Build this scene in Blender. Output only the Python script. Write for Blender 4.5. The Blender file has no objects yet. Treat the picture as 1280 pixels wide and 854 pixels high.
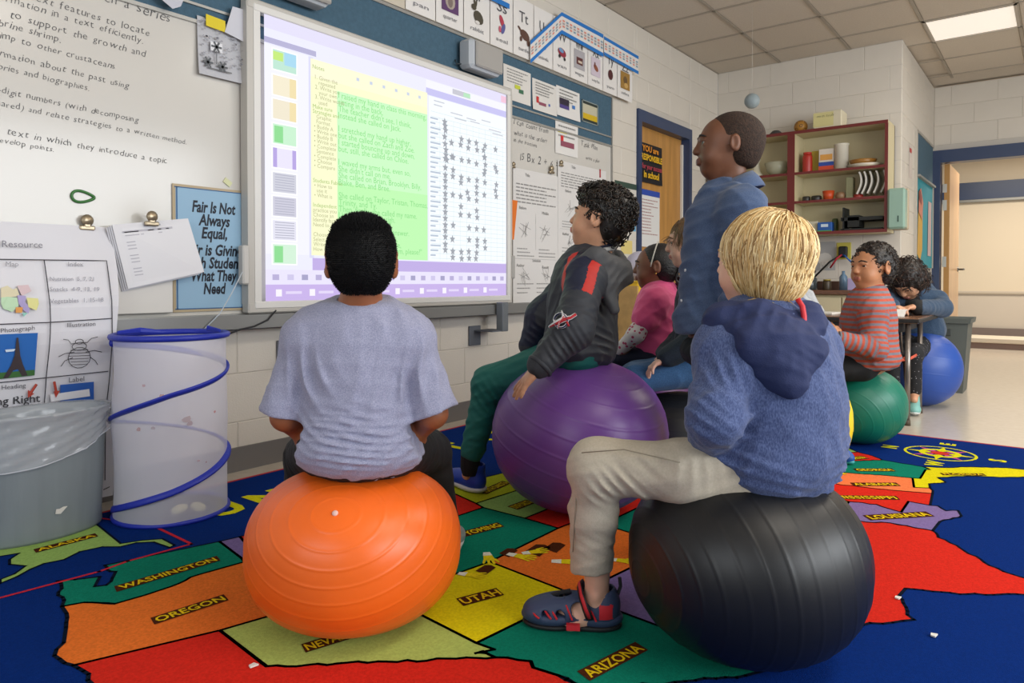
import bpy, bmesh, math, random
import numpy as np
from mathutils import Vector, Matrix, Euler
random.seed(7); np.random.seed(7)
SC = bpy.context.scene
COL = SC.collection
PI = math.pi

# ------------------------------------------------------------------ camera
CAM_H, YAW, PITCH, FPX, PY = 0.79, 0.66, 0.0167, 884.2, 366.8
cam_d = bpy.data.cameras.new('camera')
cam = bpy.data.objects.new('camera', cam_d); COL.objects.link(cam)
cam.location = (0, 0, CAM_H)
cam.rotation_euler = (PI/2 - PITCH, 0, YAW - PI/2)
cam_d.sensor_fit = 'HORIZONTAL'; cam_d.sensor_width = 36
cam_d.lens = FPX/1280*36
cam_d.shift_y = -(427-PY)/1280
cam_d.clip_start = 0.02
SC.camera = cam

# ------------------------------------------------------------------ world, lights, exposure
W = bpy.data.worlds.new('world'); SC.world = W; W.use_nodes = True
W.node_tree.nodes['Background'].inputs[0].default_value = (0.86, 0.93, 1.0, 1)
W.node_tree.nodes['Background'].inputs[1].default_value = 0.26
SC.view_settings.view_transform = 'Standard'
SC.view_settings.look = 'None'
SC.view_settings.gamma = 1
SC.view_settings.exposure = 0.06
def area(name, loc, rot, sx, sy, power, col=(1, 1, 1)):
    l = bpy.data.lights.new(name, 'AREA'); l.shape = 'RECTANGLE'; l.size = sx; l.size_y = sy
    l.energy = power; l.color = col
    o = bpy.data.objects.new(name, l); COL.objects.link(o); o.location = loc; o.rotation_euler = rot
    return o
# daylight from the row of windows on the far right-hand side of the room and behind the camera
area('window_daylight', (2.2, -3.6, 1.7), (math.radians(84), 0, 0), 5.5, 1.6, 235, (0.93, 0.97, 1.0))
area('window_daylight_rear', (-2.6, 0.2, 1.7), (math.radians(84), 0, math.radians(-90)), 3.0, 1.5, 45, (0.93, 0.97, 1.0))
# fluorescent ceiling fixtures
for i, (x, y, p) in enumerate([(1.4, -0.9, 24), (3.9, -0.6, 32), (6.0, -0.6, 28)]):
    area('fluorescent_light', (x, y, 2.80), (0, 0, 0), 1.2, 0.6, p, (1.0, 0.93, 0.82))
area('corridor_light', (10.3, 0.2, 2.6), (0, 0, 0), 1.2, 2.0, 95, (1.0, 0.91, 0.78))

# ------------------------------------------------------------------ helpers
def ray(u, v):
    r = (u-640)/FPX; w = (PY-v)/FPX
    cp, sp = math.cos(PITCH), math.sin(PITCH); c, s = math.cos(YAW), math.sin(YAW)
    f2 = cp + w*sp; u2 = w*cp - sp
    return np.array([f2*c + r*s, f2*s - r*c, u2])
def at(u, v, t): return np.array([0, 0, CAM_H]) + ray(u, v)*t      # a survey point of the photograph at depth t
def on(u, v, ax, val):                                              # ... on a wall or the floor
    d = ray(u, v); o = np.array([0, 0, CAM_H]); return o + d*(val-o[ax])/d[ax]

def lin(h):
    if isinstance(h, str):
        h = h.lstrip('#'); c = [int(h[i:i+2], 16)/255 for i in (0, 2, 4)]
    else: c = [x/255 for x in h]
    return tuple((x/12.92 if x <= .04045 else ((x+.055)/1.055)**2.4) for x in c) + (1,)
MATS = {}
def mat(name, col=None, rough=.6, metal=0, bump=0, bscale=60, var=0, vscale=8, emit=None, estr=1, alpha=1, trans=0, coat=0, sheen=0, spec=.5, col2=None, vdetail=3, stretch=None, sss=0):
    if name in MATS: return MATS[name]
    m = bpy.data.materials.new(name); m.use_nodes = True; MATS[name] = m
    nt = m.node_tree; b = nt.nodes['Principled BSDF']
    c = lin(col) if col is not None else (0, 0, 0, 1)
    b.inputs['Base Color'].default_value = c
    b.inputs['Roughness'].default_value = rough; b.inputs['Metallic'].default_value = metal
    b.inputs['Specular IOR Level'].default_value = spec
    if coat: b.inputs['Coat Weight'].default_value = coat; b.inputs['Coat Roughness'].default_value = .25
    if sheen: b.inputs['Sheen Weight'].default_value = sheen; b.inputs['Sheen Roughness'].default_value = .5
    if trans: b.inputs['Transmission Weight'].default_value = trans
    if alpha < 1: b.inputs['Alpha'].default_value = alpha
    if sss: b.inputs['Subsurface Weight'].default_value = sss; b.inputs['Subsurface Radius'].default_value = (.01, .004, .002); b.inputs['Subsurface Scale'].default_value = .5
    if emit is not None:
        b.inputs['Emission Color'].default_value = lin(emit); b.inputs['Emission Strength'].default_value = estr
    if bump or var or col2:
        tc = nt.nodes.new('ShaderNodeTexCoord'); mp = nt.nodes.new('ShaderNodeMapping')
        nt.links.new(tc.outputs['Object'], mp.inputs[0])
        if stretch: mp.inputs['Scale'].default_value = stretch
    if bump:
        n = nt.nodes.new('ShaderNodeTexNoise'); n.inputs['Scale'].default_value = bscale; n.inputs['Detail'].default_value = 4
        nt.links.new(mp.outputs[0], n.inputs['Vector'])
        bp = nt.nodes.new('ShaderNodeBump'); bp.inputs['Strength'].default_value = bump; bp.inputs['Distance'].default_value = .004
        nt.links.new(n.outputs[0], bp.inputs['Height']); nt.links.new(bp.outputs[0], b.inputs['Normal'])
    if var or col2:
        n = nt.nodes.new('ShaderNodeTexNoise'); n.inputs['Scale'].default_value = vscale; n.inputs['Detail'].default_value = vdetail
        nt.links.new(mp.outputs[0], n.inputs['Vector'])
        r = nt.nodes.new('ShaderNodeValToRGB'); r.color_ramp.elements[0].position = .35; r.color_ramp.elements[1].position = .65
        if col2: r.color_ramp.elements[0].color = lin(col2); r.color_ramp.elements[1].color = c
        else:
            r.color_ramp.elements[0].color = tuple(x*(1-var) for x in c[:3]) + (1,); r.color_ramp.elements[1].color = tuple(min(1, x*(1+var)) for x in c[:3]) + (1,)
        nt.links.new(n.outputs[0], r.inputs[0]); nt.links.new(r.outputs[0], b.inputs['Base Color'])
    return m
def paint(h, rough=.6):                                             # plain printed / painted colour
    return mat('paint_' + h.lstrip('#') + ('' if rough == .6 else '_%d' % int(rough*100)), h, rough)

class MB:
    def __init__(s): s.v = []; s.f = []; s.m = []; s.n = 0; s.mats = []; s.smooth = []
    def mi(s, m):
        if m is None: return 0
        if isinstance(m, str): m = paint(m)
        if m not in s.mats: s.mats.append(m)
        return s.mats.index(m)
    def add(s, V, Fc, m=None, smooth=False):
        k = s.mi(m); V = np.asarray(V, float).reshape(-1, 3)
        s.v.append(V); s.f.extend([tuple(i+s.n for i in f) for f in Fc]); s.m.extend([k]*len(Fc)); s.smooth.extend([smooth]*len(Fc)); s.n += len(V)
        return s
    def box(s, c, d, m=None, R=None):
        x, y, z = [q/2 for q in d]
        V = np.array([[i*x, j*y, k*z] for i in (-1, 1) for j in (-1, 1) for k in (-1, 1)], float)
        if R is not None: V = V @ np.array(R).T
        return s.add(V + np.array(c), [(0, 1, 3, 2), (4, 6, 7, 5), (0, 4, 5, 1), (2, 3, 7, 6), (0, 2, 6, 4), (1, 5, 7, 3)], m)
    def bbox(s, c, d, b, m=None, R=None):                            # box with chamfered edges
        x, y, z = [q/2 for q in d]; V = []; idx = {}
        for i in (-1, 1):
            for j in (-1, 1):
                for k in (-1, 1):
                    for a in range(3):
                        p = [i*(x-b), j*(y-b), k*(z-b)]; p[a] = (i, j, k)[a]*(x, y, z)[a]
                        idx[(i, j, k, a)] = len(V); V.append(p)
        Fc = []
        for a in range(3):
            o1, o2 = [q for q in range(3) if q != a]
            for sg in (-1, 1):
                q = []
                for (p1, p2) in ((-1, -1), (1, -1), (1, 1), (-1, 1)):
                    t = [0, 0, 0]; t[a] = sg; t[o1] = p1; t[o2] = p2; q.append(idx[(*t, a)])
                Fc.append(tuple(q))
            for p1 in (-1, 1):
                for p2 in (-1, 1):
                    q = []
                    for sg, ax in ((-1, o1), (1, o1), (1, o2), (-1, o2)):
                        t = [0, 0, 0]; t[a] = sg; t[o1] = p1; t[o2] = p2; q.append(idx[(*t, ax)])
                    Fc.append(tuple(q))
        for i in (-1, 1):
            for j in (-1, 1):
                for k in (-1, 1): Fc.append(tuple(idx[(i, j, k, a)] for a in range(3)))
        V = np.array(V, float)
        # orient outward
        F2 = []
        for f in Fc:
            P = V[list(f)]; n = np.cross(P[1]-P[0], P[2]-P[0])
            F2.append(f if np.dot(n, P.mean(0)) > 0 else f[::-1])
        if R is not None: V = V @ np.array(R).T
        return s.add(V + np.array(c), F2, m)
    def tube(s, P, r, m=None, n=8, smooth=True, cap=True, flat=None):
        P = np.asarray(P, float); k = len(P); r = np.full(k, r) if np.isscalar(r) else np.asarray(r, float)
        T = np.gradient(P, axis=0); T /= np.linalg.norm(T, axis=1)[:, None] + 1e-12
        up = np.array([0, 0, 1.]) if abs(T[0][2]) < .9 else np.array([1., 0, 0])
        N = np.zeros_like(P); v = up - T[0]*np.dot(up, T[0]); v /= np.linalg.norm(v)
        for i in range(k):
            v = v - T[i]*np.dot(v, T[i]); v /= np.linalg.norm(v) + 1e-12; N[i] = v
        B = np.cross(T, N); a = np.linspace(0, 2*PI, n, endpoint=False)
        fl = 1 if flat is None else flat
        V = (P[:, None] + r[:, None, None]*(np.cos(a)[None, :, None]*N[:, None] + fl*np.sin(a)[None, :, None]*B[:, None])).reshape(-1, 3)
        F_ = [(i*n+j, i*n+(j+1) % n, (i+1)*n+(j+1) % n, (i+1)*n+j) for i in range(k-1) for j in range(n)]
        if cap: F_ += [tuple(range(n))[::-1], tuple((k-1)*n+j for j in range(n))]
        return s.add(V, F_, m, smooth)
    def lathe(s, prof, c=(0, 0, 0), m=None, n=32, smooth=True, R=None, sx=1, sy=1):
        prof = np.asarray(prof, float); a = np.linspace(0, 2*PI, n, endpoint=False)
        V = np.stack([prof[:, 0][:, None]*np.cos(a)*sx, prof[:, 0][:, None]*np.sin(a)*sy, np.repeat(prof[:, 1][:, None], n, 1)], -1).reshape(-1, 3)
        k = len(prof)
        F_ = [(i*n+j, i*n+(j+1) % n, (i+1)*n+(j+1) % n, (i+1)*n+j) for i in range(k-1) for j in range(n)]
        if prof[0, 0] > 1e-6: F_.append(tuple(range(n))[::-1])
        if prof[-1, 0] > 1e-6: F_.append(tuple((k-1)*n+j for j in range(n)))
        if R is not None: V = V @ np.array(R).T
        return s.add(V + np.array(c), F_, m, smooth)
    def poly(s, P, m=None): return s.add(P, [tuple(range(len(P)))], m)
    def prism(s, P, h, m=None):                                      # P: planar 3D polygon, h: thickness vector
        P = np.asarray(P, float); n = len(P)
        return s.add(np.vstack([P, P+np.asarray(h)]), [tuple(range(n))[::-1], tuple(range(n, 2*n))] + [(i, (i+1) % n, n+(i+1) % n, n+i) for i in range(n)], m)
    def mesh(s, name, off=(0, 0, 0)):
        V = np.vstack(s.v) - np.array(off) if s.v else np.zeros((0, 3))
        me = bpy.data.meshes.new(name); me.from_pydata(V.tolist(), [], s.f)
        for q in s.mats: me.materials.append(q)
        me.polygons.foreach_set('material_index', s.m); me.polygons.foreach_set('use_smooth', s.smooth)
        me.update(); return me

def rz(a): c, s = math.cos(a), math.sin(a); return np.array([[c, -s, 0], [s, c, 0], [0, 0, 1]])
def rx(a): c, s = math.cos(a), math.sin(a); return np.array([[1, 0, 0], [0, c, -s], [0, s, c]])
def ry(a): c, s = math.cos(a), math.sin(a); return np.array([[c, 0, s], [0, 1, 0], [-s, 0, c]])
def wpos(o):
    p = np.zeros(3)
    while o: p += np.array(o.location); o = o.parent
    return p
def tag(o, label=None, cat=None, group=None, kind=None):
    if label: o['label'] = label
    if cat: o['category'] = cat
    if group: o['group'] = group
    if kind: o['kind'] = kind
    return o
def thing(name, loc, label, cat, group=None):
    o = bpy.data.objects.new(name, None); o.empty_display_size = .05; COL.objects.link(o); o.location = tuple(loc)
    return tag(o, label, cat, group)
def put(name, mb, m=None, parent=None, label=None, cat=None, group=None, kind=None, loc=None):
    """link a mesh built in world coordinates; origin goes to loc (or the parent's)"""
    base = wpos(parent) if parent else np.zeros(3)
    l = np.array(loc, float) if loc is not None else (base if parent else (np.vstack(mb.v).mean(0) if mb.v else np.zeros(3)))
    me = mb.mesh(name, l)
    if m is not None:
        me.materials.clear(); me.materials.append(m if not isinstance(m, str) else paint(m))
        me.polygons.foreach_set('material_index', [0]*len(me.polygons))
    elif not me.materials: me.materials.append(paint('#888888'))
    o = bpy.data.objects.new(name, me); COL.objects.link(o)
    if parent: o.parent = parent
    o.location = tuple(l - base)
    return tag(o, label, cat, group, kind)
def copy_tree(o, parent=None):
    c = o.copy(); COL.objects.link(c); c.parent = parent
    for ch in o.children: copy_tree(ch, c)
    return c

# ---- flat print on a plane: frame = (origin, right, up, normal)
class Fr:
    def __init__(s, o, r, u): s.o = np.array(o, float); s.r = np.array(r, float); s.u = np.array(u, float); s.n = np.cross(s.r, s.u)
    def p(s, x, y, z=0): return s.o + s.r*x + s.u*y + s.n*z
    def P(s, L, z=0): return [s.p(x, y, z) for x, y in L]
    def rot(s, a, o=None):
        c, q = math.cos(a), math.sin(a); f = Fr(s.o if o is None else o, s.r*c + s.u*q, s.u*c - s.r*q); return f
def left_wall(x, z, y): return Fr((x, y, z), (1, 0, 0), (0, 0, 1))     # faces -Y
def back_wall(y, z, x): return Fr((x, y, z), (0, -1, 0), (0, 0, 1))    # faces -X
FLOORF = Fr((0, 0, 0), (1, 0, 0), (0, 1, 0))
def split_put(name, mb, gap=None, **kw):
    """one object per added chunk"""
    out = []; fi = 0; base = 0; F_ = list(zip(mb.f, mb.m))
    starts = np.cumsum([0]+[len(v) for v in mb.v])
    for k in range(len(mb.v)):
        lo, hi = starts[k], starts[k+1]; q = MB(); q.v = [mb.v[k]]; q.n = hi-lo; q.mats = list(mb.mats)
        while fi < len(F_) and F_[fi][0][0] < hi: q.f.append(tuple(i-lo for i in F_[fi][0])); q.m.append(F_[fi][1]); q.smooth.append(False); fi += 1
        if q.f: out.append(put(name, q, **kw))
    return out
def rect(mb, fr, x0, y0, x1, y1, m, z=.001, th=None):
    if th: mb.prism([fr.p(a, b, z) for a, b in ((x0, y0), (x1, y0), (x1, y1), (x0, y1))], fr.n*th, m)
    else: mb.poly([fr.p(a, b, z) for a, b in ((x0, y0), (x1, y0), (x1, y1), (x0, y1))], m)
_tc = {}
def glyphs(t, bold=0.0, italic=0.0):
    k = (t, bold, italic)
    if k in _tc: return _tc[k]
    cu = bpy.data.curves.new('t', 'FONT'); cu.body = t; cu.size = 1; cu.offset = bold; cu.shear = italic; cu.resolution_u = 2; cu.fill_mode = 'FRONT'
    ob = bpy.data.objects.new('t', cu); COL.objects.link(ob)
    dg = bpy.context.evaluated_depsgraph_get(); ev = ob.evaluated_get(dg); me = ev.to_mesh()
    V = np.array([v.co[:2] for v in me.vertices], float).reshape(-1, 2); Fc = [tuple(p.vertices) for p in me.polygons]
    adv = max(V[:, 0]) if len(V) else .3
    ev.to_mesh_clear(); bpy.data.objects.remove(ob); bpy.data.curves.remove(cu)
    _tc[k] = (V, Fc, adv); return _tc[k]
def text(mb, fr, x, y, t, size, m, z=.0015, bold=0, italic=0, align='l', width=None, sx=1):
    V, Fc, adv = glyphs(t, bold, italic)
    if not len(V): return 0
    w = (V[:, 0].max()-V[:, 0].min())*size*sx
    if width: sx *= width/w; w = width
    x0 = x - (w/2 if align == 'c' else w if align == 'r' else 0)
    X = (V[:, 0]-V[:, 0].min())*size*sx + x0; Y = V[:, 1]*size + y
    mb.add(fr.o + X[:, None]*fr.r + Y[:, None]*fr.u + z*fr.n, Fc, m); return w
def hand(mb, fr, x, y, t, size, m, z=.0015, seed=1, slant=.25, bold=-.012, jit=1, drift=0):
    rnd = random.Random(seed); cx = x
    for ch in t:
        if ch == ' ': cx += size*.42; continue
        V, Fc, adv = glyphs(ch, bold, 0)
        if not len(V): continue
        a = rnd.uniform(-.12, .12)*jit; sc = size*rnd.uniform(.88, 1.12)
        sl = slant + rnd.uniform(-.12, .12)*jit
        X = (V[:, 0]-V[:, 0].min())*sc; Y = V[:, 1]*sc; X = X + sl*Y
        X, Y = X*math.cos(a)-Y*math.sin(a), X*math.sin(a)+Y*math.cos(a)
        X = X + cx; Y = Y + y + rnd.uniform(-.06, .06)*size*jit + drift*(cx-x)
        mb.add(fr.o + X[:, None]*fr.r + Y[:, None]*fr.u + z*fr.n, Fc, m)
        cx += (V[:, 0].max()-V[:, 0].min())*sc + size*.13
    return cx - x
def lines(mb, fr, x0, x1, y0, y1, n, m, h=.3, z=.0014, seed=0):
    """rows of small print too fine to read, broken into word-long bars"""
    rnd = random.Random(seed); st = (y0-y1)/n
    for i in range(n):
        y = y0 - st*(i+.5); x = x0; end = x1 - (x1-x0)*rnd.choice([0, 0, .05, .25, .4])
        while x < end:
            w = rnd.uniform(.04, .11)*(x1-x0) + .004; xe = min(x+w, end)
            rect(mb, fr, x, y-st*h/2, xe, y+st*h/2, m, z); x = xe + (x1-x0)*.018
# ================================================================== THE SETTING
H, YB, XB, YC, XF, ZC = .79, 2.707, 6.82, 1.086, 8.736, 2.85
wall_m = mat('painted_block', '#d2cbc0', .45, bump=.25, bscale=140, var=.02, vscale=3)
mortar_m = mat('painted_mortar', '#c6c0b7', .6)
tile_m = mat('ceiling_tile', '#c9beb0', .9, bump=.5, bscale=260, var=.04, vscale=90)
grid_m = mat('ceiling_grid', '#a3998b', .5)
def floor_material():
    m = mat('vinyl_floor', '#c6bcae', .2, var=.03, vscale=25, spec=.5)
    return m
fl = MB(); fl.box((4.5, -.4, -.03), (18, 8, .06)); put('floor', fl, floor_material(), kind='structure', loc=(4.5, -.4, 0))

blk = {}
def block_mesh(w):
    k = round(w, 3)
    if k not in blk:
        b = MB(); x, y, z, c = (w-.002)/2, .02, (.2032-.002)/2, .003
        V = [(-x, y, -z), (x, y, -z), (x, y, z), (-x, y, z), (-x, c-y, -z), (x, c-y, -z), (x, c-y, z), (-x, c-y, z), (c-x, -y, c-z), (x-c, -y, c-z), (x-c, -y, z-c), (c-x, -y, z-c)]
        b.add(V, [(0, 4, 5, 1), (1, 5, 6, 2), (2, 6, 7, 3), (3, 7, 4, 0), (4, 8, 9, 5), (5, 9, 10, 6), (6, 10, 11, 7), (7, 11, 8, 4), (8, 11, 10, 9)], wall_m)
        blk[k] = b.mesh('block')
    return blk[k]
def block_wall(name, p0, d, length, z0, z1, skip=None, shift=0):
    """p0: start on the face plane, d: unit vector along the wall; face normal = right-hand side of d"""
    d = np.array(d, float); n = np.array([d[1], -d[0]]); ang = math.atan2(d[1], d[0])
    mb = MB(); c = np.array(p0) + d*length/2 - n*.058
    mb.box((c[0], c[1], (z0+z1)/2), (length, .11, z1-z0), R=rz(ang))
    w = put(name, mb, mortar_m, kind='structure', loc=(p0[0], p0[1], z0))
    r = int(round(z0/.2032)); 
    while r*.2032 < z1 - .02:
        zc = (r+.5)*.2032; x = -(.2032 if r % 2 else 0) - shift
        while x < length - .01:
            a, b = max(x, 0), min(x+.4064, length)
            if b-a > .03 and not (skip and skip((a+b)/2, zc, a, b)):
                o = bpy.data.objects.new('block', block_mesh(b-a)); COL.objects.link(o); o.parent = w
                q = np.array(p0) + d*(a+b)/2 - n*.019
                top = min(zc+.1016, z1); 
                o.location = (q[0]-p0[0], q[1]-p0[1], (top+zc-.1016)/2-z0); o.scale = (1, 1, (top-zc+.1016)/.2032)
                o.rotation_euler = (0, 0, ang)
            x += .4064
        r += 1
    return w
# door 1 opening in the left wall: X 5.14..6.10
D1a, D1b, D1z = 5.12, 6.16, 2.18
behind = lambda x0: (lambda c, z, a, b: False)
# left wall: X runs -1.6..6.82
def skipL(c, z, a, b):
    X0, X1 = a-1.6, b-1.6
    return (X1 < 4.6 and X0 > -.2 and .72 < z < 1.9) 
block_wall('wall_left', (-1.6, YB), (1, 0), D1a+1.6, 0, ZC, skipL, shift=.03)
block_wall('wall_left_corner', (D1b, YB), (1, 0), XB-D1b, 0, ZC)
block_wall('wall_left_lintel', (D1a, YB), (1, 0), D1b-D1a, D1z, ZC)
block_wall('wall_back', (XB, YB), (0, -1), YB-YC, 0, ZC, shift=.1)
block_wall('wall_return', (XB, YC), (1, 0), XF-XB, 0, ZC, shift=.2)
block_wall('wall_far', (XF, YC), (0, -1), 3.6, 2.17, ZC, shift=.05)
# corridor beyond the far door
cream = mat('corridor_cream', '#e2d3ba', .5, bump=.1, bscale=100)
cor = MB(); cor.box((12.4, 0, 1.45), (.1, 6, 2.9), cream); put('wall_corridor', cor, kind='structure')
cor = MB(); cor.box((12.32, 0, .62), (.05, 6, .02), mat('corridor_line', '#b9ab97', .5)); cor.box((12.34, 0, .3), (.03, 6, .7), mat('corridor_lower', '#cfc3b3', .4)); put('trim_1', cor, kind='structure')
cor = MB(); cor.box((10.6, 0, 2.92), (3.9, 6, .06), tile_m); put('ceiling_corridor', cor, kind='structure')
cor = MB(); cor.box((12.29, 0, .06), (.02, 6, .12), mat('cove_base', '#7b6d66', .5)); put('baseboard_corridor', cor, kind='structure')
# corridor bench-like step seen through the door and the blue header across it
cor = MB(); cor.box((12.31, -.2, 2.11), (.07, 5.2, .25), mat('blue_frame', '#2f3f60', .35)); cor.box((12.30, -.2, 1.965), (.06, 5.2, .035), mat('steel_trim', '#8a8a86', .35, metal=.6)); put('trim_2', cor, kind='structure')
# ceiling
cb = MB(); cb.box((3.5, -.6, ZC+.05), (10.6, 6.8, .06), tile_m); ceil = put('ceiling', cb, kind='structure', loc=(0, 0, ZC))
tb = MB(); tb.bbox((0, 0, .008), (.585, .585, .014), .004, tile_m); tme = tb.mesh('ceiling_tile')
gx = [5.22 + .61*i for i in range(-5, 6)]; gy = [2.707, 2.11, 1.50, .89, .28, -.33, -.94, -1.55]
for i in range(len(gx)-1):
    for j in range(len(gy)-1):
        cx, cy = (gx[i]+gx[i+1])/2, (gy[j]+gy[j+1])/2
        if cx > XB and cy > YC: continue
        if i == 7 and j == 3: continue
        o = bpy.data.objects.new('ceiling_tile', tme); COL.objects.link(o); o.parent = ceil; o.location = (cx, cy, 0)
gb = MB()
for x in gx: gb.box((x, .6, ZC-.001), (.024, 4.3, .006))
for y in gy: gb.box((5.2, y, ZC-.001), (6.4, .024, .006))
put('ceiling_grid', gb, grid_m, ceil)
lt = thing('ceiling_light', (6.75, .585, ZC), 'square pale fluorescent ceiling light panel near the far door', 'ceiling light')
b = MB(); b.box((6.755, .585, ZC+.004), (.58, .58, .006), mat('light_diffuser', '#efece6', .5, emit='#fff4e6', estr=.55)); put('diffuser', b, parent=lt)
b = MB()
for s_ in (-1, 1): b.box((6.755+s_*.295, .585, ZC-.002), (.02, .61, .012)); b.box((6.755, .585+s_*.295, ZC-.002), (.61, .02, .012))
put('frame', b, '#b8afa4', lt)
# suspended fixture at the right edge of the picture
lt = thing('hanging_fixture', (5.05, -.66, 2.7), 'white suspended ceiling fixture cut by the upper right picture edge', 'ceiling light')
b = MB(); b.box((5.12, -.70, 2.42), (.5, .20, .06), mat('fixture_white', '#e9e6e0', .4)); put('housing', b, parent=lt)
b = MB(); b.tube([(5.05, -.62, 2.44), (5.05, -.62, 2.85)], .012, mat('fixture_tube', '#f4f2ee', .4)); put('hanger', b, parent=lt)
# cove base
cove = mat('cove_base_grey', '#6d6a68', .45)
b = MB(); b.box((1.77, YB-.006, .05), (6.74, .012, .1)); put('baseboard_left', b, cove, kind='structure')
b = MB(); b.box((XB-.006, 2.05, .05), (.012, 1.2, .1)); put('baseboard_back', b, cove, kind='structure')
b = MB(); b.box((7.78, YC-.006, .05), (1.9, .012, .1)); put('baseboard_return', b, cove, kind='structure')

# door 1: blue steel frame, oak door
blue = mat('blue_frame', '#2f3f60', .35); oak = mat('oak_door', '#b98748', .4, var=.12, vscale=2.2, stretch=(9, 9, .8), bump=.05)
dm = MB(); fw = .058; hw = .095
dm.box((D1a+fw/2, YB+.055, D1z/2), (fw, .15, D1z), blue); dm.box((D1b-fw/2, YB+.055, D1z/2), (fw, .15, D1z), blue); dm.box(((D1a+D1b)/2, YB+.055, D1z-hw/2), (D1b-D1a-2*fw, .15, hw), blue)
d1 = put('door_1', dm, kind='structure', loc=(D1a, YB, 0))
b = MB(); b.box(((D1a+D1b)/2, YB+.085, D1z/2-hw/2), (D1b-D1a-2*fw, .045, D1z-hw), oak); put('door_panel', b, parent=d1)
b = MB(); b.box((D1b-fw-.012, YB+.05, 1.02), (.024, .02, 2.04), '#d9d4cb'); put('door_stop', b, parent=d1)
b = MB(); b.tube([(D1a+.12, YB+.065, .95), (D1a+.12, YB+.02, .95), (D1a+.22, YB+.02, .95)], .01, mat('steel', '#8d8d8b', .3, metal=.9)); put('door_handle', b, parent=d1)
# door 2: wide blue frame on the far wall with the door swung open into the corridor
dm = MB(); y0, y1 = YC, -2.4
dm.box((XF, YC-.035, 1.02), (.16, .07, 2.04), blue); dm.box((XF, (y0+y1)/2, 2.105), (.16, y0-y1, .13), blue); dm.box((XF, y1, 1.02), (.16, .07, 2.04), blue)
d2 = put('door_2', dm, kind='structure', loc=(XF, YC, 0))
b = MB(); b.box((XF+.48, .965, 1.02), (.90, .045, 2.03), mat('pale_oak', '#d2ac84', .3, var=.08, vscale=2, stretch=(8, 8, .8))); b.box((XF+.028, .965, 1.02), (.006, .05, 2.03), mat('oak_edge', '#b98a4e', .5)); put('door_panel', b, parent=d2)
b = MB(); b.tube([(XF+.84, .94, .93), (XF+.84, .88, .93), (XF+.74, .88, .93)], .011, MATS['steel']); b.lathe([(0, 0), (.03, 0), (.03, .01), (0, .01)], (XF+.84, .945, .93), MATS['steel'], 12, R=rx(PI/2)); put('door_handle', b, parent=d2)
b = MB()
for z in (1.6, 1.0, 1.78): b.box((XF+.024, .985, z), (.004, .04, .09 if z > 1.7 else .11), mat('hinge', '#c9c5bc', .3, metal=.5))
put('hinge', b, parent=d2)

# ================================================================== RUG
rug_cols = dict(blue='#05296f', green='#0e7a63', orange='#e2722c', red='#cf2a1e', lime='#a9bd62', yellow='#d9cc14', purple='#7d6a9e', salmon='#ec7b4a', olive='#b4b824', pale='#93b561')
def rugm(n):
    return mat('rug_' + n, rug_cols.get(n, n), .95, bump=.5, bscale=500, var=.10, vscale=160, spec=.05)
RZ = .008
rg = thing('map_rug', (.1, -.7, 0), 'large blue classroom rug printed with a bright map of the United States', 'rug')
b = MB(); b.box((2.09, .93, RZ/2), (3.98, 3.26, RZ), rugm('blue')); put('rug_base', b, parent=rg, label='deep blue pile of the rug')
b = MB(); redm = mat('rug_binding', '#b02a2c', .9, bump=.4, bscale=400)
for c, d in (((2.09, 2.555), (4.0, .014)), ((2.09, -.695), (4.0, .014)), ((.1, .93), (.014, 3.26)), ((4.08, .93), (.014, 3.26))): b.box((*c, RZ/2+.0005), (*d, RZ+.001), redm)
put('binding', b, parent=rg, label='thin red bound edge')
CTL = [((-124.05,46.25),(.67,1.89)),((-124.7,48.4),(.72,2.06)),((-124.2,42),(.58,1.58)),((-120,42),(.84,1.48)),((-117.03,49),(1.13,1.99)),((-117.03,46),(1.09,1.79)),((-114.04,37),(1.15,.99)),((-109.05,37),(1.48,.95)),((-109.05,41),(1.51,1.25)),((-104.05,41),(1.85,1.25)),((-104.05,45),(1.86,1.57)),((-104.05,46),(1.88,1.62)),((-104.05,43),(1.86,1.39)),((-109.05,34.5),(1.46,.70)),((-114.63,35),(1.13,.92)),((-93.8,29.7),(2.55,.31)),((-103.1,28.98),(1.85,.26)),((-106.6,31.8),(1.68,.37)),((-102.4,29.75),(1.97,.31)),((-89.3,29.2),(2.83,.27)),((-87.9,30.3),(3.04,.37)),((-81.5,30.7),(3.41,.45)),((-81,32.1),(3.43,.61)),((-77.5,34.5),(3.57,.77)),((-97.3,27.4),(2.29,.07)),((-99.5,27.5),(2.17,.06))]
CO_ = np.array([[2.3357,.9824],[.9457,.0046],[-.0057,.6432],[-.0216,.03],[-.1072,-.0776],[.0328,-.0437],[-.0336,-.0268],[-.072,-.0693],[-.0481,-.047],[-.0026,-.009]])
def _q(lon, lat):
    x, y = (lon+96)/14, (lat-38)/8
    return np.array([1, x, y, x*x, x*y, y*y, x*x*x, x*x*y, x*y*y, y*y*y]) @ CO_
_res = [(np.array(l), np.array(p)-_q(*l)) for l, p in CTL]
def ll(lon, lat):
    w = 0; d = np.zeros(2)
    for l, r in _res:
        k = 1/(((lon-l[0])/1.3)**2 + (lat-l[1])**2 + .02)**1.5; w += k; d += k*r
    return _q(lon, lat) + d/(w+.02)
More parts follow.
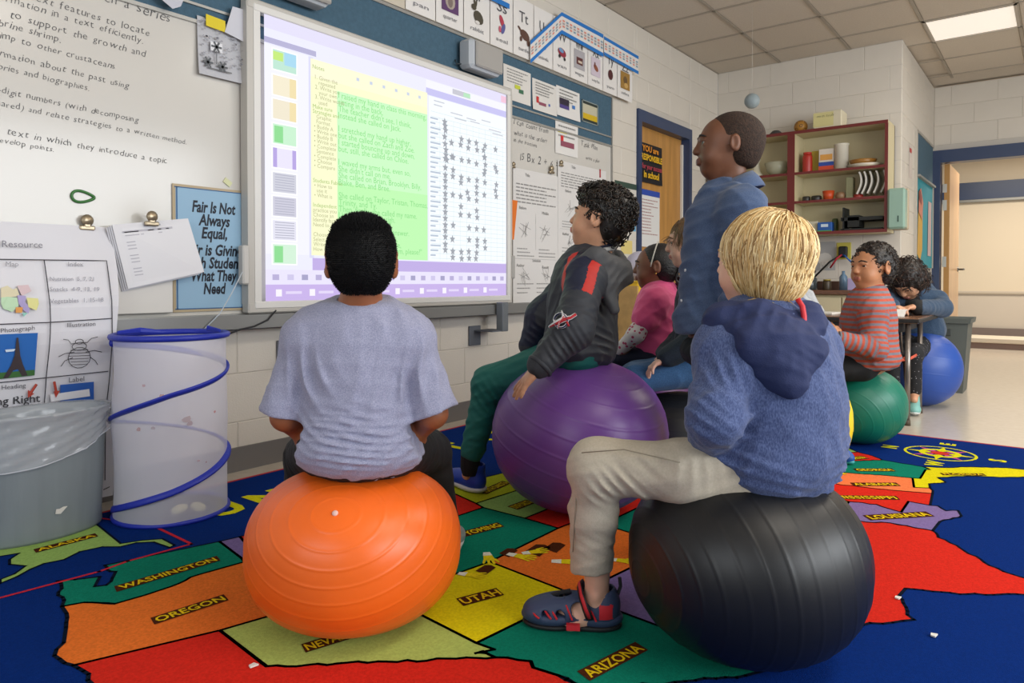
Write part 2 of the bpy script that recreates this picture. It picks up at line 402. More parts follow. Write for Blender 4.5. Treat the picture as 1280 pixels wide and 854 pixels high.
ST = dict(
 washington=('green', [(-124.7,48.4),(-123.6,48.15),(-122.9,48.05),(-122.95,47.3),(-122.5,47.2),(-122.3,47.7),(-122.2,48.2),(-122.6,48.5),(-122.75,49),(-117.03,49),(-117.03,46.4),(-117.03,46),(-119,46),(-120.2,45.75),(-121.2,45.65),(-122.3,45.55),(-122.8,45.9),(-123.3,46.2),(-124.05,46.25),(-123.95,46.7),(-124.3,47.2),(-124.5,47.9)]),
 oregon=('orange', [(-124.05,46.25),(-123.3,46.2),(-122.8,45.9),(-122.3,45.55),(-121.2,45.65),(-120.2,45.75),(-119,46),(-117.03,46),(-116.5,45.5),(-117.2,44.4),(-117.03,43.8),(-117.03,42),(-120,42),(-124.2,42),(-124.45,42.6),(-124.55,42.9),(-124.2,43.6),(-124.1,44.6),(-123.95,45.6)]),
 california=('red', [(-124.2,42),(-120,42),(-120,39),(-114.63,35),(-114.4,34.8),(-114.15,34.3),(-114.5,34),(-114.5,33.4),(-114.72,32.7),(-117.1,32.5),(-118.4,33.8),(-120.5,34.5),(-121.9,36.6),(-122.5,37.8),(-123.8,39),(-124.35,40.4),(-124.05,41.2)]),
 nevada=('lime', [(-120,42),(-117.03,42),(-114.04,42),(-114.04,37),(-114.04,36.2),(-114.7,36.1),(-114.5,35.6),(-114.63,35),(-120,39)]),
 idaho=('purple', [(-117.03,49),(-116.05,49),(-116.05,48),(-115,47),(-114.5,45.6),(-113.8,45.5),(-113,44.45),(-111.5,44.55),(-111.05,44.5),(-111.05,42),(-114.04,42),(-117.03,42),(-117.03,43.8),(-117.2,44.4),(-116.5,45.5),(-117.03,46),(-117.03,46.4)]),
 montana=('red', [(-116.05,49),(-104.05,49),(-104.05,46),(-104.05,45),(-111.05,45),(-111.05,44.5),(-111.5,44.55),(-113,44.45),(-113.8,45.5),(-114.5,45.6),(-115,47),(-116.05,48)]),
 wyoming=('green', [(-111.05,45),(-104.05,45),(-104.05,43),(-104.05,41),(-109.05,41),(-111.05,41),(-111.05,42),(-111.05,44.5)]),
 utah=('yellow', [(-114.04,42),(-111.05,42),(-111.05,41),(-109.05,41),(-109.05,37),(-114.04,37)]),
 arizona=('green', [(-114.04,37),(-109.05,37),(-109.05,34.5),(-109.05,31.33),(-111.1,31.33),(-114.8,32.5),(-114.72,32.7),(-114.5,33.4),(-114.5,34),(-114.15,34.3),(-114.4,34.8),(-114.63,35),(-114.5,35.6),(-114.7,36.1),(-114.04,36.2)]),
 colorado=('orange', [(-109.05,41),(-104.05,41),(-102.05,41),(-102.05,40),(-102.05,37),(-103,37),(-109.05,37)]),
 new_mexico=('purple', [(-109.05,37),(-103,37),(-103,36.5),(-103.05,32),(-106.6,32),(-106.6,31.8),(-108.2,31.8),(-108.2,31.33),(-109.05,31.33),(-109.05,34.5)]),
 north_dakota=('olive', [(-104.05,49),(-97.2,49),(-96.6,46),(-104.05,46)]),
 south_dakota=('pale', [(-104.05,46),(-96.6,46),(-96.45,43.5),(-96.5,42.5),(-98,42.8),(-98.5,43),(-104.05,43),(-104.05,45)]),
 nebraska=('red', [(-104.05,43),(-98.5,43),(-98,42.8),(-96.5,42.5),(-95.8,41),(-95.3,40),(-102.05,40),(-102.05,41),(-104.05,41)]),
 kansas=('green', [(-102.05,40),(-95.3,40),(-94.6,39.1),(-94.6,37),(-102.05,37)]),
 oklahoma=('pale', [(-103,37),(-102.05,37),(-94.6,37),(-94.43,35.4),(-94.5,33.65),(-96.5,33.8),(-98.5,34.1),(-100,34.55),(-100,36.5),(-103,36.5)]),
 texas=('red', [(-103,36.5),(-100,36.5),(-100,34.55),(-98.5,34.1),(-96.5,33.8),(-94.5,33.65),(-94.04,33.5),(-94.04,33),(-94,31.9),(-93.6,31.1),(-93.8,29.7),(-94.6,29.5),(-95.2,29.0),(-96.4,28.4),(-97,27.9),(-97.3,27.4),(-97.2,25.95),(-99.1,26.4),(-99.5,27.5),(-100.6,28.7),(-101.4,29.75),(-102.4,29.75),(-102.9,29.2),(-103.1,28.98),(-104,29.4),(-105,30.7),(-106.6,31.8),(-106.6,32),(-103.05,32)]),
 louisiana=('purple', [(-94.04,33),(-91.2,33),(-91,32),(-91.6,31),(-89.8,31),(-89.6,30.2),(-89.3,29.9),(-89.7,29.6),(-89.3,29.2),(-90.2,29.1),(-91.3,29.4),(-92.2,29.6),(-93.8,29.7),(-93.6,31.1),(-94,31.9)]),
 arkansas=('yellow', [(-94.6,36.5),(-90.1,36.5),(-90,35),(-91.2,33),(-94.04,33),(-94.04,33.5),(-94.5,33.65),(-94.43,35.4)]),
 mississippi=('red', [(-91.2,33),(-90.2,35),(-88.2,35),(-88.45,31.8),(-88.4,30.3),(-89.6,30.2),(-89.8,31),(-91.6,31),(-91,32)]),
 alabama=('salmon', [(-88.2,35),(-85.6,35),(-85,32.3),(-85,31),(-87.6,31),(-87.4,30.4),(-87.9,30.3),(-88.4,30.3),(-88.45,31.8)]),
 georgia=('green', [(-85.6,35),(-83.1,35),(-81.5,33),(-81,32.1),(-81.3,31.4),(-81.5,30.7),(-82.1,30.4),(-82.2,30.6),(-84.9,30.7),(-85,31),(-85,32.3)]),
 florida=('yellow', [(-85,31),(-84.9,30.7),(-82.2,30.6),(-82.1,30.4),(-81.5,30.7),(-81.3,29.8),(-80.6,28.5),(-80.1,26.9),(-80.2,25.5),(-81.2,25.2),(-81.8,26.2),(-82.5,27.4),(-82.7,28.3),(-83.2,29.2),(-84,30),(-85.2,29.7),(-86.3,30.4),(-87.4,30.4),(-87.6,31)]),
 south_carolina=('red', [(-83.1,35),(-81,35.1),(-79.7,34.8),(-78.6,33.9),(-79.6,33),(-81,32.1),(-81.5,33)]),
 north_carolina=('pale', [(-84.3,35),(-81.7,36.6),(-76,36.6),(-75.6,35.3),(-77.5,34.5),(-78.6,33.9),(-79.7,34.8),(-81,35.1),(-83.1,35)]),
 tennessee=('olive', [(-90.2,35),(-89.5,36.5),(-83.7,36.6),(-81.7,36.6),(-84.3,35)]),
 kentucky=('salmon', [(-89.5,36.5),(-88,37.8),(-86,38),(-84.8,39.1),(-82.6,38.4),(-82,37.5),(-83.7,36.6)]),
 virginia=('orange', [(-83.7,36.6),(-82,37.5),(-80.3,37.5),(-78.3,39.3),(-77,38.4),(-76.3,37),(-76,36.6),(-81.7,36.6)]),
 missouri=('purple', [(-95.8,40.6),(-91.5,40.6),(-90.3,38.7),(-89.3,37),(-89.5,36.5),(-90.1,36.5),(-94.6,36.5),(-94.6,39.1)]),
 illinois=('green', [(-91.2,40.6),(-90.6,42.5),(-87.8,42.5),(-87.5,41.6),(-87.6,39),(-88,37.8),(-89.3,37),(-90.3,38.7)]),
 iowa=('orange', [(-96.5,43.5),(-91.2,43.5),(-90.2,41.8),(-91.4,40.6),(-95.8,40.6),(-96.5,42.5)]),
 minnesota=('purple', [(-97.2,49),(-95.2,49),(-89.6,48),(-92.2,46.7),(-92.8,45.2),(-91.2,43.5),(-96.45,43.5),(-96.6,46)]),
 wisconsin=('yellow', [(-92.2,46.7),(-90.4,46.5),(-87.8,45),(-87.9,42.5),(-90.6,42.5),(-91.2,43.5),(-92.8,45.2)]),
 michigan=('salmon', [(-86.8,41.8),(-86.3,43.5),(-85.5,45.3),(-84,45.7),(-83.3,44),(-82.5,43),(-83.4,41.8)]),
 indiana=('red', [(-87.5,41.7),(-84.8,41.7),(-84.8,39.1),(-86,38),(-88,37.8),(-87.5,39)]),
 ohio=('yellow', [(-84.8,41.7),(-82.5,41.5),(-80.5,42),(-80.6,40.6),(-82.3,38.5),(-84.8,39.1)]),
 pennsylvania=('purple', [(-80.5,42),(-75.3,42),(-74.8,40.6),(-75.6,39.8),(-80.5,39.8)]),
 new_york=('pale', [(-79.8,42.3),(-79,43.3),(-76.3,43.6),(-75,45),(-73.3,45),(-73.4,41),(-75,41.5),(-75.3,42)]),
)
dark = rugm('#0a1526')
for nm, (c, pts) in ST.items():
    P = np.array([ll(*p) for p in pts]); n = len(P)
    # roughen the natural borders a little by splitting long non-straight edges
    Q = []
    rnd = random.Random(sum(map(ord, nm)))
    for i in range(n):
        a, b_ = P[i], P[(i+1) % n]; la, lb = pts[i], pts[(i+1) % n]
        Q.append(a)
        straight = abs(la[0]-lb[0]) < .12 or abs(la[1]-lb[1]) < .12 or nm in ('x',)
        L = np.linalg.norm(b_-a)
        if not straight and L > .03:
            r2 = random.Random(int(1000*(la[0]+lb[0]+la[1]+lb[1])))
            k = max(2, int(L/.02)); nv = np.array([-(b_-a)[1], (b_-a)[0]])/L
            if tuple(la) > tuple(lb): nv = -nv; seq = range(k-1, 0, -1)
            else: seq = range(1, k)
            J = {j: r2.uniform(-.005, .005) for j in range(1, k)}
            for j in range(1, k):
                jj = j if tuple(la) <= tuple(lb) else k-j
                Q.append(a + (b_-a)*j/k + nv*J[jj])
    Q = np.array(Q); n = len(Q)
    b = MB(); b.poly([(x, y, RZ+.0006) for x, y in Q], rugm(c))
    o = put('state_panel', b, parent=rg, label='%s state shape' % {'pale': 'pale green', 'lime': 'light green', 'olive': 'yellow green'}.get(c, c))
    bm = bmesh.new(); bm.from_mesh(o.data); bmesh.ops.recalc_face_normals(bm, faces=bm.faces)
    bm.faces.ensure_lookup_table()
    if bm.faces[0].normal.z < 0: bmesh.ops.reverse_faces(bm, faces=bm.faces)
    bmesh.ops.triangulate(bm, faces=bm.faces); bm.to_mesh(o.data); bm.free()
    e = MB(); w = .0042
    for i in range(n):
        a, b_ = Q[i], Q[(i+1) % n]; d = b_-a; L = np.linalg.norm(d)
        if L < 1e-5: continue
        d /= L; nn = np.array([-d[1], d[0]])*w; a2 = a-d*w*.7; b2 = b_+d*w*.7
        e.poly([(*(a2-nn), RZ+.0011), (*(b2-nn), RZ+.0011), (*(b2+nn), RZ+.0011), (*(a2+nn), RZ+.0011)])
    put('outline', e, dark, o)
# plaques with state names (yellow on brown)
brown = rugm('#4a2412'); ylw = rugm('#e3c21a')
def plaque(t, x0, y0, x1, y1, h=None, parent=rg):
    a, b_ = np.array([x0, y0]), np.array([x1, y1]); d = b_-a; L = np.linalg.norm(d); d /= L
    h = h or .05; fr = Fr((*a, RZ), (*d, 0), (-d[1], d[0], 0)); mb = MB()
    q = L*.03; mb.poly(fr.P([(0, -h/2), (L-q, -h/2), (L, h/2), (q, h/2)], .0018), brown)
    text(mb, fr, L/2, -h*.36, t, h*1.0, ylw, .0024, bold=.02, align='c', width=L*.9)
    put('name_plaque', mb, parent=rg, label='brown plaque reading %s' % t)
def plq(t, u0, v0, u1, v1, h):
    a, b_ = on(u0, v0, 2, RZ), on(u1, v1, 2, RZ); plaque(t, a[0], a[1], b_[0], b_[1], h)
plq('WASHINGTON', 142, 738, 275, 698, .040); plq('OREGON', 189, 778, 284, 747, .040); plq('ALASKA', 42, 690, 122, 669, .036)
plq('UTAH', 574, 754, 626, 740, .045); plq('ARIZONA', 728, 847, 803, 808, .040); plq('LOUISIANA', 1082, 648, 1164, 643, .05)
plq('WYOMING', 566, 672, 627, 656, .045); plq('GEORGIA', 1068, 588, 1118, 588, .045); plq('ALABAMA', 1064, 606, 1124, 606, .045)
plq('MISSISSIPPI', 1040, 622, 1124, 623, .045); plq('FLORIDA', 1176, 593, 1232, 594, .035); plq('SOUTH DAKOTA', 640, 636, 664, 627, .05)
plq('NORTH DAKOTA', 602, 617, 634, 603, .045); plq('NEVADA', 378, 812, 450, 790, .04); plq('TEXAS', 980, 640, 1040, 636, .06)
plq('SOUTH CAROLINA', 1052, 575, 1082, 572, .05)
# Alaska inset box
redl = rugm('#c32a3a'); mb = MB()
def strip(mb, P, w, m, z):
    P = [np.array(p, float)[:2] for p in P]
    for a, b_ in zip(P[:-1], P[1:]):
        d = b_-a; L = np.linalg.norm(d)
        if L < 1e-6: continue
        d /= L; nn = np.array([-d[1], d[0]])*w/2; a2, b2 = a-d*w/2, b_+d*w/2
        mb.poly([(*(a2-nn), z), (*(b2-nn), z), (*(b2+nn), z), (*(a2+nn), z)], m)
inset = [on(*p, 2, RZ) for p in ((0, 748), (124, 715), (160, 702), (239, 680.6), (190, 657))]
strip(mb, inset + [np.array([1.0, 2.50, 0])], .010, redl, RZ+.0012); put('inset_line', mb, parent=rg, label='red line around the Alaska inset')
ak = [(0, 690), (0, 682), (14, 680), (14, 672), (30, 669), (75, 660), (112, 656), (120, 655), (151, 680), (178, 676), (203, 674), (218, 682), (212, 685), (192, 678), (170, 679), (150, 684), (128, 684), (100, 690), (80, 700), (55, 705), (38, 712), (22, 721), (0, 730), (0, 725), (18, 718), (32, 708), (12, 706), (12, 700), (24, 692)]
A = [on(*p, 2, RZ) for p in ak]
A[0] = A[0] - np.array([.12, 0, 0]); A[1] = A[1]-np.array([.12, 0, 0])
mb = MB(); mb.poly([(p[0], p[1], RZ+.0006) for p in A], rugm('pale')); o = put('state_panel', mb, parent=rg, label='pale green Alaska shape')
bm = bmesh.new(); bm.from_mesh(o.data); bm.faces.ensure_lookup_table()
if bm.faces[0].normal.z < 0: bmesh.ops.reverse_faces(bm, faces=bm.faces)
bmesh.ops.triangulate(bm, faces=bm.faces); bm.to_mesh(o.data); bm.free()
e = MB(); strip(e, A + [A[0]], .007, dark, RZ+.0011); put('outline', e, parent=o)
# title lettering along the top edge
mb = MB(); fr = Fr((1.24, 2.20, RZ), (1, 0, 0), (0, 1, 0)); x = 0
for ch in 'UNITED STATES':
    if ch == ' ': x += .10; continue
    w = text(mb, fr, x, 0, ch, .19, rugm('#d6d01a'), .0016, bold=.045, sx=.95); x += w + .05
split_put('title_letter', mb, parent=rg, label='yellow capital letter on the rug')
# compass rose
mb = MB(); c = np.array(on(1175, 567, 2, RZ)); R_ = .145
def disc(mb, c, r0, r1, m, z, n=28):
    a = np.linspace(0, 2*PI, n+1)
    for i in range(n):
        q = [(c[0]+r*math.cos(t), c[1]+r*math.sin(t), z) for r, t in ((r0, a[i]), (r1, a[i]), (r1, a[i+1]), (r0, a[i+1]))]
        mb.poly(q if r0 > 0 else q[1:3] + [(c[0], c[1], z)], m)
disc(mb, c, R_*.92, R_, rugm('#d6d01a'), RZ+.0012); disc(mb, c, R_*.42, R_*.58, rugm('#d6d01a'), RZ+.0016); disc(mb, c, 0, R_*.25, rugm('#c8352a'), RZ+.0018)
for k in range(8):
    a = k*PI/4; l = R_*.98; col = rugm(('#d6d01a', '#b24a8e')[k % 2])
    mb.poly([(c[0]+l*math.cos(a), c[1]+l*math.sin(a), RZ+.0014), (c[0]+.4*l*math.cos(a+.35), c[1]+.4*l*math.sin(a+.35), RZ+.0014), (c[0]+.2*l*math.cos(a), c[1]+.2*l*math.sin(a), RZ+.0014), (c[0]+.4*l*math.cos(a-.35), c[1]+.4*l*math.sin(a-.35), RZ+.0014)], col)
put('compass_rose', mb, parent=rg, label='yellow and red compass rose'); mb = MB()
for ch, (dx, dy) in dict(N=(0, 1), S=(0, -1), E=(1, 0), W=(-1, 0)).items():
    text(mb, Fr((c[0], c[1], RZ), (1, 0, 0), (0, 1, 0)), dx*.225, dy*.21-.035, ch, .085, rugm('#d6d01a'), .0016, bold=.05, align='c')
split_put('compass_letter', mb, parent=rg, label='yellow compass letter')
# printed running-hand figures (yellow hands and footprints) on the western states
mb = MB()
def handprint(mb, x, y, s, a, m, m2):
    fr = Fr((x, y, RZ), (math.cos(a), math.sin(a), 0), (-math.sin(a), math.cos(a), 0))
    mb.poly(fr.P([(-.5*s, -.25*s), (.1*s, -.32*s), (.2*s, .3*s), (-.5*s, .2*s)], .002), m)
    for k, (yy, L) in enumerate(((-.25, .45), (-.08, .62), (.1, .6), (.26, .45))):
        mb.poly(fr.P([(0, (yy-.07)*s), ((L)*s, (yy*1.5-.06)*s), ((L+.1)*s, (yy*1.5)*s), ((L)*s, (yy*1.5+.07)*s), (0, (yy+.08)*s)], .0022), m)
    mb.poly(fr.P([(-.95*s, -.2*s), (-.5*s, -.27*s), (-.5*s, .22*s), (-.95*s, .15*s)], .002), m2)
hy = rugm('#e6d01c'); hw = rugm('#e8e6d8')
for (u, v, s, a) in ((594, 720, .05, -1.2), (612, 700, .055, -2.3), (655, 697, .055, -1.4), (672, 690, .05, -.6), (715, 703, .06, -1.0), (782, 702, .05, -1.2), (1050, 592, .04, -2)):
    p = on(u, v, 2, RZ); mb = MB(); handprint(mb, p[0], p[1], s, a, hy, hw); put('hand_motif', mb, parent=rg, label='yellow printed hand')
mb = MB()
for (u0, v0, s) in ((668, 692, .07), (690, 688, .06), (603, 716, .05), (632, 694, .05)):
    p = on(u0, v0, 2, RZ); mb.poly([(p[0]+dx*s, p[1]+dy*s, RZ+.0019) for dx, dy in ((-.2, -.4), (.9, -.2), (1.0, .2), (.8, .5), (-.1, .4))], brown)
split_put('motif_shadow', mb, parent=rg, label='brown printed shadow')
# crumbs of paper on the rug
sp = [(1.855, .19), (1.95, .345), (1.35, .86), (.86, 1.32), (1.62, .93), (2.4, .33), (2.6, .05), (3.2, .3), (.82, 1.9)]
for i, (x, y) in enumerate([tuple(on(u, v, 2, RZ)[:2]) for u, v in ((1167, 796), (1122, 749), (316, 834))]):
    mb = MB(); mb.prism([(x-.008, y-.004, RZ+.002), (x+.009, y-.007, RZ+.002), (x+.006, y+.006, RZ+.002), (x-.006, y+.005, RZ+.002)], (0, 0, .003), '#dcd9d2')
    put('paper_scrap', mb, label=['white paper scrap on the blue near the lower right of the rug', 'white paper scrap at the notch of red Texas', 'white speck of paper on the line above the light green shape'][i], cat='paper scrap')
# ================================================================== WHITEBOARD, TACK STRIP, TRAY
alu = mat('aluminium', '#a8a7a3', .35, metal=.55); wb_m = mat('whiteboard', '#c9c5be', .16, spec=.5); tack = mat('tack_board', '#3f5d70', .8, bump=.4, bscale=300, var=.08, vscale=60)
beige = mat('beige_trim', '#c6bcab', .5)
YF = YB-.022                                                       # face of the board
wbt = thing('whiteboard', (2.2, YB, .65), 'long white dry-erase board with handwriting and a blue tack strip above it', 'whiteboard')
b = MB(); b.box((2.18, YB-.011, 1.225), (4.98, .022, 1.15)); put('writing_surface', b, wb_m, wbt)
b = MB(); b.box((2.18, YB-.012, 1.985), (4.98, .024, .37)); put('tack_strip', b, tack, wbt, label='slate blue tack strip')
b = MB()
for z, h in ((1.806, .014), (1.872, .010), (2.176, .016), (.652, .012)): b.box((2.18, YB-.016, z), (4.98, .034, h))
b.box((4.675, YB-.016, 1.41), (.014, .034, 1.54)); put('frame', b, alu, wbt)
b = MB(); b.box((2.18, YB-.02, 2.212), (5.0, .04, .055)); put('top_rail', b, beige, wbt, label='wide beige top rail')
b = MB(); b.box((2.28, YB-.05, .605), (4.86, .10, .012)); b.box((2.28, YB-.098, .627), (4.86, .008, .056)); b.box((2.28, YB-.02, .615), (4.86, .03, .05)); put('marker_tray', b, mat('tray_grey', '#8b8b89', .4, metal=.4), wbt, label='grey metal marker tray')
ink = paint('#4a4a4c'); F0 = left_wall(0, 0, YF)
b = MB()
def wline(u, v, txt, sz=.046, seed=1, u1=None):
    p = on(u, v, 1, YF); hand(b, F0, p[0], p[2], txt, sz, ink, seed=seed, slant=.15)
# each handwritten line starts left of the frame where the photograph cuts it
def wfit(u0, v0, u1, txt, seed):
    p0, p1 = on(u0, v0, 1, YF), on(u1, v0, 1, YF); L = p1[0]-p0[0]
    t = MB(); w = hand(t, F0, 0, 0, txt, .05, ink, seed=seed, slant=.15); s_ = .05*L/w
    p1 = on(u1, v0 + 0, 1, YF)
    hand(b, F0, p0[0], p0[2], txt, s_, ink, seed=seed, slant=.15)
for u0, u1, v1, t in ((-30, 213, 29, 'difference between a series'), (38, 187, 46, 'text features to locate'), (-18, 179, 55, 'information in a text efficiently.'), (12, 182, 72, 'to support the growth and'), (-24, 77, 54, 'of brine shrimp.'), (-20, 144, 87, 'shrimp to other crustaceans'),
                      (-24, 161, 111, 'information about the past using'), (-15, 112, 114, 'stories and biographies.'), (-30, 173, 154, 'multi-digit numbers (with decomposing'), (-32, 233, 181, '(compared) and relate strategies to a written method.'), (8, 209, 205, 'text in which they introduce a topic'), (-30, 68, 190, 'and develop points.')):
    q1 = on(u1, v1, 1, YF); q0 = on(u0, v1, 1, YF); L = q1[0]-q0[0]
    t_ = MB(); w_ = hand(t_, F0, 0, 0, t, .05, ink, seed=len(t), slant=.15); b = MB(); hand(b, F0, q0[0], q1[2]+.05*L, t, .05*L/w_, ink, seed=len(t), slant=.15, bold=-.011, drift=-.05); put('handwritten_line', b, parent=wbt, kind='stuff')
pass
for u, v, sz, t in ((642, 155, .05, 'I can count from'), (642, 168, .042, 'what is the order?'), (642, 177, .036, 'in the fractions'), (650, 200, .07, '15 Bx 2 + 6 = ?'), (726, 182, .055, 'Task Plan'), (732, 199, .035, 'write a plan')):
    p = on(u, v, 1, YF); b = MB(); hand(b, F0, p[0], p[2], t, sz, ink, seed=len(t), slant=.2, bold=-.008); put('handwritten_line', b, parent=wbt, kind='stuff')
# green magnet ring on the board
p = on(104, 246, 1, YF-.004); b = MB(); a = np.linspace(0, 2*PI, 25)
b.tube(np.array([[p[0]+.036*math.cos(t), p[1], p[2]+.018*math.sin(t)-.004*math.sin(2*t)] for t in a]), .005, mat('green_band', '#2f6e2c', .4), 6, cap=False)
put('rubber_band', b, label='small green oval ring stuck on the whiteboard', cat='ring')
p = on(284, 228, 1, YF); b = MB(); b.box((p[0]+.0, YF-.003, p[2]), (.035, .003, .022), '#cfd0a4', R=ry(.6)); put('sticky_note', b, label='small pale green sticky note on the whiteboard left of the screen', cat='sticky note')

# ------------------------------------------------------------------ INTERACTIVE SCREEN
YS = 2.627
sc = thing('interactive_whiteboard', (2.5, YS, .66), 'large interactive whiteboard in a pale grey frame showing a green and white page', 'screen')
sx0, sx1, sz0, sz1 = 1.612, 3.49, .655, 1.955
p00, p11 = on(332, 371, 1, YS), on(632.5, 118, 1, YS); 
tl = on(332, 11, 1, YS); 
dx0, dz0, dx1, dz1 = p00[0], on(632.5, 371, 1, YS)[2]-.002, p11[0], p11[2]
sx0, sx1 = on(309, 200, 1, YS)[0], on(640, 200, 1, YS)[0]; sz1 = on(640, 111, 1, YS)[2]; sz0 = on(640, 378.5, 1, YS)[2]-.004
dz0 = sz0+.045; dz1 = sz1-.05
frm = mat('screen_frame', '#b9b5ae', .35); frm2 = mat('screen_bezel', '#d9d7d3', .35)
b = MB()
def ring(b, x0, z0, x1, z1, w, y, d, m, ch=.006):
    b.bbox(((x0+x1)/2, y+d/2, z0+w/2), (x1-x0, d, w), ch, m); b.bbox(((x0+x1)/2, y+d/2, z1-w/2), (x1-x0, d, w), ch, m)
    for xx in (x0+w/2, x1-w/2): b.box((xx, y+d/2+.001, (z0+z1)/2), (w, d-.002, z1-z0-2*w+2*ch), m)
ring(b, sx0, sz0, sx1, sz1, .045, YS-.004, .05, frm); put('frame', b, parent=sc)
b = MB(); ring(b, sx0+.03, sz0+.02, sx1-.02, sz1-.02, .03, YS-.007, .03, frm2, .003); put('bezel', b, parent=sc, label='lighter inner bezel')
b = MB()
for z in (sz0+.16, sz0+.16): pass
b.bbox((sx1+.008, YS+.01, sz0+.22), (.03, .04, .14), .006, '#a5a29d'); b.bbox((sx0-.012, YS+.01, sz0+.20), (.03, .04, .16), .006, '#c4c1bc'); split_put('side_clip', b, parent=sc)
SCR = {}
def sm(h, s_=1.0):
    k = 'screen_' + h.lstrip('#')
    if k not in MATS:
        m = mat(k, '#050505', .5, emit=h, estr=s_); m.node_tree.nodes['Principled BSDF'].inputs['Specular IOR Level'].default_value = .2
    return MATS[k]
SF = left_wall(0, 0, YS); EL = [0.0]
def sr(b, u0, v0, u1, v1, h, z):
    """a flat rectangle of the picture shown on the screen; v measured at the left edge u0, height from v1"""
    a = on(u0, v0, 1, YS); c = on(u0, v1, 1, YS); d = on(u1, v1, 1, YS)
    rect(b, SF, a[0], c[2], d[0], a[2], sm(h), z)
b = MB(); rect(b, SF, dx0, dz0, dx1, dz1, sm('#ececff'), .0)
D = put('display', b, parent=sc, label='glowing white display')
DW, DH = dx1-dx0, dz1-dz0
def R_(b, x0, y0, x1, y1, h, z=.0005): rect(b, SF, dx0+x0*DW, dz0+y0*DH, dx0+x1*DW, dz0+y1*DH, sm(h), z)
def scx(u, v): p = on(u, v, 1, YS); return (p[0]-dx0)/DW, (p[2]-dz0)/DH
b = MB()
R_(b, 0, .955, 1, 1, '#e4e0f8'); R_(b, 0, 0, 1, .062, '#c9b4ea'); R_(b, 0, .062, 1, .115, '#e9e4fb'); R_(b, .145, .115, 1, .16, '#c2b0e6')
R_(b, .0, .905, .16, .925, '#b7b4d6'); R_(b, .585, .888, 1, .918, '#c9c6f2'); R_(b, .585, .918, 1, .952, '#f4f4ff')
R_(b, .71, .925, .80, .948, '#c8c8d2', .0008); R_(b, .765, .927, .80, .946, '#b8e6c0', .001); R_(b, .97, .958, 1, .99, '#f2c6dc', .0008)
R_(b, .0, .17, .15, .9, '#f2f2ff', .0003); R_(b, .135, .16, .15, .9, '#dcdcf6', .0006)
put('menu_bars', b, parent=D, label='pale lilac menu bars')
xg0, xg1 = scx(388, 60)[0], scx(534, 120)[0]; xm = scx(421, 80)[0]
b = MB(); R_(b, xg0, .17, xg1, .86, '#f8fbcf', .0008); R_(b, xg0, .83, xg1, .895, '#fbf8d8', .0009); put('yellow_page', b, parent=D, label='pale yellow page')
b = MB(); R_(b, xm, .165, xg1, .80, '#ccfbc6', .0012); R_(b, xm, .165, xg1, .45, '#c0f8b4', .0013); put('green_page', b, parent=D, label='light green page with poem lines')
b = MB(); poem = ['I raised my hand in class this morning,', 'sitting in the back.', "The teacher didn't see, I think,", 'Instead she called on Jack.', '', 'I stretched my hand up higher,', 'but she called on Zach and Zoe.', 'I started bouncing up and down,', 'but, still, she called on Chloe.', '', 'I waved my arms but, even so,', "She didn't call on me.", 'She called on Brian, Brooklyn, Billy,', 'Blake, Ben, and Bree.', '', 'She called on Taylor, Tristan, Thomas,', 'Trinity, and Ty.', 'Then, finally, she called my name.', 'I breathed a heavy sigh.', '', 'She asked me for the answer.', 'I fell down on my knees,', 'and said, with a sad voice,', '"Could I use the restroom, please?"']
for i, t in enumerate(poem):
    y = .775 - i*.0255
    if t: b = MB(); text(b, SF, dx0+(xm+.004)*DW, dz0+y*DH, t, .0405, sm('#8cdc88'), .002, sx=.92); put('poem_line', b, parent=D, kind='stuff')
b = MB(); LT = ['Notes', '', '  1. Given the', '     repeated', '  2. Write you', '     your own', '  3. Write words', '     used', 'Make sure', 'Strategies and', '   Graphic', '   Format', ' • Buddy A', ' • Write one', ' • Buddy B', ' • Write out', ' • Complete', '   Sentence', ' • Complete', ' • Choose', ' • Compare', '', '', 'Students Fables', ' • How to', '   use it', ' • What is', '', 'Independent', 'practice you', 'Choose an', 'Identify facts', 'Need to use', '', 'Choose', 'Select', 'Write a', 'How to']
for i, t in enumerate(LT):
    y = .86 - i*.0182
    if t.strip(): text(b, SF, dx0+(xg0+.006+.004*(len(t)-len(t.lstrip())))*DW, dz0+y*DH, t.strip(), .026, sm('#b9b48e' if i not in (0, 8, 9, 23, 28) else '#a8c070'), .002)
put('list_text', b, parent=D, kind='stuff')
# slide sorter thumbnails at the left
b = MB()
for k, (v, col) in enumerate(((74, '#bfe6d4'), (106, '#f3ead0'), (136, '#efe6cf'), (167, '#c9f0d0'), (197, '#e9e4fa'), (228, '#cfd0dc'), (258, '#cdccdc'), (288, '#e3e2f0'), (318, '#d3f0d8'))):
    x0, y = scx(341, v); x1 = scx(370, v)[0]
    R_(b, x0-.004, y-.037, x1+.004, y+.041, '#fbfbff', .0011); R_(b, x0, y-.032, x1, y+.036, col, .0014)
    if k in (3, 8): R_(b, x0+.004, y-.028, x0+.03, y+.03, '#8fdc94', .0017)
    if k == 0: R_(b, x0, y-.0, x0+.03, y+.03, '#c4ea7c', .0017); R_(b, x0+.034, y-.01, x1, y+.036, '#a9d9f0', .0016)
    if k == 4: R_(b, x0, y-.032, x0+.012, y+.036, '#b7a6e2', .0017); R_(b, x1-.012, y-.032, x1, y+.036, '#b7a6e2', .0017)
    if k in (1, 2): R_(b, x0+.05, y-.032, x1, y+.036, '#f0dfae', .0016)
    if k in (5, 6, 7):
        for j in range(7): R_(b, x0+.006, y-.026+j*.009, x1-.006, y-.023+j*.009, '#b4b4c6', .0018)
put('thumbnail', b, parent=D, label='column of small page thumbnails', kind='stuff')
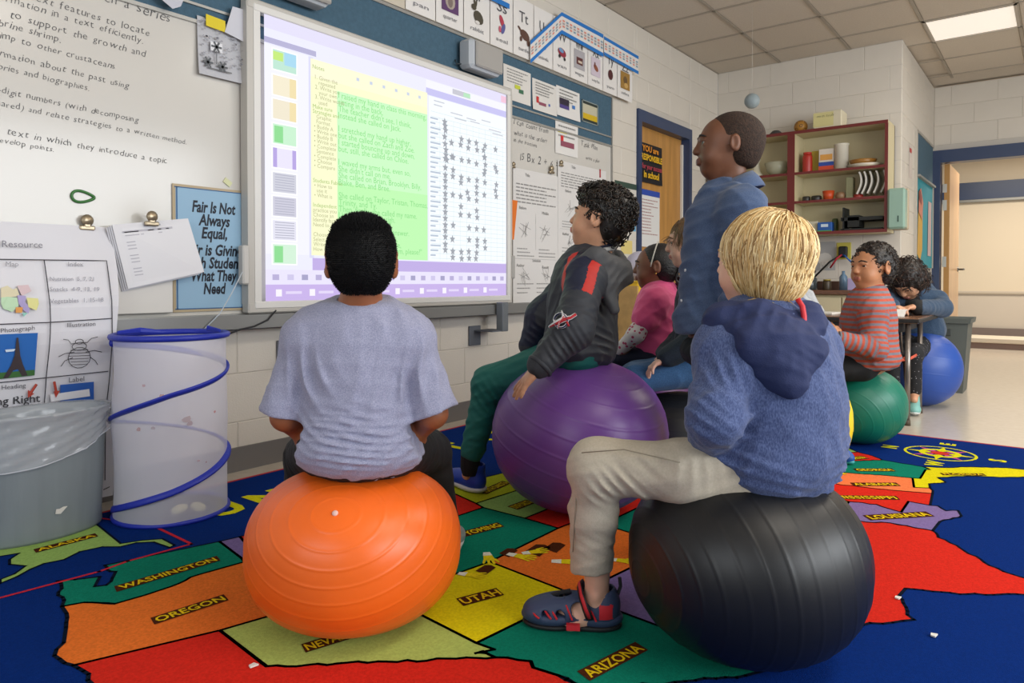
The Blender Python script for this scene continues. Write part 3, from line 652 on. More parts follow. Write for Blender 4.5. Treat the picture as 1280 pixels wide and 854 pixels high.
# chart of stars
xr0 = scx(536, 150)[0]
b = MB(); R_(b, xr0, .165, 1, .885, '#f6fbff', .0009)
for i in range(11): x = xr0+.05 + i*(1-xr0-.055)/10.5; R_(b, x, .17, x+.0012, .80, '#cfe2e6', .0012)
for j in range(31): y = .175+j*.0215; R_(b, xr0+.01, y, .995, y+.0016, '#cfe2e6', .0012)
put('star_chart', b, parent=D, label='white grid chart')
b = MB()
for j in range(29): R_(b, xr0+.006, .186+j*.0215, xr0+.03+.012*((j*7) % 3), .193+j*.0215, '#b8c4d4', .0014)
for (x, y, w) in ((.62, .868, .05), (.62, .85, .04), (.70, .835, .06), (.78, .83, .05), (.86, .84, .05), (.72, .815, .06), (.80, .82, .05), (.90, .805, .07), (.92, .79, .06)): R_(b, x, y, x+w, y+.005, '#c9ccd6', .0014)
put('small_print', b, parent=D, kind='stuff')
stars = [(555.5, 152.5), (556, 157.5), (556.5, 163), (555.5, 171), (556, 180), (557, 187.5), (557, 194), (558, 200), (576.5, 174), (575.5, 181), (586, 177), (585, 185), (595, 179), (596, 187.5), (606, 182.5), (604, 188), (619, 187), (564, 178.5), (564.5, 196), (605, 197)]
for x, y in [(118, 38), (162, 30), (210, 45), (250, 52), (293, 67), (340, 30), (343, 72), (398, 86), (406, 110), (118, 88), (162, 102), (118, 130), (160, 137), (208, 143), (250, 156), (296, 160), (340, 105), (336, 124), (340, 172), (118, 162), (206, 172), (294, 197), (405, 185), (400, 218), (404, 250), (118, 197), (242, 228), (118, 235), (160, 241), (204, 250), (250, 262), (294, 232), (337, 242), (118, 268), (294, 273), (118, 305), (206, 307), (118, 338), (294, 330), (204, 352), (252, 357), (297, 368), (118, 373), (118, 410), (162, 412), (252, 427), (294, 432), (334, 438), (118, 442), (118, 477), (158, 490), (252, 494), (297, 495), (340, 502), (118, 518), (297, 527), (342, 539), (118, 550), (160, 558), (208, 562), (250, 560), (294, 567), (160, 592), (210, 599), (252, 597), (290, 599)]:
    stars.append((530+x/4.492, 190+y/4.492))
for u, v in stars:
    p = on(u, v, 1, YS); b = MB(); q = []
    for k in range(10): r = (.024, .0105)[k % 2]; a = PI/2+k*PI/5; q.append(SF.p(p[0]+r*math.cos(a), p[2]+r*math.sin(a), .0022))
    c0 = SF.p(p[0], p[2], .0022); b.add([c0]+q, [(0, 1+k, 1+(k+1) % 10) for k in range(10)], sm('#a2a6ae')); put('star', b, parent=D)
b = MB()
for k in range(22): x = .02+k*.045; R_(b, x, .078, x+.02, .098, ('#b9b0d8', '#cfc8ea', '#a8a4c8')[k % 3], .001)
for k in range(9): x = .03+k*.105; R_(b, x, .02, x+.018, .045, '#f6f2ff', .001); R_(b, x+.03, .028, x+.08, .038, '#e2d6f6', .001)
for k in range(6): R_(b, .30+k*.05, .86-.0*k, .31+k*.05, .872, '#c9d4e8', .0015)
put('icon', b, parent=D, kind='stuff')
# mounting brackets under the screen
steel = MATS['steel']
for k, u in enumerate((592, 357)):
    p = on(u, 440, 1, YB); x = p[0]
    br = thing('screen_bracket', (x, YB, .5), ['grey steel bracket on the wall under the right part of the screen', 'grey steel bracket beside the left shoulder of the grey T-shirt child'][k], 'bracket')
    b = MB(); b.bbox((x, YB-.008, .475), (.10, .012, .115), .003, '#5c6068'); put('wall_plate', b, parent=br)
    b = MB(); b.bbox((x+.10, YB-.135, .585), (.055, .05, .17), .004, mat('bracket_grey', '#7c8288', .4, metal=.4)); put('upright', b, parent=br)
    b = MB(); b.box((x+.06, YB-.085, .505), (.14, .13, .008), '#5c6068'); put('arm', b, parent=br)

# ------------------------------------------------------------------ SPEAKERS
spk = mat('speaker_grey', '#b5bac0', .5); spkf = mat('speaker_grille', '#a29e99', .7, bump=.4, bscale=500)
def speaker(u0, u1, vt, vb, label):
    a, c = on(u0, vb, 1, YB-.1), on(u1, vb, 1, YB-.1); zt = on(u1, vt, 1, YB-.1)[2]; x0, x1 = a[0], c[0]; z0 = c[2]
    t = thing('speaker', ((x0+x1)/2, YB-.03, z0), label, 'speaker', 'speakers over the screen')
    w = x1-x0; h = zt-z0; cx = (x0+x1)/2
    b = MB(); b.bbox((cx, YB-.085, z0+h/2), (w, .10, h), .018, spk); put('cabinet', b, parent=t)
    b = MB(); b.bbox((cx+.012, YB-.142, z0+h/2), (w*.86, .018, h*.88), .008, spkf); put('grille', b, parent=t)
    b = MB(); b.tube([(cx-w*.4, YB-.07, z0+.03), (cx-w*.6, YB-.05, z0+.02), (cx-w*.55, YB-.03, z0+.05)], .004, '#3a4248', 6); put('cable', b, parent=t)
speaker(583, 622, 63, 98, 'small grey box speaker on the tack strip above the right half of the screen')
speaker(348, 408, -25, 12, 'grey box speaker cut by the top picture edge above the left of the screen')

# ------------------------------------------------------------------ PAPERS
def sheet(name, fr, x0, y0, x1, y1, col, label, cat, group=None, curl=0, parent=None, th=.0012):
    """one sheet of paper, corners may curl off the wall"""
    nx, ny = 6, 6; b = MB(); V = []
    for side in (0, 1):
        for j in range(ny+1):
            for i in range(nx+1):
                s_, t_ = i/nx, j/ny
                z = .002 + curl*((1-t_)**3*.5 + abs(s_-.5)**3*1.2*(1-t_)) - side*th
                V.append(fr.p(x0+(x1-x0)*s_, y0+(y1-y0)*t_, z))
    n = (nx+1)*(ny+1); Fc = []
    for j in range(ny):
        for i in range(nx):
            a = j*(nx+1)+i; Fc.append((a, a+1, a+nx+2, a+nx+1)); Fc.append((a+n, a+n+nx+1, a+n+nx+2, a+n+1))
    b.add(V, Fc, col)
    c = fr.p((x0+x1)/2, y0, 0)
    return put(name, b, loc=c, label=label, cat=cat, group=group, parent=parent)
def prn(o, name='print', label=None): # print group as a child
    b = MB(); return b
WALLF = left_wall(0, 0, YB-.001); STRIPF = left_wall(0, 0, YB-.026)
def wq(u, v, y=YB-.001): p = on(u, v, 1, y); return p[0], p[2]
# alphabet cards Pp .. Zz above the tack strip
cards = [('Pp', 'pan', '#8a8a90'), ('Qq', 'quarter', '#5b3a66'), ('Rr', 'rabbit', '#4a4436'), ('Ss', 'seal', '#a83a4c'), ('Tt', 'turtle', '#5a3d30'), ('Uu', 'umbrella', '#7a8ac0'), ('Vv', 'van', '#8e2c3c'), ('Ww', 'wagon', '#5b3030'), ('Xx', 'x-ray fox', '#7c5058'), ('Yy', 'yarn', '#4c2024'), ('Zz', 'zebra', '#9a7434')]
xs = [wq(u, v)[0] for u, v in ((499, 0), (537, 20), (572, 38), (605, 55), (634, 70), (660, 83), (684, 95), (706, 105), (728, 115), (747, 125), (765, 130), (784, 135))]
zb = 2.185
for i, (L, w, col) in enumerate(cards):
    x0, x1 = xs[i], xs[i+1]; top = zb+.36
    o = sheet('alphabet_card', left_wall(0, 0, YB-.044), x0+.003, zb, x1-.003, top, '#dedad6', 'white alphabet card %s with a small %s picture above the board' % (L, w), 'alphabet card', 'alphabet cards above the board')
    fr = left_wall(0, 0, YB-.048); b = MB(); cx = (x0+x1)/2; ww = x1-x0
    text(b, fr, cx, zb+.215, L, .095, '#55555a', .001, align='c', width=ww*.42); text(b, fr, cx, zb+.038, w, .032, '#77777c', .001, align='c', width=ww*.5)
    put('lettering', b, parent=o, kind='stuff')
    b = MB(); zc = zb+.14
    if L == 'Qq' or L in ('Ww', 'Xx', 'Zz'): rect(b, fr, cx-ww*.3, zc-.06, cx+ww*.3, zc+.07, {'Qq': '#5b3a66', 'Ww': '#a8a4a8', 'Xx': '#c9bcc8', 'Zz': '#9a7434'}[L], .001)
    def ell(cx_, cz_, rx_, rz_, m, z=.0015, a0=0):
        q = [(cx_+rx_*math.cos(t)*math.cos(a0)-rz_*math.sin(t)*math.sin(a0), cz_+rx_*math.cos(t)*math.sin(a0)+rz_*math.sin(t)*math.cos(a0)) for t in np.linspace(0, 2*PI, 13)[:-1]]; b.poly(fr.P(q, z), m)
    if L == 'Rr': ell(cx+.01, zc-.02, .045, .035, col, a0=-.5); ell(cx-.03, zc+.03, .022, .018, col, .0017); ell(cx-.025, zc+.06, .007, .028, col, .0019, .2); ell(cx-.01, zc+.055, .007, .026, col, .0021, -.2); ell(cx+.0, zc-.05, .02, .01, '#d6d2cc', .0025)
    elif L == 'Tt': ell(cx+.01, zc, .05, .03, col, a0=-.3); ell(cx-.045, zc+.03, .02, .008, col, .0017, -.6); ell(cx+.045, zc-.04, .014, .02, col, .0019); ell(cx-.03, zc-.03, .012, .016, col, .0021)
    elif L == 'Ss': ell(cx, zc+.02, .018, .04, '#b03a4c', a0=.5); ell(cx+.012, zc-.02, .016, .035, '#5a5a92', .0018, -.4); ell(cx-.02, zc-.03, .012, .02, '#c25a6c', .002)
    elif L == 'Qq': ell(cx, zc, .04, .045, '#a89c90'); ell(cx, zc-.005, .02, .03, '#7c6c66', .002)
    elif L == 'Vv': ell(cx, zc, .05, .028, col, a0=-.2); ell(cx-.01, zc+.012, .03, .014, '#6a90b8', .002, -.2); ell(cx-.03, zc-.03, .012, .012, '#26262a', .0025); ell(cx+.03, zc-.038, .012, .012, '#26262a', .0025)
    elif L == 'Ww': rect(b, fr, cx-.04, zc-.03, cx+.04, zc+.02, '#5b3030', .002); rect(b, fr, cx-.02, zc-.018, cx+.03, zc-.002, '#c9b9a8', .0026)
    elif L == 'Xx': ell(cx, zc, .035, .02, '#8a4f38', .002, -.5); ell(cx-.015, zc+.02, .01, .02, '#6a3c38', .0024)
    elif L == 'Zz': ell(cx, zc+.01, .03, .03, '#6a5030', .002); ell(cx+.01, zc-.03, .03, .02, '#c29c5c', .0024)
    else: ell(cx, zc, .035, .038, col)
    put('picture', b, parent=o, label='small %s picture' % w)
# blue-edged number strip bent over the cards
pts_top = [(663, 52), (702, 16), (754, 44), (755, 46), (798, 71)]; pts_bot = [(663, 78), (702, 41), (754, 70), (755, 68), (798, 92)]
ns = thing('number_strip', tuple(on(702, 40, 1, YB-.06)), 'white number strip with bright blue edges bent over the last alphabet cards', 'number line')
YN = YB-.062
T = [on(u, v, 1, YN) for u, v in pts_top]; B_ = [on(u, v, 1, YN) for u, v in pts_bot]
# the left half swings off the wall
def strip3(T, B_, f0, f1, m, dy=0):
    b = MB()
    for i in range(len(T)-1):
        if i == 2: continue
        q = [T[i]*(1-f0)+B_[i]*f0, T[i]*(1-f1)+B_[i]*f1, T[i+1]*(1-f1)+B_[i+1]*f1, T[i+1]*(1-f0)+B_[i+1]*f0]
        q = [p + np.array([0, dy, 0]) for p in q]; b.prism(q, (0, .0015, 0), m)
    return b
put('strip', strip3(T, B_, .0, 1.0, '#dcd8d4'), parent=ns)
bl = paint('#1b70bc'); put('edge', strip3(T, B_, -.03, .15, bl, -.002), parent=ns, label='bright blue edge'); put('edge', strip3(T, B_, .86, 1.05, bl, -.002), parent=ns)
b = MB()
for i in (0, 1, 3):
    n = (9, 12, 10)[i if i < 3 else 2]
    for k in range(n):
        f = (k+.5)/n; t_, q_ = T[i]*(1-f)+T[i+1]*f, B_[i]*(1-f)+B_[i+1]*f; d = (T[i+1]-T[i])/np.linalg.norm(T[i+1]-T[i])*.014
        for g in (.32, .46, .60):
            c = t_*(1-g)+q_*g; e = t_*(1-g-.09)+q_*(g+.09)
            b.poly([c-d+np.array([0, -.002, 0]), e-d+np.array([0, -.002, 0]), e+d+np.array([0, -.002, 0]), c+d+np.array([0, -.002, 0])], ('#d88a78', '#7a98a8')[k % 2] if g != .46 else '#a89898')
put('number_blocks', b, parent=ns, kind='stuff')
T2 = [on(u, v, 1, YN) for u, v in ((605, -4), (637, 7))]; 
ns2 = thing('number_strip', tuple(T2[1]), 'bright blue strip end cut by the top picture edge above the cards', 'number line')
b = MB(); q0, q1 = on(590, -12, 1, YN), on(637, 5, 1, YN); b.prism([q0+np.array([0, 0, .03]), q0-np.array([0, 0, .0]), q1-np.array([0, 0, .03]), q1], (0, .002, 0), bl); put('edge', b, parent=ns2)

# sheets on the tack strip and board right of the screen
def qsheet(name, u0, v0, u1, v1, col, label, cat, lines_n=8, curl=.0, y=YB-.026, group=None, img=None, pad=.12, seed=1):
    """u0,v0 = upper left corner, u1,v1 = lower right corner"""
    a, c = on(u0, v0, 1, y), on(u1, v1, 1, y); fr = left_wall(0, 0, y)
    o = sheet(name, fr, a[0], c[2], c[0], a[2], col, label, cat, group, curl)
    b = MB(); w = c[0]-a[0]; h = a[2]-c[2]
    if lines_n: lines(b, fr, a[0]+w*pad, c[0]-w*pad, a[2]-h*.06, a[2]-h*(.5 if img else .92), lines_n, '#8c8a88', .34, .0035+curl*.25, seed)
    if b.v: put('small_print', b, parent=o, kind='stuff')
    return o, fr, a[0], c[2], w, h
o, fr, x, z, w, h = qsheet('paper', 629, 79, 663, 133, '#d7d3cd', 'paper with a green and yellow bug beside the upper right screen corner', 'paper', 5, img=1)
b = MB(); rect(b, fr, x+w*.4, z+h*.38, x+w*.6, z+h*.5, '#c2c83c', .004); rect(b, fr, x+w*.55, z+h*.28, x+w*.72, z+h*.4, '#3c6c50', .0042); put('picture', b, parent=o)
o, fr, x, z, w, h = qsheet('paper', 665, 97, 695, 146, '#d7d3cd', 'paper with red and maroon shape, second on the tack strip from the screen', 'paper', 5, img=1, curl=.01)
b = MB(); rect(b, fr, x+w*.15, z+h*.25, x+w*.25, z+h*.45, '#c03030', .006); rect(b, fr, x+w*.25, z+h*.2, x+w*.55, z+h*.3, '#8c4a5c', .006); rect(b, fr, x+w*.65, z+h*.25, x+w*.72, z+h*.33, '#4a62a8', .006); put('picture', b, parent=o)
o, fr, x, z, w, h = qsheet('paper', 695, 106, 724, 153, '#dbd8d4', 'paper with a dark purple square and a blue dot on the tack strip', 'paper', 4, img=1, curl=.012)
b = MB(); rect(b, fr, x+w*.12, z+h*.28, x+w*.52, z+h*.62, '#2a1e34', .007); rect(b, fr, x+w*.12, z+h*.28, x+w*.52, z+h*.4, '#4c3c80', .0074); rect(b, fr, x+w*.66, z+h*.38, x+w*.78, z+h*.5, '#3c74b8', .007); put('picture', b, parent=o)
o, fr, x, z, w, h = qsheet('photo_card', 727, 124, 747, 158, '#26302c', 'small dark framed picture with a yellow field on the tack strip end', 'picture', 0)
b = MB(); rect(b, fr, x+w*.06, z+h*.3, x+w*.94, z+h*.84, '#b9b49c', .0035); rect(b, fr, x+w*.06, z+h*.16, x+w*.94, z+h*.42, '#c8a818', .004); put('picture', b, parent=o)
b = MB()
for q in ((0, 0, 1, .04), (0, .96, 1, 1), (0, 0, .05, 1), (.95, 0, 1, 1)): rect(b, fr, x+w*q[0], z+h*q[1], x+w*q[2], z+h*q[3], '#8a9490', .0042)
put('edge', b, parent=o)
o, fr, x, z, w, h = qsheet('paper', 694, 150, 722, 198, '#dcd9d5', 'paper with a red block and maroon bar hanging below the tack strip', 'paper', 3, img=1, y=YF-.004)
b = MB(); rect(b, fr, x+w*.22, z+h*.42, x+w*.34, z+h*.58, '#cc2a2a', .004); rect(b, fr, x+w*.22, z+h*.25, x+w*.82, z+h*.42, '#8c4a5c', .004); rect(b, fr, x+w*.1, z+h*.66, x+w*.5, z+h*.7, '#d8cc40', .004); put('picture', b, parent=o)
# large chart sheets held by clips
for k, (u0, v0, u1, v1, lab) in enumerate(((641, 209, 697, 377, 'large white worksheet chart clipped right of the screen'), (697, 200, 757, 330, 'large white worksheet chart clipped nearer the door'))):
    o, fr, x, z, w, h = qsheet('chart_sheet', u0, v0, u1, v1, '#d4d1ce', lab, 'chart', 0, y=YF-.006, curl=.0)
    if k == 1: pass
    b = MB(); lines(b, fr, x+w*.06, x+w*.94, z+h*.9, z+h*.74, 6, '#8a8886', .35, .0035, 3+k); lines(b, fr, x+w*.08, x+w*.45, z+h*.42, z+h*.34, 3, '#9a9896', .3, .0035, 5); lines(b, fr, x+w*.55, x+w*.95, z+h*.42, z+h*.34, 3, '#9a9896', .3, .0035, 6)
    lines(b, fr, x+w*.08, x+w*.45, z+h*.16, z+h*.06, 3, '#9a9896', .25, .0035, 7); lines(b, fr, x+w*.5, x+w*.95, z+h*.16, z+h*.06, 3, '#9a9896', .25, .0035, 8)
    put('small_print', b, parent=o, kind='stuff')
    b = MB(); 
    for t, xx, yy in (('Title', .3, .95), ('Before', .2, .70), ('Middle', .7, .68), ('Solution', .5, .31), ('Author', .15, .27), ('Result', .7, .26)): text(b, fr, x+w*xx, z+h*yy, t, .028, '#6c6a68', .0036, align='c')
    rnd = random.Random(k)
    for (cx, cy) in ((.22, .55), (.68, .54), (.22, .2), (.7, .2)):
        for j in range(7):
            a = rnd.uniform(0, PI); L = rnd.uniform(.02, .06); c = (x+w*cx+rnd.uniform(-.03, .03), z+h*cy+rnd.uniform(-.025, .025)); d = (math.cos(a)*L, math.sin(a)*L); n_ = (-math.sin(a)*.0012, math.cos(a)*.0012)
            b.poly(fr.P([(c[0]-d[0]-n_[0], c[1]-d[1]-n_[1]), (c[0]+d[0]-n_[0], c[1]+d[1]-n_[1]), (c[0]+d[0]+n_[0], c[1]+d[1]+n_[1]), (c[0]-d[0]+n_[0], c[1]-d[1]+n_[1])], .0036), '#8c8a88')
    rect(b, fr, x+w*.48, z+h*.4, x+w*.484, z+h*.68, '#b0aeac', .0034); rect(b, fr, x+w*.04, z+h*.33, x+w*.96, z+h*.333, '#b0aeac', .0034)
    put('lettering', b, parent=o, kind='stuff')
def clip(u, v, label, s_=1, y=YF-.012, group=None):
    p = on(u, v, 1, y); t = thing('bulldog_clip', tuple(p), label, 'clip', group); m = mat('clip_brass', '#a1927a', .3, metal=.7)
    b = MB(); b.lathe([(0, 0), (.018*s_, .002), (.021*s_, .008), (.014*s_, .014), (0, .015)], p+np.array([0, .0, .012*s_]), m, 14, R=rx(PI/2)); put('magnet', b, parent=t)
    b = MB(); b.bbox(p+np.array([0, -.004, -.014*s_]), (.05*s_, .018, .016*s_), .004, m); b.bbox(p+np.array([0, -.008, .0]), (.02*s_, .01, .03*s_), .003, m); put('jaw', b, parent=t)
clip(689, 213, 'brass clip at the top of the white chart right of the screen'); clip(701, 205, 'brass clip holding the chart nearer the door', .8); clip(641, 207, 'dark clip at the screen edge on the first white chart', .7)
b = MB(); p = on(750, 222, 1, YF-.01); b.tube([p, p+np.array([.0, 0, .06])], .006, mat('red_clip', '#b02a34', .5)); put('red_peg', b, label='small red peg at the top of the chart above the curly-haired child', cat='peg')
# orange strip sticking out behind the screen's right edge
b = MB(); a, c = on(641, 250, 1, YF-.016), on(647, 300, 1, YF-.016); b.prism([(a[0]-.02, YF-.016, a[2]), (a[0]-.02, YF-.016, c[2]), (a[0]+.012, YF-.016, c[2]), (c[0], YF-.016, a[2])], (0, .002, 0), '#d9701f'); put('orange_card', b, label='narrow orange card at the right edge of the screen', cat='card')
# crumpled poster left of the screen with a diagram
o, fr, x, z, w, h = qsheet('poster', 246, 19, 312, 108, '#b7b7bc', 'grey speckled poster of a plant diagram between writing and screen', 'poster', 0, y=YF-.01, curl=.02)
b = MB(); rnd = random.Random(4)
for j in range(160):
    cx, cy = x+w*rnd.uniform(.03, .97), z+h*rnd.uniform(.2, .95); s_ = rnd.uniform(.002, .005); rect(b, fr, cx-s_, cy-s_*.6, cx+s_, cy+s_*.6, '#94949c', .018)
put('speckle', b, parent=o, kind='stuff')
b = MB(); rect(b, fr, x+w*.2, z+h*.44, x+w*.42, z+h*.6, '#dcdce0', .019)
for cx, cy in ((.31, .52), (.15, .22), (.42, .2)):
    for a in range(6): q = Fr(fr.p(x+w*cx, z+h*cy, .0195), fr.r, fr.u).rot(a*PI/3); rect(b, q, 0, -.004, .022, .004, '#55585c', .0005)
rect(b, fr, x+w*.3, z+h*.22, x+w*.32, z+h*.46, '#6a6c70', .0192); rect(b, fr, x+w*.15, z+h*.12, x+w*.6, z+h*.14, '#6a6c70', .0192)
put('drawing', b, parent=o)
b = MB(); a, c = on(256, 18, 1, YF-.02), on(280, 30, 1, YF-.02); b.prism([(a[0], YF-.03, a[2]), (a[0], YF-.03, a[2]-.045), (c[0], YF-.03, a[2]-.05), (c[0], YF-.03, a[2]-.005)], (0, .003, 0), '#d8c21c'); put('yellow_sticky_note', b, label='yellow sticky strip on top of the grey speckled poster', cat='sticky note')
b = MB(); q = [on(u, v, 1, YF-.034) for u, v in ((291, 8), (281, 40), (312, 56), (312, 14))]; b.prism(q, (0, .002, 0), '#c6c6ce'); put('loose_paper', b, label='folded white paper overlapping the grey poster by the screen', cat='paper')
b = MB(); q = [on(u, v, 1, YF-.05) for u, v in ((196, -6), (216, 11), (226, 8), (232, -6))]; b.prism(q, (0, .002, 0), '#bcbcc6'); put('loose_paper', b, label='white paper corner hanging from the top picture edge', cat='paper')
# blue motto poster
a, c = on(215, 237, 1, YF-.004), on(309, 382, 1, YF-.004)
x0, x1, z0, z1 = a[0], on(309, 300, 1, YF-.004)[0]+.03, .672, 1.165
ft = left_wall(0, 0, YF-.004)
o = sheet('motto_poster', ft, x0, z0, x1, z1, '#b3a183', 'blue motto poster about fairness on a tan backing left of the screen', 'poster')
b = MB(); rect(b, ft, x0+.012, z0+.012, x1-.012, z1-.012, '#8fb2cc', .003); put('blue_sheet', b, parent=o, label='light blue printed sheet')
b = MB()
for q in ((.02, .02, .98, .028), (.02, .972, .98, .98), (.04, .02, .055, .98), (.945, .02, .96, .98)): rect(b, ft, x0+(x1-x0)*q[0], z0+(z1-z0)*q[1], x0+(x1-x0)*q[2], z0+(z1-z0)*q[3], '#2c5c8c', .0035)
put('blue_border', b, parent=o)
b = MB(); cx = (x0+x1)/2-.004
for t, v, wd in (('Fair Is Not', 265, 190), ('Always', 281, 138), ('Equal,', 297, 112), ('Fair is Giving', 318, 250), ('Each Student', 334, 250), ('What They', 350, 200), ('Need', 366, 98)):
    zz = on(262, v, 1, YF)[2]; W_ = wd/3.71*.0034; text(b, ft, cx, zz-.004, t, .062, '#101828', .004, bold=.03, italic=.18, align='c', width=wd/1188*320/94*(x1-x0)*.98)
put('lettering', b, parent=o, label='bold black slanted lettering')
# white index card below the stack, paper stack with table
frp = left_wall(0, 0, YF-.03)
a, c = on(135, 340, 1, YF-.02), on(216, 391, 1, YF-.02)
b = MB(); b.bbox(((a[0]+c[0])/2, YF-.018, (a[2]+c[2])/2), (c[0]-a[0], .012, a[2]-c[2]), .003, '#d9d6d1'); put('white_pad', b, label='blank white pad standing on the marker tray under the paper stack', cat='pad')
for k in range(4):
    dx = (3-k)*-4; P4 = [on(u+dx*.6, v+(3-k)*1.2, 1, YF-.03-.006*k) for u, v in ((140, 281), (160, 361), (252, 340), (235, 273))]
    P4[2] = P4[2]+np.array([0, -.02, 0])
    b = MB(); b.prism(P4, (0, .0015, 0), '#d6d5da' if k < 3 else '#dddce0')
    o = put('paper', b, label=['rearmost sheet of the clipped tilted paper stack left of the motto poster', 'second sheet from the back in the clipped tilted stack', 'third sheet from the back in the clipped tilted stack', 'front sheet with a printed table in the clipped tilted stack'][k], cat='paper', group='clipped tilted paper stack')
d1_ = P4[3]-P4[0]; d2_ = P4[1]-P4[0]; fr = Fr(P4[0]+np.array([0, -.001, 0]), d1_, -d2_); fr.n = np.array([0, -1., 0])
b = MB()
for j in range(15): 
    y = -.14-j*.052
    for q0, q1 in ((.12, .3), (.32, .36), (.42, .5), (.55, .6), (.66, .7)): 
        if (j*7+int(q0*50)) % 4: rect(b, fr, q0, y, q1, y+.015, '#b4b2bc', .002)
    if 1 < j < 12: rect(b, fr, .78, y, .95, y+.022, '#8a8894', .002)
rect(b, fr, .1, -.14, .75, -.11, '#b9b7c0', .002); rect(b, fr, .38, -.07, .6, -.05, '#9a98a4', .002)
put('printed_table', b, parent=o, kind='stuff')
clip(108, 280, 'brass clip holding the big resource chart', 1.0); clip(189, 275, 'brass clip holding the tilted paper stack', 1.0, YF-.055)
# things on the tray
b = MB(); a = on(224, 386, 1, YB-.06); e = on(271, 386, 1, YB-.06); b.bbox(((a[0]+e[0])/2, YB-.06, .627), (e[0]-a[0], .045, .03), .006, mat('felt_black', '#17171a', .8)); put('board_eraser', b, label='black felt board eraser on the tray under the motto poster', cat='eraser')
def marker(u0, u1, v, col, lab, capc='#20202a'):
    a = on(u0, v, 1, YB-.06); e = on(u1, v, 1, YB-.06); t = thing('marker', ((a[0]+e[0])/2, YB-.06, .612), lab, 'marker', 'markers on the tray')
    b = MB(); b.tube([(a[0], YB-.06, .63), (a[0]+(e[0]-a[0])*.62, YB-.06, .63)], .011, col, 10); put('barrel', b, parent=t)
    b = MB(); b.tube([(a[0]+(e[0]-a[0])*.62, YB-.06, .63), (e[0], YB-.06, .63)], .0125, capc, 10); put('cap', b, parent=t)
marker(272, 293, 386, '#c9c6c4', 'white marker lying beside the black eraser', '#b4b4bc')
marker(295, 312, 386, '#a3762c', 'tan marker at the left end of the screen tray', '#8a6424')
marker(600, 622, 377.5, '#b08a3c', 'yellow-brown marker under the screen corner', '#a57c30'); marker(625, 652, 377.5, '#b98e38', 'long yellow marker right of the screen on the tray', '#c29c44'); marker(654, 668, 377, '#4a3866', 'purple marker on the tray behind the grey jacket child', '#d8d4d4')
# orange tipped glue stick / highlighter hanging at the poster
b = MB(); p = on(305, 330, 1, YF-.05); b.tube([p+np.array([0, 0, -.07]), p+np.array([0, 0, .02])], .014, '#d8d8dc', 10); b.tube([p+np.array([0, 0, .02]), p+np.array([0, 0, .045])], .008, '#d4692e', 8); put('stylus_pen', b, label='white pen with orange tip upright at the left edge of the screen', cat='pen')
# cables
b = MB(); P = [on(u, v, 1, YB-.11) for u, v in ((345, 388), (335, 400), (318, 408), (300, 412), (285, 418))]; b.tube(P, .0035, '#1c1c20', 6); put('cable', b, label='thin black cable drooping from the tray to the blue rim hamper', cat='cable')
b = MB(); P = [on(u, v, 1, YB-.115) for u, v in ((303, 340), (290, 366), (275, 392), (255, 412))]; b.tube(P, .0025, '#b8c0c8', 6); put('cord', b, label='thin pale cord hanging from the pen past the tray', cat='cord')
# outlet under the board at left of the child
b = MB(); a = on(352, 427, 1, YB-.004); 

# ------------------------------------------------------------------ BIG RESOURCE CHART hanging left
YR = YB-.115
ct = thing('resource_chart', (.85, YR, .02), 'large white text-feature chart with map, index and tower boxes behind the grey bin', 'chart')
xl, xr = on(-70, 300, 1, YR)[0], on(147, 300, 1, YR)[0]
prof = [(YF-.012, on(110, 285, 1, YF)[2]+.005), (YF-.03, .93), (YR+.03, .83), (YR, .72), (YR-.002, .6), (YR+.03, .45), (YR+.06, .33), (YR+.065, .03)]
def chart_pt(x, z, off=0):
    zs = [p[1] for p in prof][::-1]; ys = [p[0] for p in prof][::-1]
    y = np.interp(z, zs, ys); return np.array([x, y-off, z])
b = MB(); V = []; zz = np.linspace(.03, prof[0][1], 25); xx = np.linspace(xl, xr, 9)
for z in zz:
    for x in xx: V.append(chart_pt(x + (.012*math.sin(z*9) if x == xx[-1] else 0), z) + np.array([0, .004*math.sin(x*20+z*4), 0]))
Fc = [(j*9+i, j*9+i+1, (j+1)*9+i+1, (j+1)*9+i) for j in range(24) for i in range(8)]
b.add(V, Fc, mat('chart_paper', '#d9d8de', .5)); o = put('paper', b, parent=ct)
md = o.modifiers.new('s', 'SOLIDIFY'); md.thickness = .001
def cu(u, v, off=.007): # chart point from the photograph
    p = on(u, v, 1, YR)
    for _ in range(6): q = chart_pt(p[0], p[2]); p = on(u, v, 1, q[1])
    return p + np.array([0, -off, 0])
def cline(b, pts, w, col, off=.008):
    P = [cu(*p, off) for p in pts]
    Q = []
    for a, c in zip(P[:-1], P[1:]):
        n = max(1, int(np.linalg.norm(c-a)/.04))
        for k in range(n):
            f = k/n; q = a*(1-f)+c*f; y = chart_pt(q[0], q[2])[1]-off; Q.append(np.array([q[0], y, q[2]]))
    Q.append(P[-1])
    b.tube(Q, w, col, 4, cap=False)
b = MB(); lc = paint('#3c3c44')
for L in ([(-20, 324), (132, 326), (139, 410), (136, 470), (130, 600)], [(54, 325), (62, 400), (57, 468), (54, 508)], [(-20, 406), (60, 403), (139, 398)], [(-20, 480), (57, 472), (134, 464)], [(128, 612), (136, 608)]): cline(b, L, .0016, lc)
put('ruled_line', b, parent=ct)
b = MB()
def ctext(t, u, v, u2, v2, col, bold=0, size=None):
    a, c = cu(u, v, .008), cu(u2, v2, .008); d = c-a; L = np.linalg.norm(d); fr = Fr(a, d/L, (0, 0, 1)); fr.n = np.array([0, -1, 0])
    V, F_, adv = glyphs(t, bold, 0); s_ = L/(V[:, 0].max()-V[:, 0].min()); text(b, fr, 0, 0, t, s_, col, .001, bold=bold)
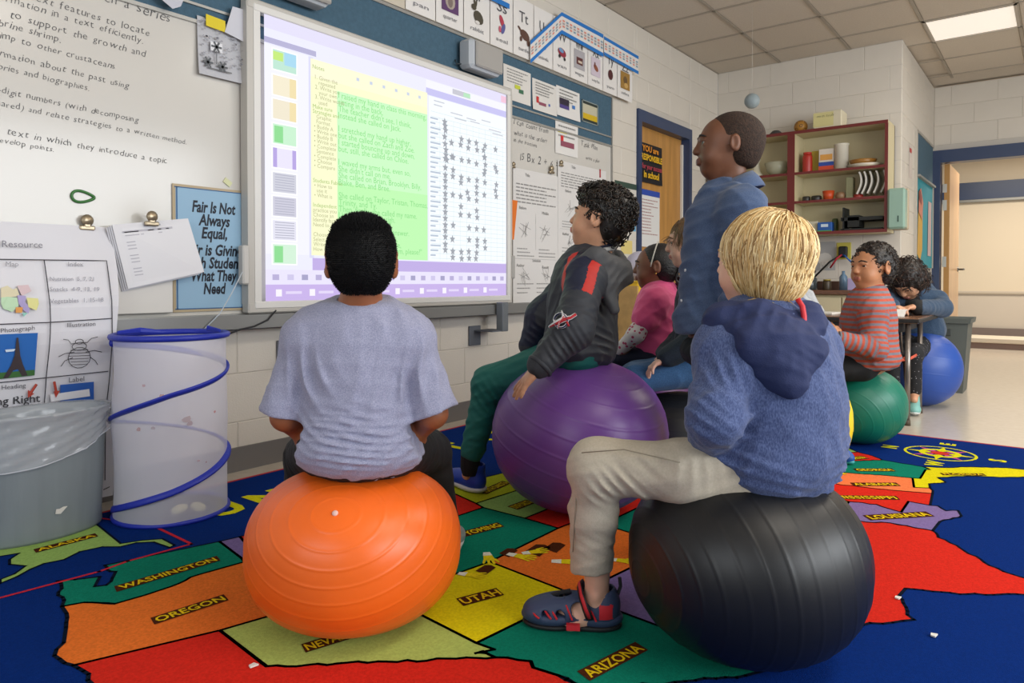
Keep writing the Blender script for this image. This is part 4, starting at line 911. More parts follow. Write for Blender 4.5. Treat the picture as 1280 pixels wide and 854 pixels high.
ctext('Picture Resource', -45, 308, 52, 310, '#7a7a84'); ctext('Map', 6, 333, 22, 333, '#9a9aa2'); ctext('Index', 84, 333, 103, 333, '#9a9aa2')
ctext('Nutrition  5, 7, 21', 61, 351, 116, 351, '#9a9aa6'); ctext('Snacks  4-9, 13, 19', 61, 364, 123, 364, '#9a9aa6'); ctext('Vegetables  1, 15-18', 61, 379, 128, 377, '#9a9aa6')
ctext('Photograph', 0, 416, 42, 412, '#54545c'); ctext('Illustration', 83, 409, 118, 407, '#54545c'); ctext('Label', 85, 478, 104, 476, '#54545c'); ctext('Heading', 1, 487, 31, 484, '#54545c'); ctext('Eating Right', -32, 509, 49, 502, '#26262c', .01)
put('lettering', b, parent=ct, kind='stuff')
def cpoly(b, pts, col, off=.009): b.poly([cu(u, v, off) for u, v in pts], col)
b = MB()
cpoly(b, [(0, 360), (8, 357), (15, 362), (20, 360), (23, 370), (8, 372), (0, 372)], '#d8cfae'); cpoly(b, [(20, 357), (34, 356), (38, 364), (26, 370)], '#d4bcc0', .0095); cpoly(b, [(0, 372), (8, 371), (20, 372), (22, 382), (14, 390), (3, 386), (0, 380)], '#b9d8b4', .01); cpoly(b, [(20, 369), (31, 370), (30, 378), (36, 384), (34, 392), (28, 388), (22, 380)], '#a79bc8', .0105); cpoly(b, [(32, 372), (46, 373), (47, 380), (44, 388), (34, 384)], '#dcd890', .011); cpoly(b, [(18, 384), (27, 384), (26, 391), (18, 391)], '#dc9a4c', .0115); cpoly(b, [(26, 391), (33, 391), (28, 396)], '#8fcabc', .012)
put('map_picture', b, parent=ct, label='pastel state map')
b = MB(); cpoly(b, [(-4, 418), (46, 416), (42, 469), (-4, 474)], '#1c64b4'); cpoly(b, [(-4, 466), (42, 462), (42, 469), (-4, 474)], '#3a6a34', .0095)
cpoly(b, [(19.3, 422), (21.5, 422), (24, 445), (27, 455), (33, 469), (26, 470), (21, 461), (15, 463), (9, 472), (2, 473), (12, 457), (17, 444)], '#3a3034', .0105)
cpoly(b, [(5, 437), (18, 436), (16, 439), (6, 440)], '#cfe0f0', .010)
put('tower_photograph', b, parent=ct, label='photograph of an iron tower on blue sky')
b = MB(); ik = paint('#3a3a40')
for L in ([(98, 428), (88, 430), (84, 425), (78, 424)], [(98, 428), (108, 428), (113, 423), (121, 421)], [(92, 440), (80, 442), (72, 446)], [(106, 440), (117, 438), (126, 440)], [(90, 447), (80, 451), (75, 458)], [(111, 446), (118, 451), (121, 456)]): cline(b, L, .0011, ik)
for c, r1, r2 in (((98, 447), 14, 13), ((98, 433), 9, 5), ((98, 427), 5, 3)): cline(b, [(c[0]+r1*math.cos(t), c[1]+r2*math.sin(t)-.06*r1*math.cos(t)) for t in np.linspace(0, 2*PI, 15)], .0011, ik)
for k in range(6): cline(b, [(98-13+abs(k-2), 438+k*3.6), (98+13-abs(k-2), 437+k*3.6)], .0009, ik)
put('beetle_drawing', b, parent=ct, label='black line drawing of a beetle')
b = MB(); cpoly(b, [(74, 481), (116, 477), (116, 503), (74, 504)], '#2a5cae'); cpoly(b, [(61, 493), (110, 486), (111, 495), (62, 502)], '#e4e2e6', .0105); put('label_picture', b, parent=ct)
b = MB()
for L in (((44, 480), (36, 492)), ((66, 477), (69, 492))): cline(b, list(L), .004, '#b84434', .012); e = L[1]; cpoly(b, [(e[0]-4, e[1]-3), (e[0]+4, e[1]-4), (e[0]-1, e[1]+5)] if L[0][0] > 50 else [(e[0]-3, e[1]-5), (e[0]+5, e[1]), (e[0]-3, e[1]+5)], '#b84434', .013)
put('red_arrow', b, parent=ct, label='red arrows', kind='stuff')
# ================================================================== BALLS
def ball(name, c, a, b_, col, axis, label, rings=14, p=2.25, dent=.0, valve=False, rough=.38, gloss=None, var=.04, n=96, dz=0):
    """burst-resistant exercise ball, squashed by its rider; ridges run round the given axis"""
    t = thing('exercise_ball', (c[0], c[1], RZ if dz == 0 else dz), label, 'exercise ball')
    z0 = RZ if dz == 0 else dz
    ax = np.array(axis, float); ax /= np.linalg.norm(ax); u = np.cross(ax, [0, 0, 1.]); u = u/np.linalg.norm(u) if np.linalg.norm(u) > .1 else np.array([1., 0, 0]); w = np.cross(ax, u)
    m = 240; th = np.linspace(0, PI, m); ph = np.linspace(0, 2*PI, n, endpoint=False)
    ridge = np.zeros(m)
    for k in range(1, rings+1):
        t0 = PI*(k+.0)/(rings+1); ridge += .0045*np.exp(-((th-t0)/.011)**2)
    R = (1+ridge)[:, None]
    D = np.cos(th)[:, None, None]*ax + np.sin(th)[:, None, None]*(np.cos(ph)[None, :, None]*u + np.sin(ph)[None, :, None]*w)
    h = np.sqrt(D[..., 0]**2 + D[..., 1]**2); z = D[..., 2]
    s_ = (h**p + np.abs(z)**p)**(-1/p) * R
    X = D*s_[..., None]
    hh = np.sqrt(X[..., 0]**2 + X[..., 1]**2)
    X[..., 2] -= dent*np.exp(-(hh/.5)**2)*(X[..., 2] > 0)*np.clip(X[..., 2]*2, 0, 1)
    X[..., 2] = np.maximum(X[..., 2], -.985)
    V = np.stack([X[..., 0]*a + c[0], X[..., 1]*a + c[1], X[..., 2]*b_ + b_*.985 + z0], -1).reshape(-1, 3)
    Fc = [(i*n+j, (i+1)*n+j, (i+1)*n+(j+1) % n, i*n+(j+1) % n) for i in range(m-1) for j in range(n)]
    mb = MB(); mb.add(V, Fc, mat('vinyl_'+col.lstrip('#'), col, rough, var=var, vscale=6, bump=.06, bscale=900, spec=.5, coat=.0), True)
    o = put('ball_skin', mb, parent=t)
    if valve:
        i = 0; q = V[0]; nrm = ax
        vb = MB(); vb.lathe([(0, .004), (.005, .004), (.0062, .002), (.007, -.002)], q, '#e2b9ae', 14, R=_align(nrm)); put('valve_plug', vb, parent=t, label='small pale valve plug')
    return t
def _align(n):
    n = np.array(n, float); n /= np.linalg.norm(n); a = np.array([1., 0, 0]) if abs(n[0]) < .9 else np.array([0, 1., 0]); x = np.cross(a, n); x /= np.linalg.norm(x); y = np.cross(n, x); return np.stack([x, y, n], 1)
cf = np.array([math.cos(YAW), math.sin(YAW), 0]); cr = np.array([math.sin(YAW), -math.cos(YAW), 0])
ball('orange', (1.072, 1.295), .245, .176, '#f0691c', -cf*.72 + np.array([0, 0, .70]) - cr*.0, 'orange exercise ball under the child in the grey T-shirt', 15, 2.4, .05, True, .36)
ball('black', (1.492, .527), .246, .199, '#111215', cr + cf*.25 + np.array([0, 0, .12]), 'black exercise ball in front under the blond child', 17, 2.25, .04, rough=.42)
ball('purple', (2.063, 1.307), .301, .262, '#6a3f8c', np.array([0, 0, 1.]) + cr*.28 - cf*.28, 'big purple exercise ball under the curly-haired child in the grey jacket', 12, 2.1, .02, rough=.36)
ball('green', (3.752, .775), .215, .187, '#0f6e58', cr*.7 + np.array([0, 0, .35]) + cf*.6, 'green exercise ball under the child in the striped top', 13, 2.2, .04, rough=.42)
ball('blue', (5.168, .707), .237, .24, '#264c9e', np.array([0.2, 0, 1.]), 'blue exercise ball under the child reading at the desk', 6, 2.05, .0, rough=.42, dz=.001)
ball('yellow', (2.921, .857), .233, .235, '#e8c914', cr+np.array([0, 0, .5]), 'yellow exercise ball mostly hidden behind the blond child', 12, 2.1, .03, rough=.4)
pb = at(852, 352, 2.75); ball('black', (pb[0], pb[1]), .215, .178, '#131417', np.array([0, 0, 1.]), 'black exercise ball behind the purple one under the child in jeans', 12, 2.2, .03, rough=.45)
pg = at(806, 352, 3.3); ball('purple', (pg[0], pg[1]), .24, .20, '#6a3184', np.array([0, 0, 1.]), 'hidden purple exercise ball under the girl in pink', 12, 2.1, .03, rough=.4)

# ================================================================== BIN WITH LINER
def bin_():
    c = np.array([.80, 2.36]) ; rb, rt, h = .17, .19, .375; EY = .60
    c = np.array(BIN_C)
    t = thing('trash_bin', (c[0], c[1], RZ), 'grey plastic trash bin with a clear liner at the left edge', 'trash bin')
    g = mat('bin_grey', '#7c858a', .45, bump=.15, bscale=30, var=.06, vscale=7, stretch=(3, 3, .4))
    pr = [(0, .004), (rb, .0), (rb+.004, .01)] + [(rb+(rt-rb)*k/8, h*k/8) for k in range(1, 9)] + [(rt+.008, h), (rt+.010, h+.008), (rt+.002, h+.010), (rt-.005, h+.002)] + [(rt-.004-(rt-rb)*k/6, h-(h-.012)*k/6) for k in range(1, 7)] + [(0, .014)]
    b = MB(); b.lathe(pr, (c[0], c[1], RZ), g, 64, sy=EY); put('bin_body', b, parent=t)
    lm = mat('liner_film', '#dfe3ea', .12, alpha=.34, spec=.8)
    n = 90; ph = np.linspace(0, 2*PI, n, endpoint=False); rows = 26; V = []
    for j in range(rows):
        f = j/(rows-1)
        for i, a in enumerate(ph):
            # the film hangs lower on the camera's left side, gathered at the right
            low = .150*(.5+.5*math.cos(a+2.3))**.8 + .012
            if j < 6: r = rt - .012 - .03*(5-j)/5; z = h + .006 - .09*(5-j)/5
            else:
                g_ = (j-6)/(rows-7); z = h + .012 - low*g_; r = rt + .013 - (rt-rb)*low*g_/h + .004*math.sin(a*11+g_*7) * g_
                r += .0035*math.sin(a*23+g_*13+3*math.sin(a*5)) + .003*math.sin(31*g_+a*9)
            V.append((c[0]+r*math.cos(a), c[1]+r*EY*math.sin(a), RZ+z))
    Fc = [(j*n+i, j*n+(i+1) % n, (j+1)*n+(i+1) % n, (j+1)*n+i) for j in range(rows-1) for i in range(n)]
    b = MB(); b.add(V, Fc, lm, True); b.tube([V[(rows-1)*n+i] for i in range(n)]+[V[(rows-1)*n]], .0022, mat('liner_hem', '#d5d9e2', .2, alpha=.6), 6, cap=False)
    # gathered knot on the right
    k = at(131, 512, 2.28) if False else np.array([c[0]+(rt+.015)*math.cos(KA), c[1]+(rt+.015)*EY*math.sin(KA), RZ+h-.01])
    for q in range(9):
        a = q*.7; b.tube([k+np.array([-.004, 0, 0]), k+np.array([.012*math.cos(a), .012*math.sin(a), .02*math.sin(a*2)]), k+np.array([.02*math.cos(a), .02*math.sin(a), -.03+.02*math.cos(a)])], [.006, .009, .002], lm, 6)
    put('bin_liner', b, parent=t, label='clear crinkled plastic liner folded over the rim')
    d = np.array([-.55, -.83]); q = on(74, 636, 2, .1)
    b = MB(); e = np.array([c[0], c[1], RZ+.075]); v = np.array([0, 0, CAM_H])+ray(75, 637)*1.0; 
    # torn scrap of a sticker on the front
    q = on(75, 637, 1, c[1]-(rb+.006)*EY*.985); fr = Fr(q, (1, 0, 0), (0, 0, 1)); b.poly(fr.P([(-.015, -.009), (.0, -.012), (.019, .007), (.007, .008), (-.003, .004), (-.012, .005)], .006), '#d8d5cf'); put('sticker_scrap', b, parent=t, label='torn white sticker scrap')
BIN_C = (.83, 2.50); KA = -.05
bin_()

# ================================================================== MESH POP-UP HAMPER
def hamper():
    c = np.array(HC); r = .178; h = .60; t = thing('mesh_hamper', (c[0], c[1], RZ), 'white mesh pop-up hamper with blue spiral trim beside the grey bin', 'hamper')
    mm = mat('white_mesh', '#e4e4f2', .7, alpha=.52)
    b = MB(); n = 72; V = []
    zs = np.linspace(.004, h, 26)
    for z in zs:
        for i in range(n):
            a = 2*PI*i/n; rr = r*(1+.012*math.sin(2*a+z*9)+.010*math.sin(5*a-z*17) - .03*math.sin(PI*((z*3.1) % 1))); V.append((c[0]+rr*math.cos(a), c[1]+rr*math.sin(a), RZ+z))
    Fc = [(j*n+i, j*n+(i+1) % n, (j+1)*n+(i+1) % n, (j+1)*n+i) for j in range(25) for i in range(n)]
    b.add(V, Fc, mm, True); put('mesh_wall', b, parent=t, label='sheer white mesh wall')
    b = MB(); b.lathe([(0, .006), (r, .006)], (c[0], c[1], RZ), mat('hamper_floor', '#7f86b4', .7), 48); put('base_panel', b, parent=t)
    bl = mat('blue_trim', '#1d2fa8', .45, bump=.3, bscale=90)
    A = lambda a, z, k=1.0: (c[0]+r*k*math.cos(a), c[1]+r*k*math.sin(a), RZ+z)
    b = MB(); b.tube([A(a, h) for a in np.linspace(0, 2*PI, 50)], .0105, bl, 8, cap=False); put('top_rim', b, parent=t, label='blue fabric top rim')
    b = MB(); b.tube([A(a, .006) for a in np.linspace(0, 2*PI, 50)], .0075, bl, 8, cap=False); put('bottom_rim', b, parent=t, label='blue bottom rim')
    b = MB(); f0 = math.atan2(-c[1], -c[0])                          # angle facing the camera
    # ribbon climbs from lower left to upper right on the near side and crosses back on the far side
    P = []; aL = f0 - PI/2; 
    tot = 4.6*PI/1.0
    pts = [(0, h-.02), (PI*.5, h-.06), (PI, .486), (1.5*PI, .42), (2*PI, .324), (2.5*PI, .26), (3*PI, .203), (3.5*PI, .11), (4*PI, .03), (4.1*PI, .02)]
    aa = np.linspace(pts[0][0], pts[-1][0], 90); zz = np.interp(aa, [q[0] for q in pts], [q[1] for q in pts])
    # a = PI is the right-hand edge seen from the camera at the top of each near-side climb
    P = [A(f0 + PI/2 - (q-PI), z, .998) for q, z in zip(aa, zz)]
    b.tube(P, .012, bl, 8, flat=.5); put('spiral_trim', b, parent=t, label='blue spiral trim band')
    # loose cloth handle flap on top, and stains
    b = MB(); q0 = np.array(A(f0+.5, h+.004)); b.tube([A(f0-PI/2-.1, h+.012, .9), A(f0-PI/2-.7, h+.014, .7), A(f0-PI+.3, h+.006, .6)], [.006, .01, .006], bl, 6, flat=.4); b.tube([A(f0+PI/2+.2, h+.008, .9), A(f0+PI/2+.6, h+.016, .8)], [.006, .01], bl, 6, flat=.4); split_put('fabric_tab', b, parent=t)
    b = MB(); rnd = random.Random(3)
    for (da, z, s_, col) in ((-.15, .42, .010, '#c88a84'), (-.45, .455, .006, '#b88a94'), (.25, .34, .016, '#b8a0a4'), (.3, .325, .010, '#a89098'), (-.55, .315, .009, '#c09090'), (.8, .35, .006, '#d08080'), (.45, .20, .005, '#b89098'), (.6, .19, .004, '#b89098'), (-.3, .32, .008, '#b0a0a8')):
        a = f0 - da*-1; q = np.array(A(a, z, 1.012)); n_ = np.array([math.cos(a), math.sin(a), 0]); s2 = np.array([-n_[1], n_[0], 0]); fr = Fr(q, s2, (0, 0, 1))
        b.poly([q + s2*s_*math.cos(w)*rnd.uniform(.6, 1.1) + np.array([0, 0, 1])*s_*math.sin(w)*rnd.uniform(.5, 1) for w in np.linspace(0, 2*PI, 9)[:-1]], mat('stain_'+col[1:], col, .8, alpha=.5))
    put('stain', b, parent=t, label='faint pinkish stains', kind='stuff')
    # foam shapes lying inside
    for k, (dx, dy) in enumerate(((.0, -.03), (.05, -.055))):
        q = c + np.array([dx, dy]); b = MB(); b.bbox((q[0]-.02, q[1]-.06, RZ+.028), (.055, .035, .025), .008, mat('foam_yellow', '#e2d998', .8), R=rz(.5+k)); put('foam_piece', b, label='pale yellow foam piece lying %s in the hamper' % ('to the left' if k == 0 else 'to the right'), cat='foam piece', group='foam pieces in the hamper')
_q = at(213, 352, 2.40); HC = (_q[0], _q[1])
hamper()

# ================================================================== DOOR AREA POSTERS
yd = YB+.056
fr = left_wall(0, 0, yd); a, c = on(798, 176, 1, yd), on(827, 233, 1, yd)
o = sheet('door_poster', fr, a[0], c[2], c[0], a[2], '#16161c', 'black door poster with yellow and orange words about being responsible', 'poster', curl=.01)
b = MB(); w, h = c[0]-a[0], a[2]-c[2]; f2 = left_wall(0, 0, yd-.014)
text(b, f2, a[0]+w*.08, c[2]+h*.78, 'YOU are', .07, '#d88a1c', .004, bold=.03, width=w*.7); text(b, f2, a[0]+w*.05, c[2]+h*.56, 'RESPONSIBLE', .07, '#e2b21c', .004, bold=.03, width=w*.88); text(b, f2, a[0]+w*.08, c[2]+h*.34, 'for your success', .06, '#b03a4c', .004, bold=.02, width=w*.85); text(b, f2, a[0]+w*.15, c[2]+h*.12, 'in school', .08, '#e2b21c', .004, bold=.03, width=w*.65); put('lettering', b, parent=o)
a, c = on(798, 235, 1, yd), on(824, 310, 1, yd)
o = sheet('door_notice', fr, a[0], c[2], c[0], a[2], '#dcdbd9', 'white notice with a blue top band on the wooden door', 'notice'); w, h = c[0]-a[0], a[2]-c[2]
b = MB(); rect(b, fr, a[0], a[2]-h*.10, c[0], a[2], '#2c4aa4', .004); put('blue_band', b, parent=o); b = MB(); lines(b, fr, a[0]+w*.1, c[0]-w*.1, a[2]-h*.15, a[2]-h*.8, 12, '#b08a88', .3, .004, 2); put('small_print', b, parent=o)
a, c = on(768, 225, 1, YB-.001), on(795, 300, 1, YB-.001); frw = left_wall(0, 0, YB-.001)
o = sheet('wall_sheet', frw, a[0], c[2], c[0], a[2], '#cfcac0', 'pale sheet with a dark green top edge and yellow sun between board and door', 'paper'); w, h = c[0]-a[0], a[2]-c[2]
b = MB(); rect(b, frw, a[0], a[2]-h*.1, c[0], a[2], '#33493e', .004); rect(b, frw, a[0], a[2]-h*.35, a[0]+w*.08, a[2], '#33493e', .0042); rect(b, frw, c[0]-w*.3, a[2]-h*.42, c[0]-w*.05, a[2]-h*.26, '#d8a81c', .004); rect(b, frw, c[0]-w*.35, a[2]-h*.85, c[0]-w*.03, a[2]-h*.6, '#5c9cc0', .004); put('picture', b, parent=o)
a, c = on(776, 300, 1, YB-.001), on(790, 318, 1, YB-.001); o = sheet('wall_note', frw, a[0], c[2], c[0], a[2], '#d8c47c', 'small tan note on the wall left of the door frame', 'note')
# toy shelf by the wall behind the girl in pink
t = thing('toy_shelf', (4.62, 2.4, 0), 'low wooden toy shelf with coloured bins behind the girl in pink', 'shelf')
wd = mat('shelf_wood', '#b08c54', .5, var=.1, vscale=3, stretch=(1, 6, 6))
b = MB()
for x in (4.32, 4.92): b.box((x, 2.42, .38), (.02, .3, .76), wd)
b.box((4.62, 2.565, .38), (.58, .012, .76), wd)
put('side_panel', b, parent=t)
b = MB()
for z in (.1, .42, .68): b.box((4.62, 2.41, z), (.58, .28, .018), wd)
put('shelf_board', b, parent=t)
for k, (x, z, col, lab) in enumerate(((4.45, .43, '#b8321c', 'red plastic bin on the toy shelf behind the grey jacket child'), (4.74, .43, '#c8541c', 'orange-red plastic bin on the toy shelf behind the girl'), (4.45, .69, '#d8b01c', 'yellow tray on top of the toy shelf'), (4.74, .69, '#1c6e4a', 'green tray on top of the toy shelf'))):
    hh = .2 if z < .5 else .10; tb_ = thing('toy_bin', (x, 2.4, z), lab, 'bin', 'bins on the toy shelf'); b = MB(); mcol = paint(col, .4); w, d = .24, .24
    b.box((x, 2.4, z+.006), (w, d, .008), mcol)
    for s_ in (-1, 1): b.box((x+s_*w/2, 2.4, z+hh/2), (.008, d, hh), mcol); b.box((x, 2.4+s_*d/2, z+hh/2), (w, .008, hh), mcol)
    put('tub', b, parent=tb_); b = MB()
    for s_ in (-1, 1): b.box((x+s_*(w/2+.004), 2.4, z+hh), (.02, d+.03, .01), mcol); b.box((x, 2.4+s_*(d/2+.004), z+hh), (w, .02, .01), mcol)
    put('lip', b, parent=tb_)
b = MB(); b.lathe([(.11*math.sin(q), .11-.11*math.cos(q)) for q in np.linspace(0, PI, 14)], (4.6, 2.40, .79), '#b8b4c4', 24); put('toy_ball', b, label='pale lilac ball lying on the toy shelf bins', cat='ball')

# ================================================================== WALL CABINET (open shelves with dark red edges)
CX, CX1 = 6.5, 6.80; cy0, cy1, cz0, cz1 = 1.135, 2.66, 1.20, 2.12; red = mat('maroon_edge', '#6b2320', .4); crm = mat('cabinet_cream', '#c9bd98', .5)
t = thing('wall_cabinet', (6.65, 1.9, cz0), 'open cream wall cabinet with dark red front edges holding classroom supplies', 'cabinet')
b = MB()
b.box((CX1-.01, (cy0+cy1)/2, (cz0+cz1)/2), (.02, cy1-cy0, cz1-cz0), crm); put('back_panel', b, parent=t)
for z, nm in ((cz1-.012, 'top_panel'), (cz0+.012, 'bottom_panel')):
    b = MB(); b.box(((CX+CX1)/2, (cy0+cy1)/2, z), (CX1-CX, cy1-cy0, .024), crm); put(nm, b, parent=t)
for y in (cy0+.01, 1.885, 1.925, cy1-.01):
    b = MB(); b.box(((CX+CX1)/2, y, (cz0+cz1)/2), (CX1-CX, .02, cz1-cz0-.05), crm); put('side_panel', b, parent=t)
for (y0, y1) in ((cy0+.02, 1.875), (1.935, cy1-.02)):
    for z in (1.755, 1.50):
        b = MB(); b.box(((CX+CX1)/2, (y0+y1)/2, z-.01), (CX1-CX, y1-y0, .02), crm); b.box((CX-.003, (y0+y1)/2, z-.01), (.006, y1-y0, .022), red); put('shelf_board', b, parent=t)
b = MB()
for z in (cz1-.012, cz0+.012): b.box((CX-.004, (cy0+cy1)/2, z), (.008, cy1-cy0, .026))
b.box((CX-.004, cy0+.01, (cz0+cz1)/2), (.008, .024, cz1-cz0-.052)); b.box((CX-.004, 1.905, (cz0+cz1)/2), (.008, .062, cz1-cz0-.052)); b.box((CX-.004, cy1-.01, (cz0+cz1)/2), (.008, .024, cz1-cz0-.052))
put('edge_trim', b, red, t, label='dark red edge trim')
def bp(u, v, X=6.6): return on(u, v, 0, X)
def jar(name, u0, u1, zb, h, col, lab, cat, X=6.62, prof=None, lid=None, rough=.4, parts=None):
    y0, y1 = bp(u0, 250, X)[1], bp(u1, 250, X)[1]; r = abs(y0-y1)/2; c = (X, (y0+y1)/2, zb)
    prof = prof or [(0, 0), (.95, 0), (1, .05), (1, .85), (.8, 1), (0, 1)]
    t = thing(name, c, lab, cat); b = MB(); b.lathe([(p[0]*r, p[1]*h) for p in prof], c, col if not isinstance(col, str) else paint(col, rough), 20); put('body', b, parent=t)
    if lid: b = MB(); b.lathe([(0, h), (r*.85, h), (r*.85, h+lid[1]), (0, h+lid[1])], c, paint(lid[0], .4), 20); put('lid', b, parent=t)
    return t
def carton(name, u0, u1, zb, h, col, lab, cat, X=6.6, d=.08, bands=(), rot=0):
    y0, y1 = bp(u0, 250, X)[1], bp(u1, 250, X)[1]; w = abs(y0-y1); c = (X+d/2, (y0+y1)/2, zb)
    t = thing(name, c, lab, cat); b = MB(); b.bbox((c[0], c[1], zb+h/2), (d, w, h), .004, col); put('box', b, parent=t)
    for (f0, f1, g0, g1, cc) in bands:
        b = MB(); rect(b, back_wall(y0, zb, X), f0*w, g0*h, f1*w, g1*h, cc, .002); put('printed_band', b, parent=t)
    return t
s1, s2, s3, tp = 1.755, 1.50, cz0+.024, cz1
jar('red_canister', 1003, 1015, s1, .17, '#a82a22', 'red canister with white label on the upper cabinet shelf', 'canister', lid=('#b8322a', .015))
carton('yellow_bag', 1014, 1024, s1, .20, '#b8a43c', 'yellow box behind the orange one on the upper shelf', 'box', X=6.66)
carton('snack_box', 1023, 1042, s1, .20, '#d8d0c4', 'white orange and blue box on the upper shelf', 'box', bands=((.0, 1, .0, .25, '#c84a2c'), (0, 1, .25, .42, '#2c4a9c'), (.1, .9, .5, .75, '#d89c4c')))
jar('white_cylinder', 1042, 1061, s1, .235, '#d0cabb', 'tall white cylinder container on the upper shelf', 'container', prof=[(0, 0), (.9, 0), (.92, .9), (1, .92), (1, .97), (0, 1)])
jar('wooden_bowl', 1061, 1096, s1+.03, .04, '#9c6c2c', 'brown wooden bowl on the white platter', 'bowl', prof=[(0, 0), (.8, 0), (1, 1), (.92, 1), (.7, .2), (0, .2)])
jar('platter', 1058, 1104, s1, .028, '#cfc6b4', 'white oval platter under the wooden bowl', 'platter', prof=[(0, 0), (.6, 0), (1, 1), (.95, 1), (.6, .4), (0, .4)])
# glassware in the left bay
gl = mat('bowl_glass', '#c8c8b0', .15, alpha=.55)
jar('glass_bowl', 956, 986, s1, .12, gl, 'clear glass bowl on the upper left shelf', 'bowl', prof=[(0, 0), (.4, 0), (.8, .35), (1, 1), (.95, 1), (.7, .35), (0, .1)])
jar('white_vase', 934, 956, s1, .17, '#c8c2ac', 'pale funnel shaped dish beside the glass bowl', 'dish', prof=[(0, 0), (1, 0), (.5, .3), (.35, .8), (.5, 1), (0, 1)])
jar('blue_dish', 946, 956, s2, .03, '#5c8c9c', 'small blue dish on the middle left shelf', 'dish')
# middle shelf
jar('dark_cup', 1003, 1013, s2, .05, '#2c2a28', 'dark cup lying at the left of the middle shelf', 'cup'); jar('dark_bowl', 1014, 1027, s2, .05, '#23211f', 'low dark bowl on the middle shelf', 'bowl')
jar('orange_pot', 1028, 1043, s2, .085, '#c0481c', 'small orange pot on the middle shelf', 'pot', prof=[(0, 0), (.75, 0), (1, 1), (.9, 1), (.7, .1), (0, .1)])
jar('tan_bowl', 1044, 1057, s2, .07, '#8c6c50', 'rounded tan jar on the middle shelf', 'jar', prof=[(0, 0), (.7, 0), (1, .5), (.7, .95), (0, 1)])
carton('grey_carton', 1057, 1066, s2, .19, '#8c8c6c', 'narrow grey green carton on the middle shelf', 'carton')
jar('red_dish', 1067, 1079, s2, .04, '#a8322c', 'small red dish under the hanging papers', 'dish')
# papers filed upright on the middle shelf
for k, u in enumerate((1070, 1076, 1083, 1091, 1100)):
    p = bp(u, 225, 6.54); b = MB(); V = []
    z0_, z1_ = s2+.03, s1-.035
    for j in range(7):
        f = j/6; z = z0_+(z1_-z0_)*f
        for i in range(4): V.append((6.54+i*.06, p[1]-.012-.035*math.sin(f*2.6)+i*.004, z))
    b.add(V, [(j*4+i, j*4+i+1, (j+1)*4+i+1, (j+1)*4+i) for j in range(6) for i in range(3)], '#cfccc4'); o = put('file_folder', b, label=['leftmost', 'second from left', 'middle', 'second from right', 'rightmost'][k] + ' of the bent white folders on the middle shelf', cat='folder', group='bent folders on the shelf'); md = o.modifiers.new('s', 'SOLIDIFY'); md.thickness = .012
# bottom shelf
carton('white_box', 1002, 1022, s3, .10, '#cfc9b4', 'long white box on the lowest shelf', 'box'); carton('blue_wipes_pack', 1022, 1040, s3, .085, '#2458a4', 'blue pack with green edge on the lowest shelf', 'pack', X=6.56, bands=((0, 1, 0, .15, '#4c9c3c'), (.25, .75, .5, .8, '#c8d8e8')))
jar('green_bottle', 1040, 1048, s3, .12, '#4c5c34', 'dark green bottle behind the blue pack', 'bottle', X=6.68)
t = thing('black_rack', (6.6, 1.35, s3), 'black letter tray rack on the lowest shelf', 'rack')
y0, y1 = bp(1053, 270)[1], bp(1105, 270)[1]; b = MB(); b.box((6.64, y0-.02, s3+.1), (.2, .012, .2), '#1c1f1e'); b.box((6.64, y0-.10, s3+.08), (.2, .09, .10), '#171a19'); put('end_panel', b, parent=t); b = MB(); b.box((6.64, (y0+y1)/2, s3+.012), (.2, y0-y1, .012), '#1c1f1e'); b.box((6.64, (y0+y1)/2, s3+.10), (.2, y0-y1, .03), '#1c1f1e'); put('tray', b, parent=t)
b = MB(); p = bp(1105, 262, 6.52); b.box((6.6, p[1]-.006, s3+.12), (.16, .008, .235), '#b9bcc0'); put('white_binder', b, label='white binder upright at the right end of the lowest shelf', cat='binder')
# on top of the cabinet
p = bp(1001, 157, 6.62); b = MB(); rr = .058
V = []; n = 20
b.lathe([(rr*math.sin(q), rr-rr*math.cos(q)) for q in np.linspace(0, PI, 16)], (p[0], p[1], tp), mat('toy_ball_tan', '#a8762c', .5), 24)
o = put('patch', MB(), '#a8762c') if False else None
tbll = thing('play_ball', (p[0], p[1], tp), 'tan ball with dark spots on top of the cabinet', 'ball'); put('ball_skin', b, parent=tbll)
for (az, el) in ((0, 0), (.9, .5), (-.9, .45), (.7, -.6), (-.8, -.5), (0, 1.0)):
    a0 = PI+az*1.0+.3; d = np.array([math.cos(a0)*math.cos(el), math.sin(a0)*math.cos(el), math.sin(el)]); Rm = _align(d); b = MB()
    b.poly([np.array([p[0], p[1], tp+rr]) + Rm @ np.array([.017*math.cos(w), .017*math.sin(w), rr*.975]) for w in np.linspace(0, 2*PI, 6)[:-1]], '#2a1c10'); put('spot', b, parent=tbll)
y0, y1 = bp(1019, 150)[1], bp(1054, 150)[1]
t = thing('file_box', (6.6, (y0+y1)/2, tp), 'cream box with a handwritten yellow note on top of the cabinet', 'box'); b = MB(); b.bbox((6.64, (y0+y1)/2, tp+.075), (.2, y0-y1, .15), .006, '#d3cab0'); put('box', b, parent=t)
b = MB(); f2 = back_wall(y0, tp, 6.54); rect(b, f2, .0, .02, (y0-y1)*.72, .14, '#cfc68c', .002); hand(b, f2, .03, .10, 'math tools', .03, '#5c5844', .004, seed=3); put('note', b, parent=t)
p = bp(970, 168, 6.62); b = MB(); b.lathe([(0, 0), (.05, 0), (.06, .02), (.03, .05), (0, .055)], (p[0], p[1], tp), '#3a3838', 16); put('dark_hat_toy', b, label='small dark object on the left part of the cabinet top', cat='toy')
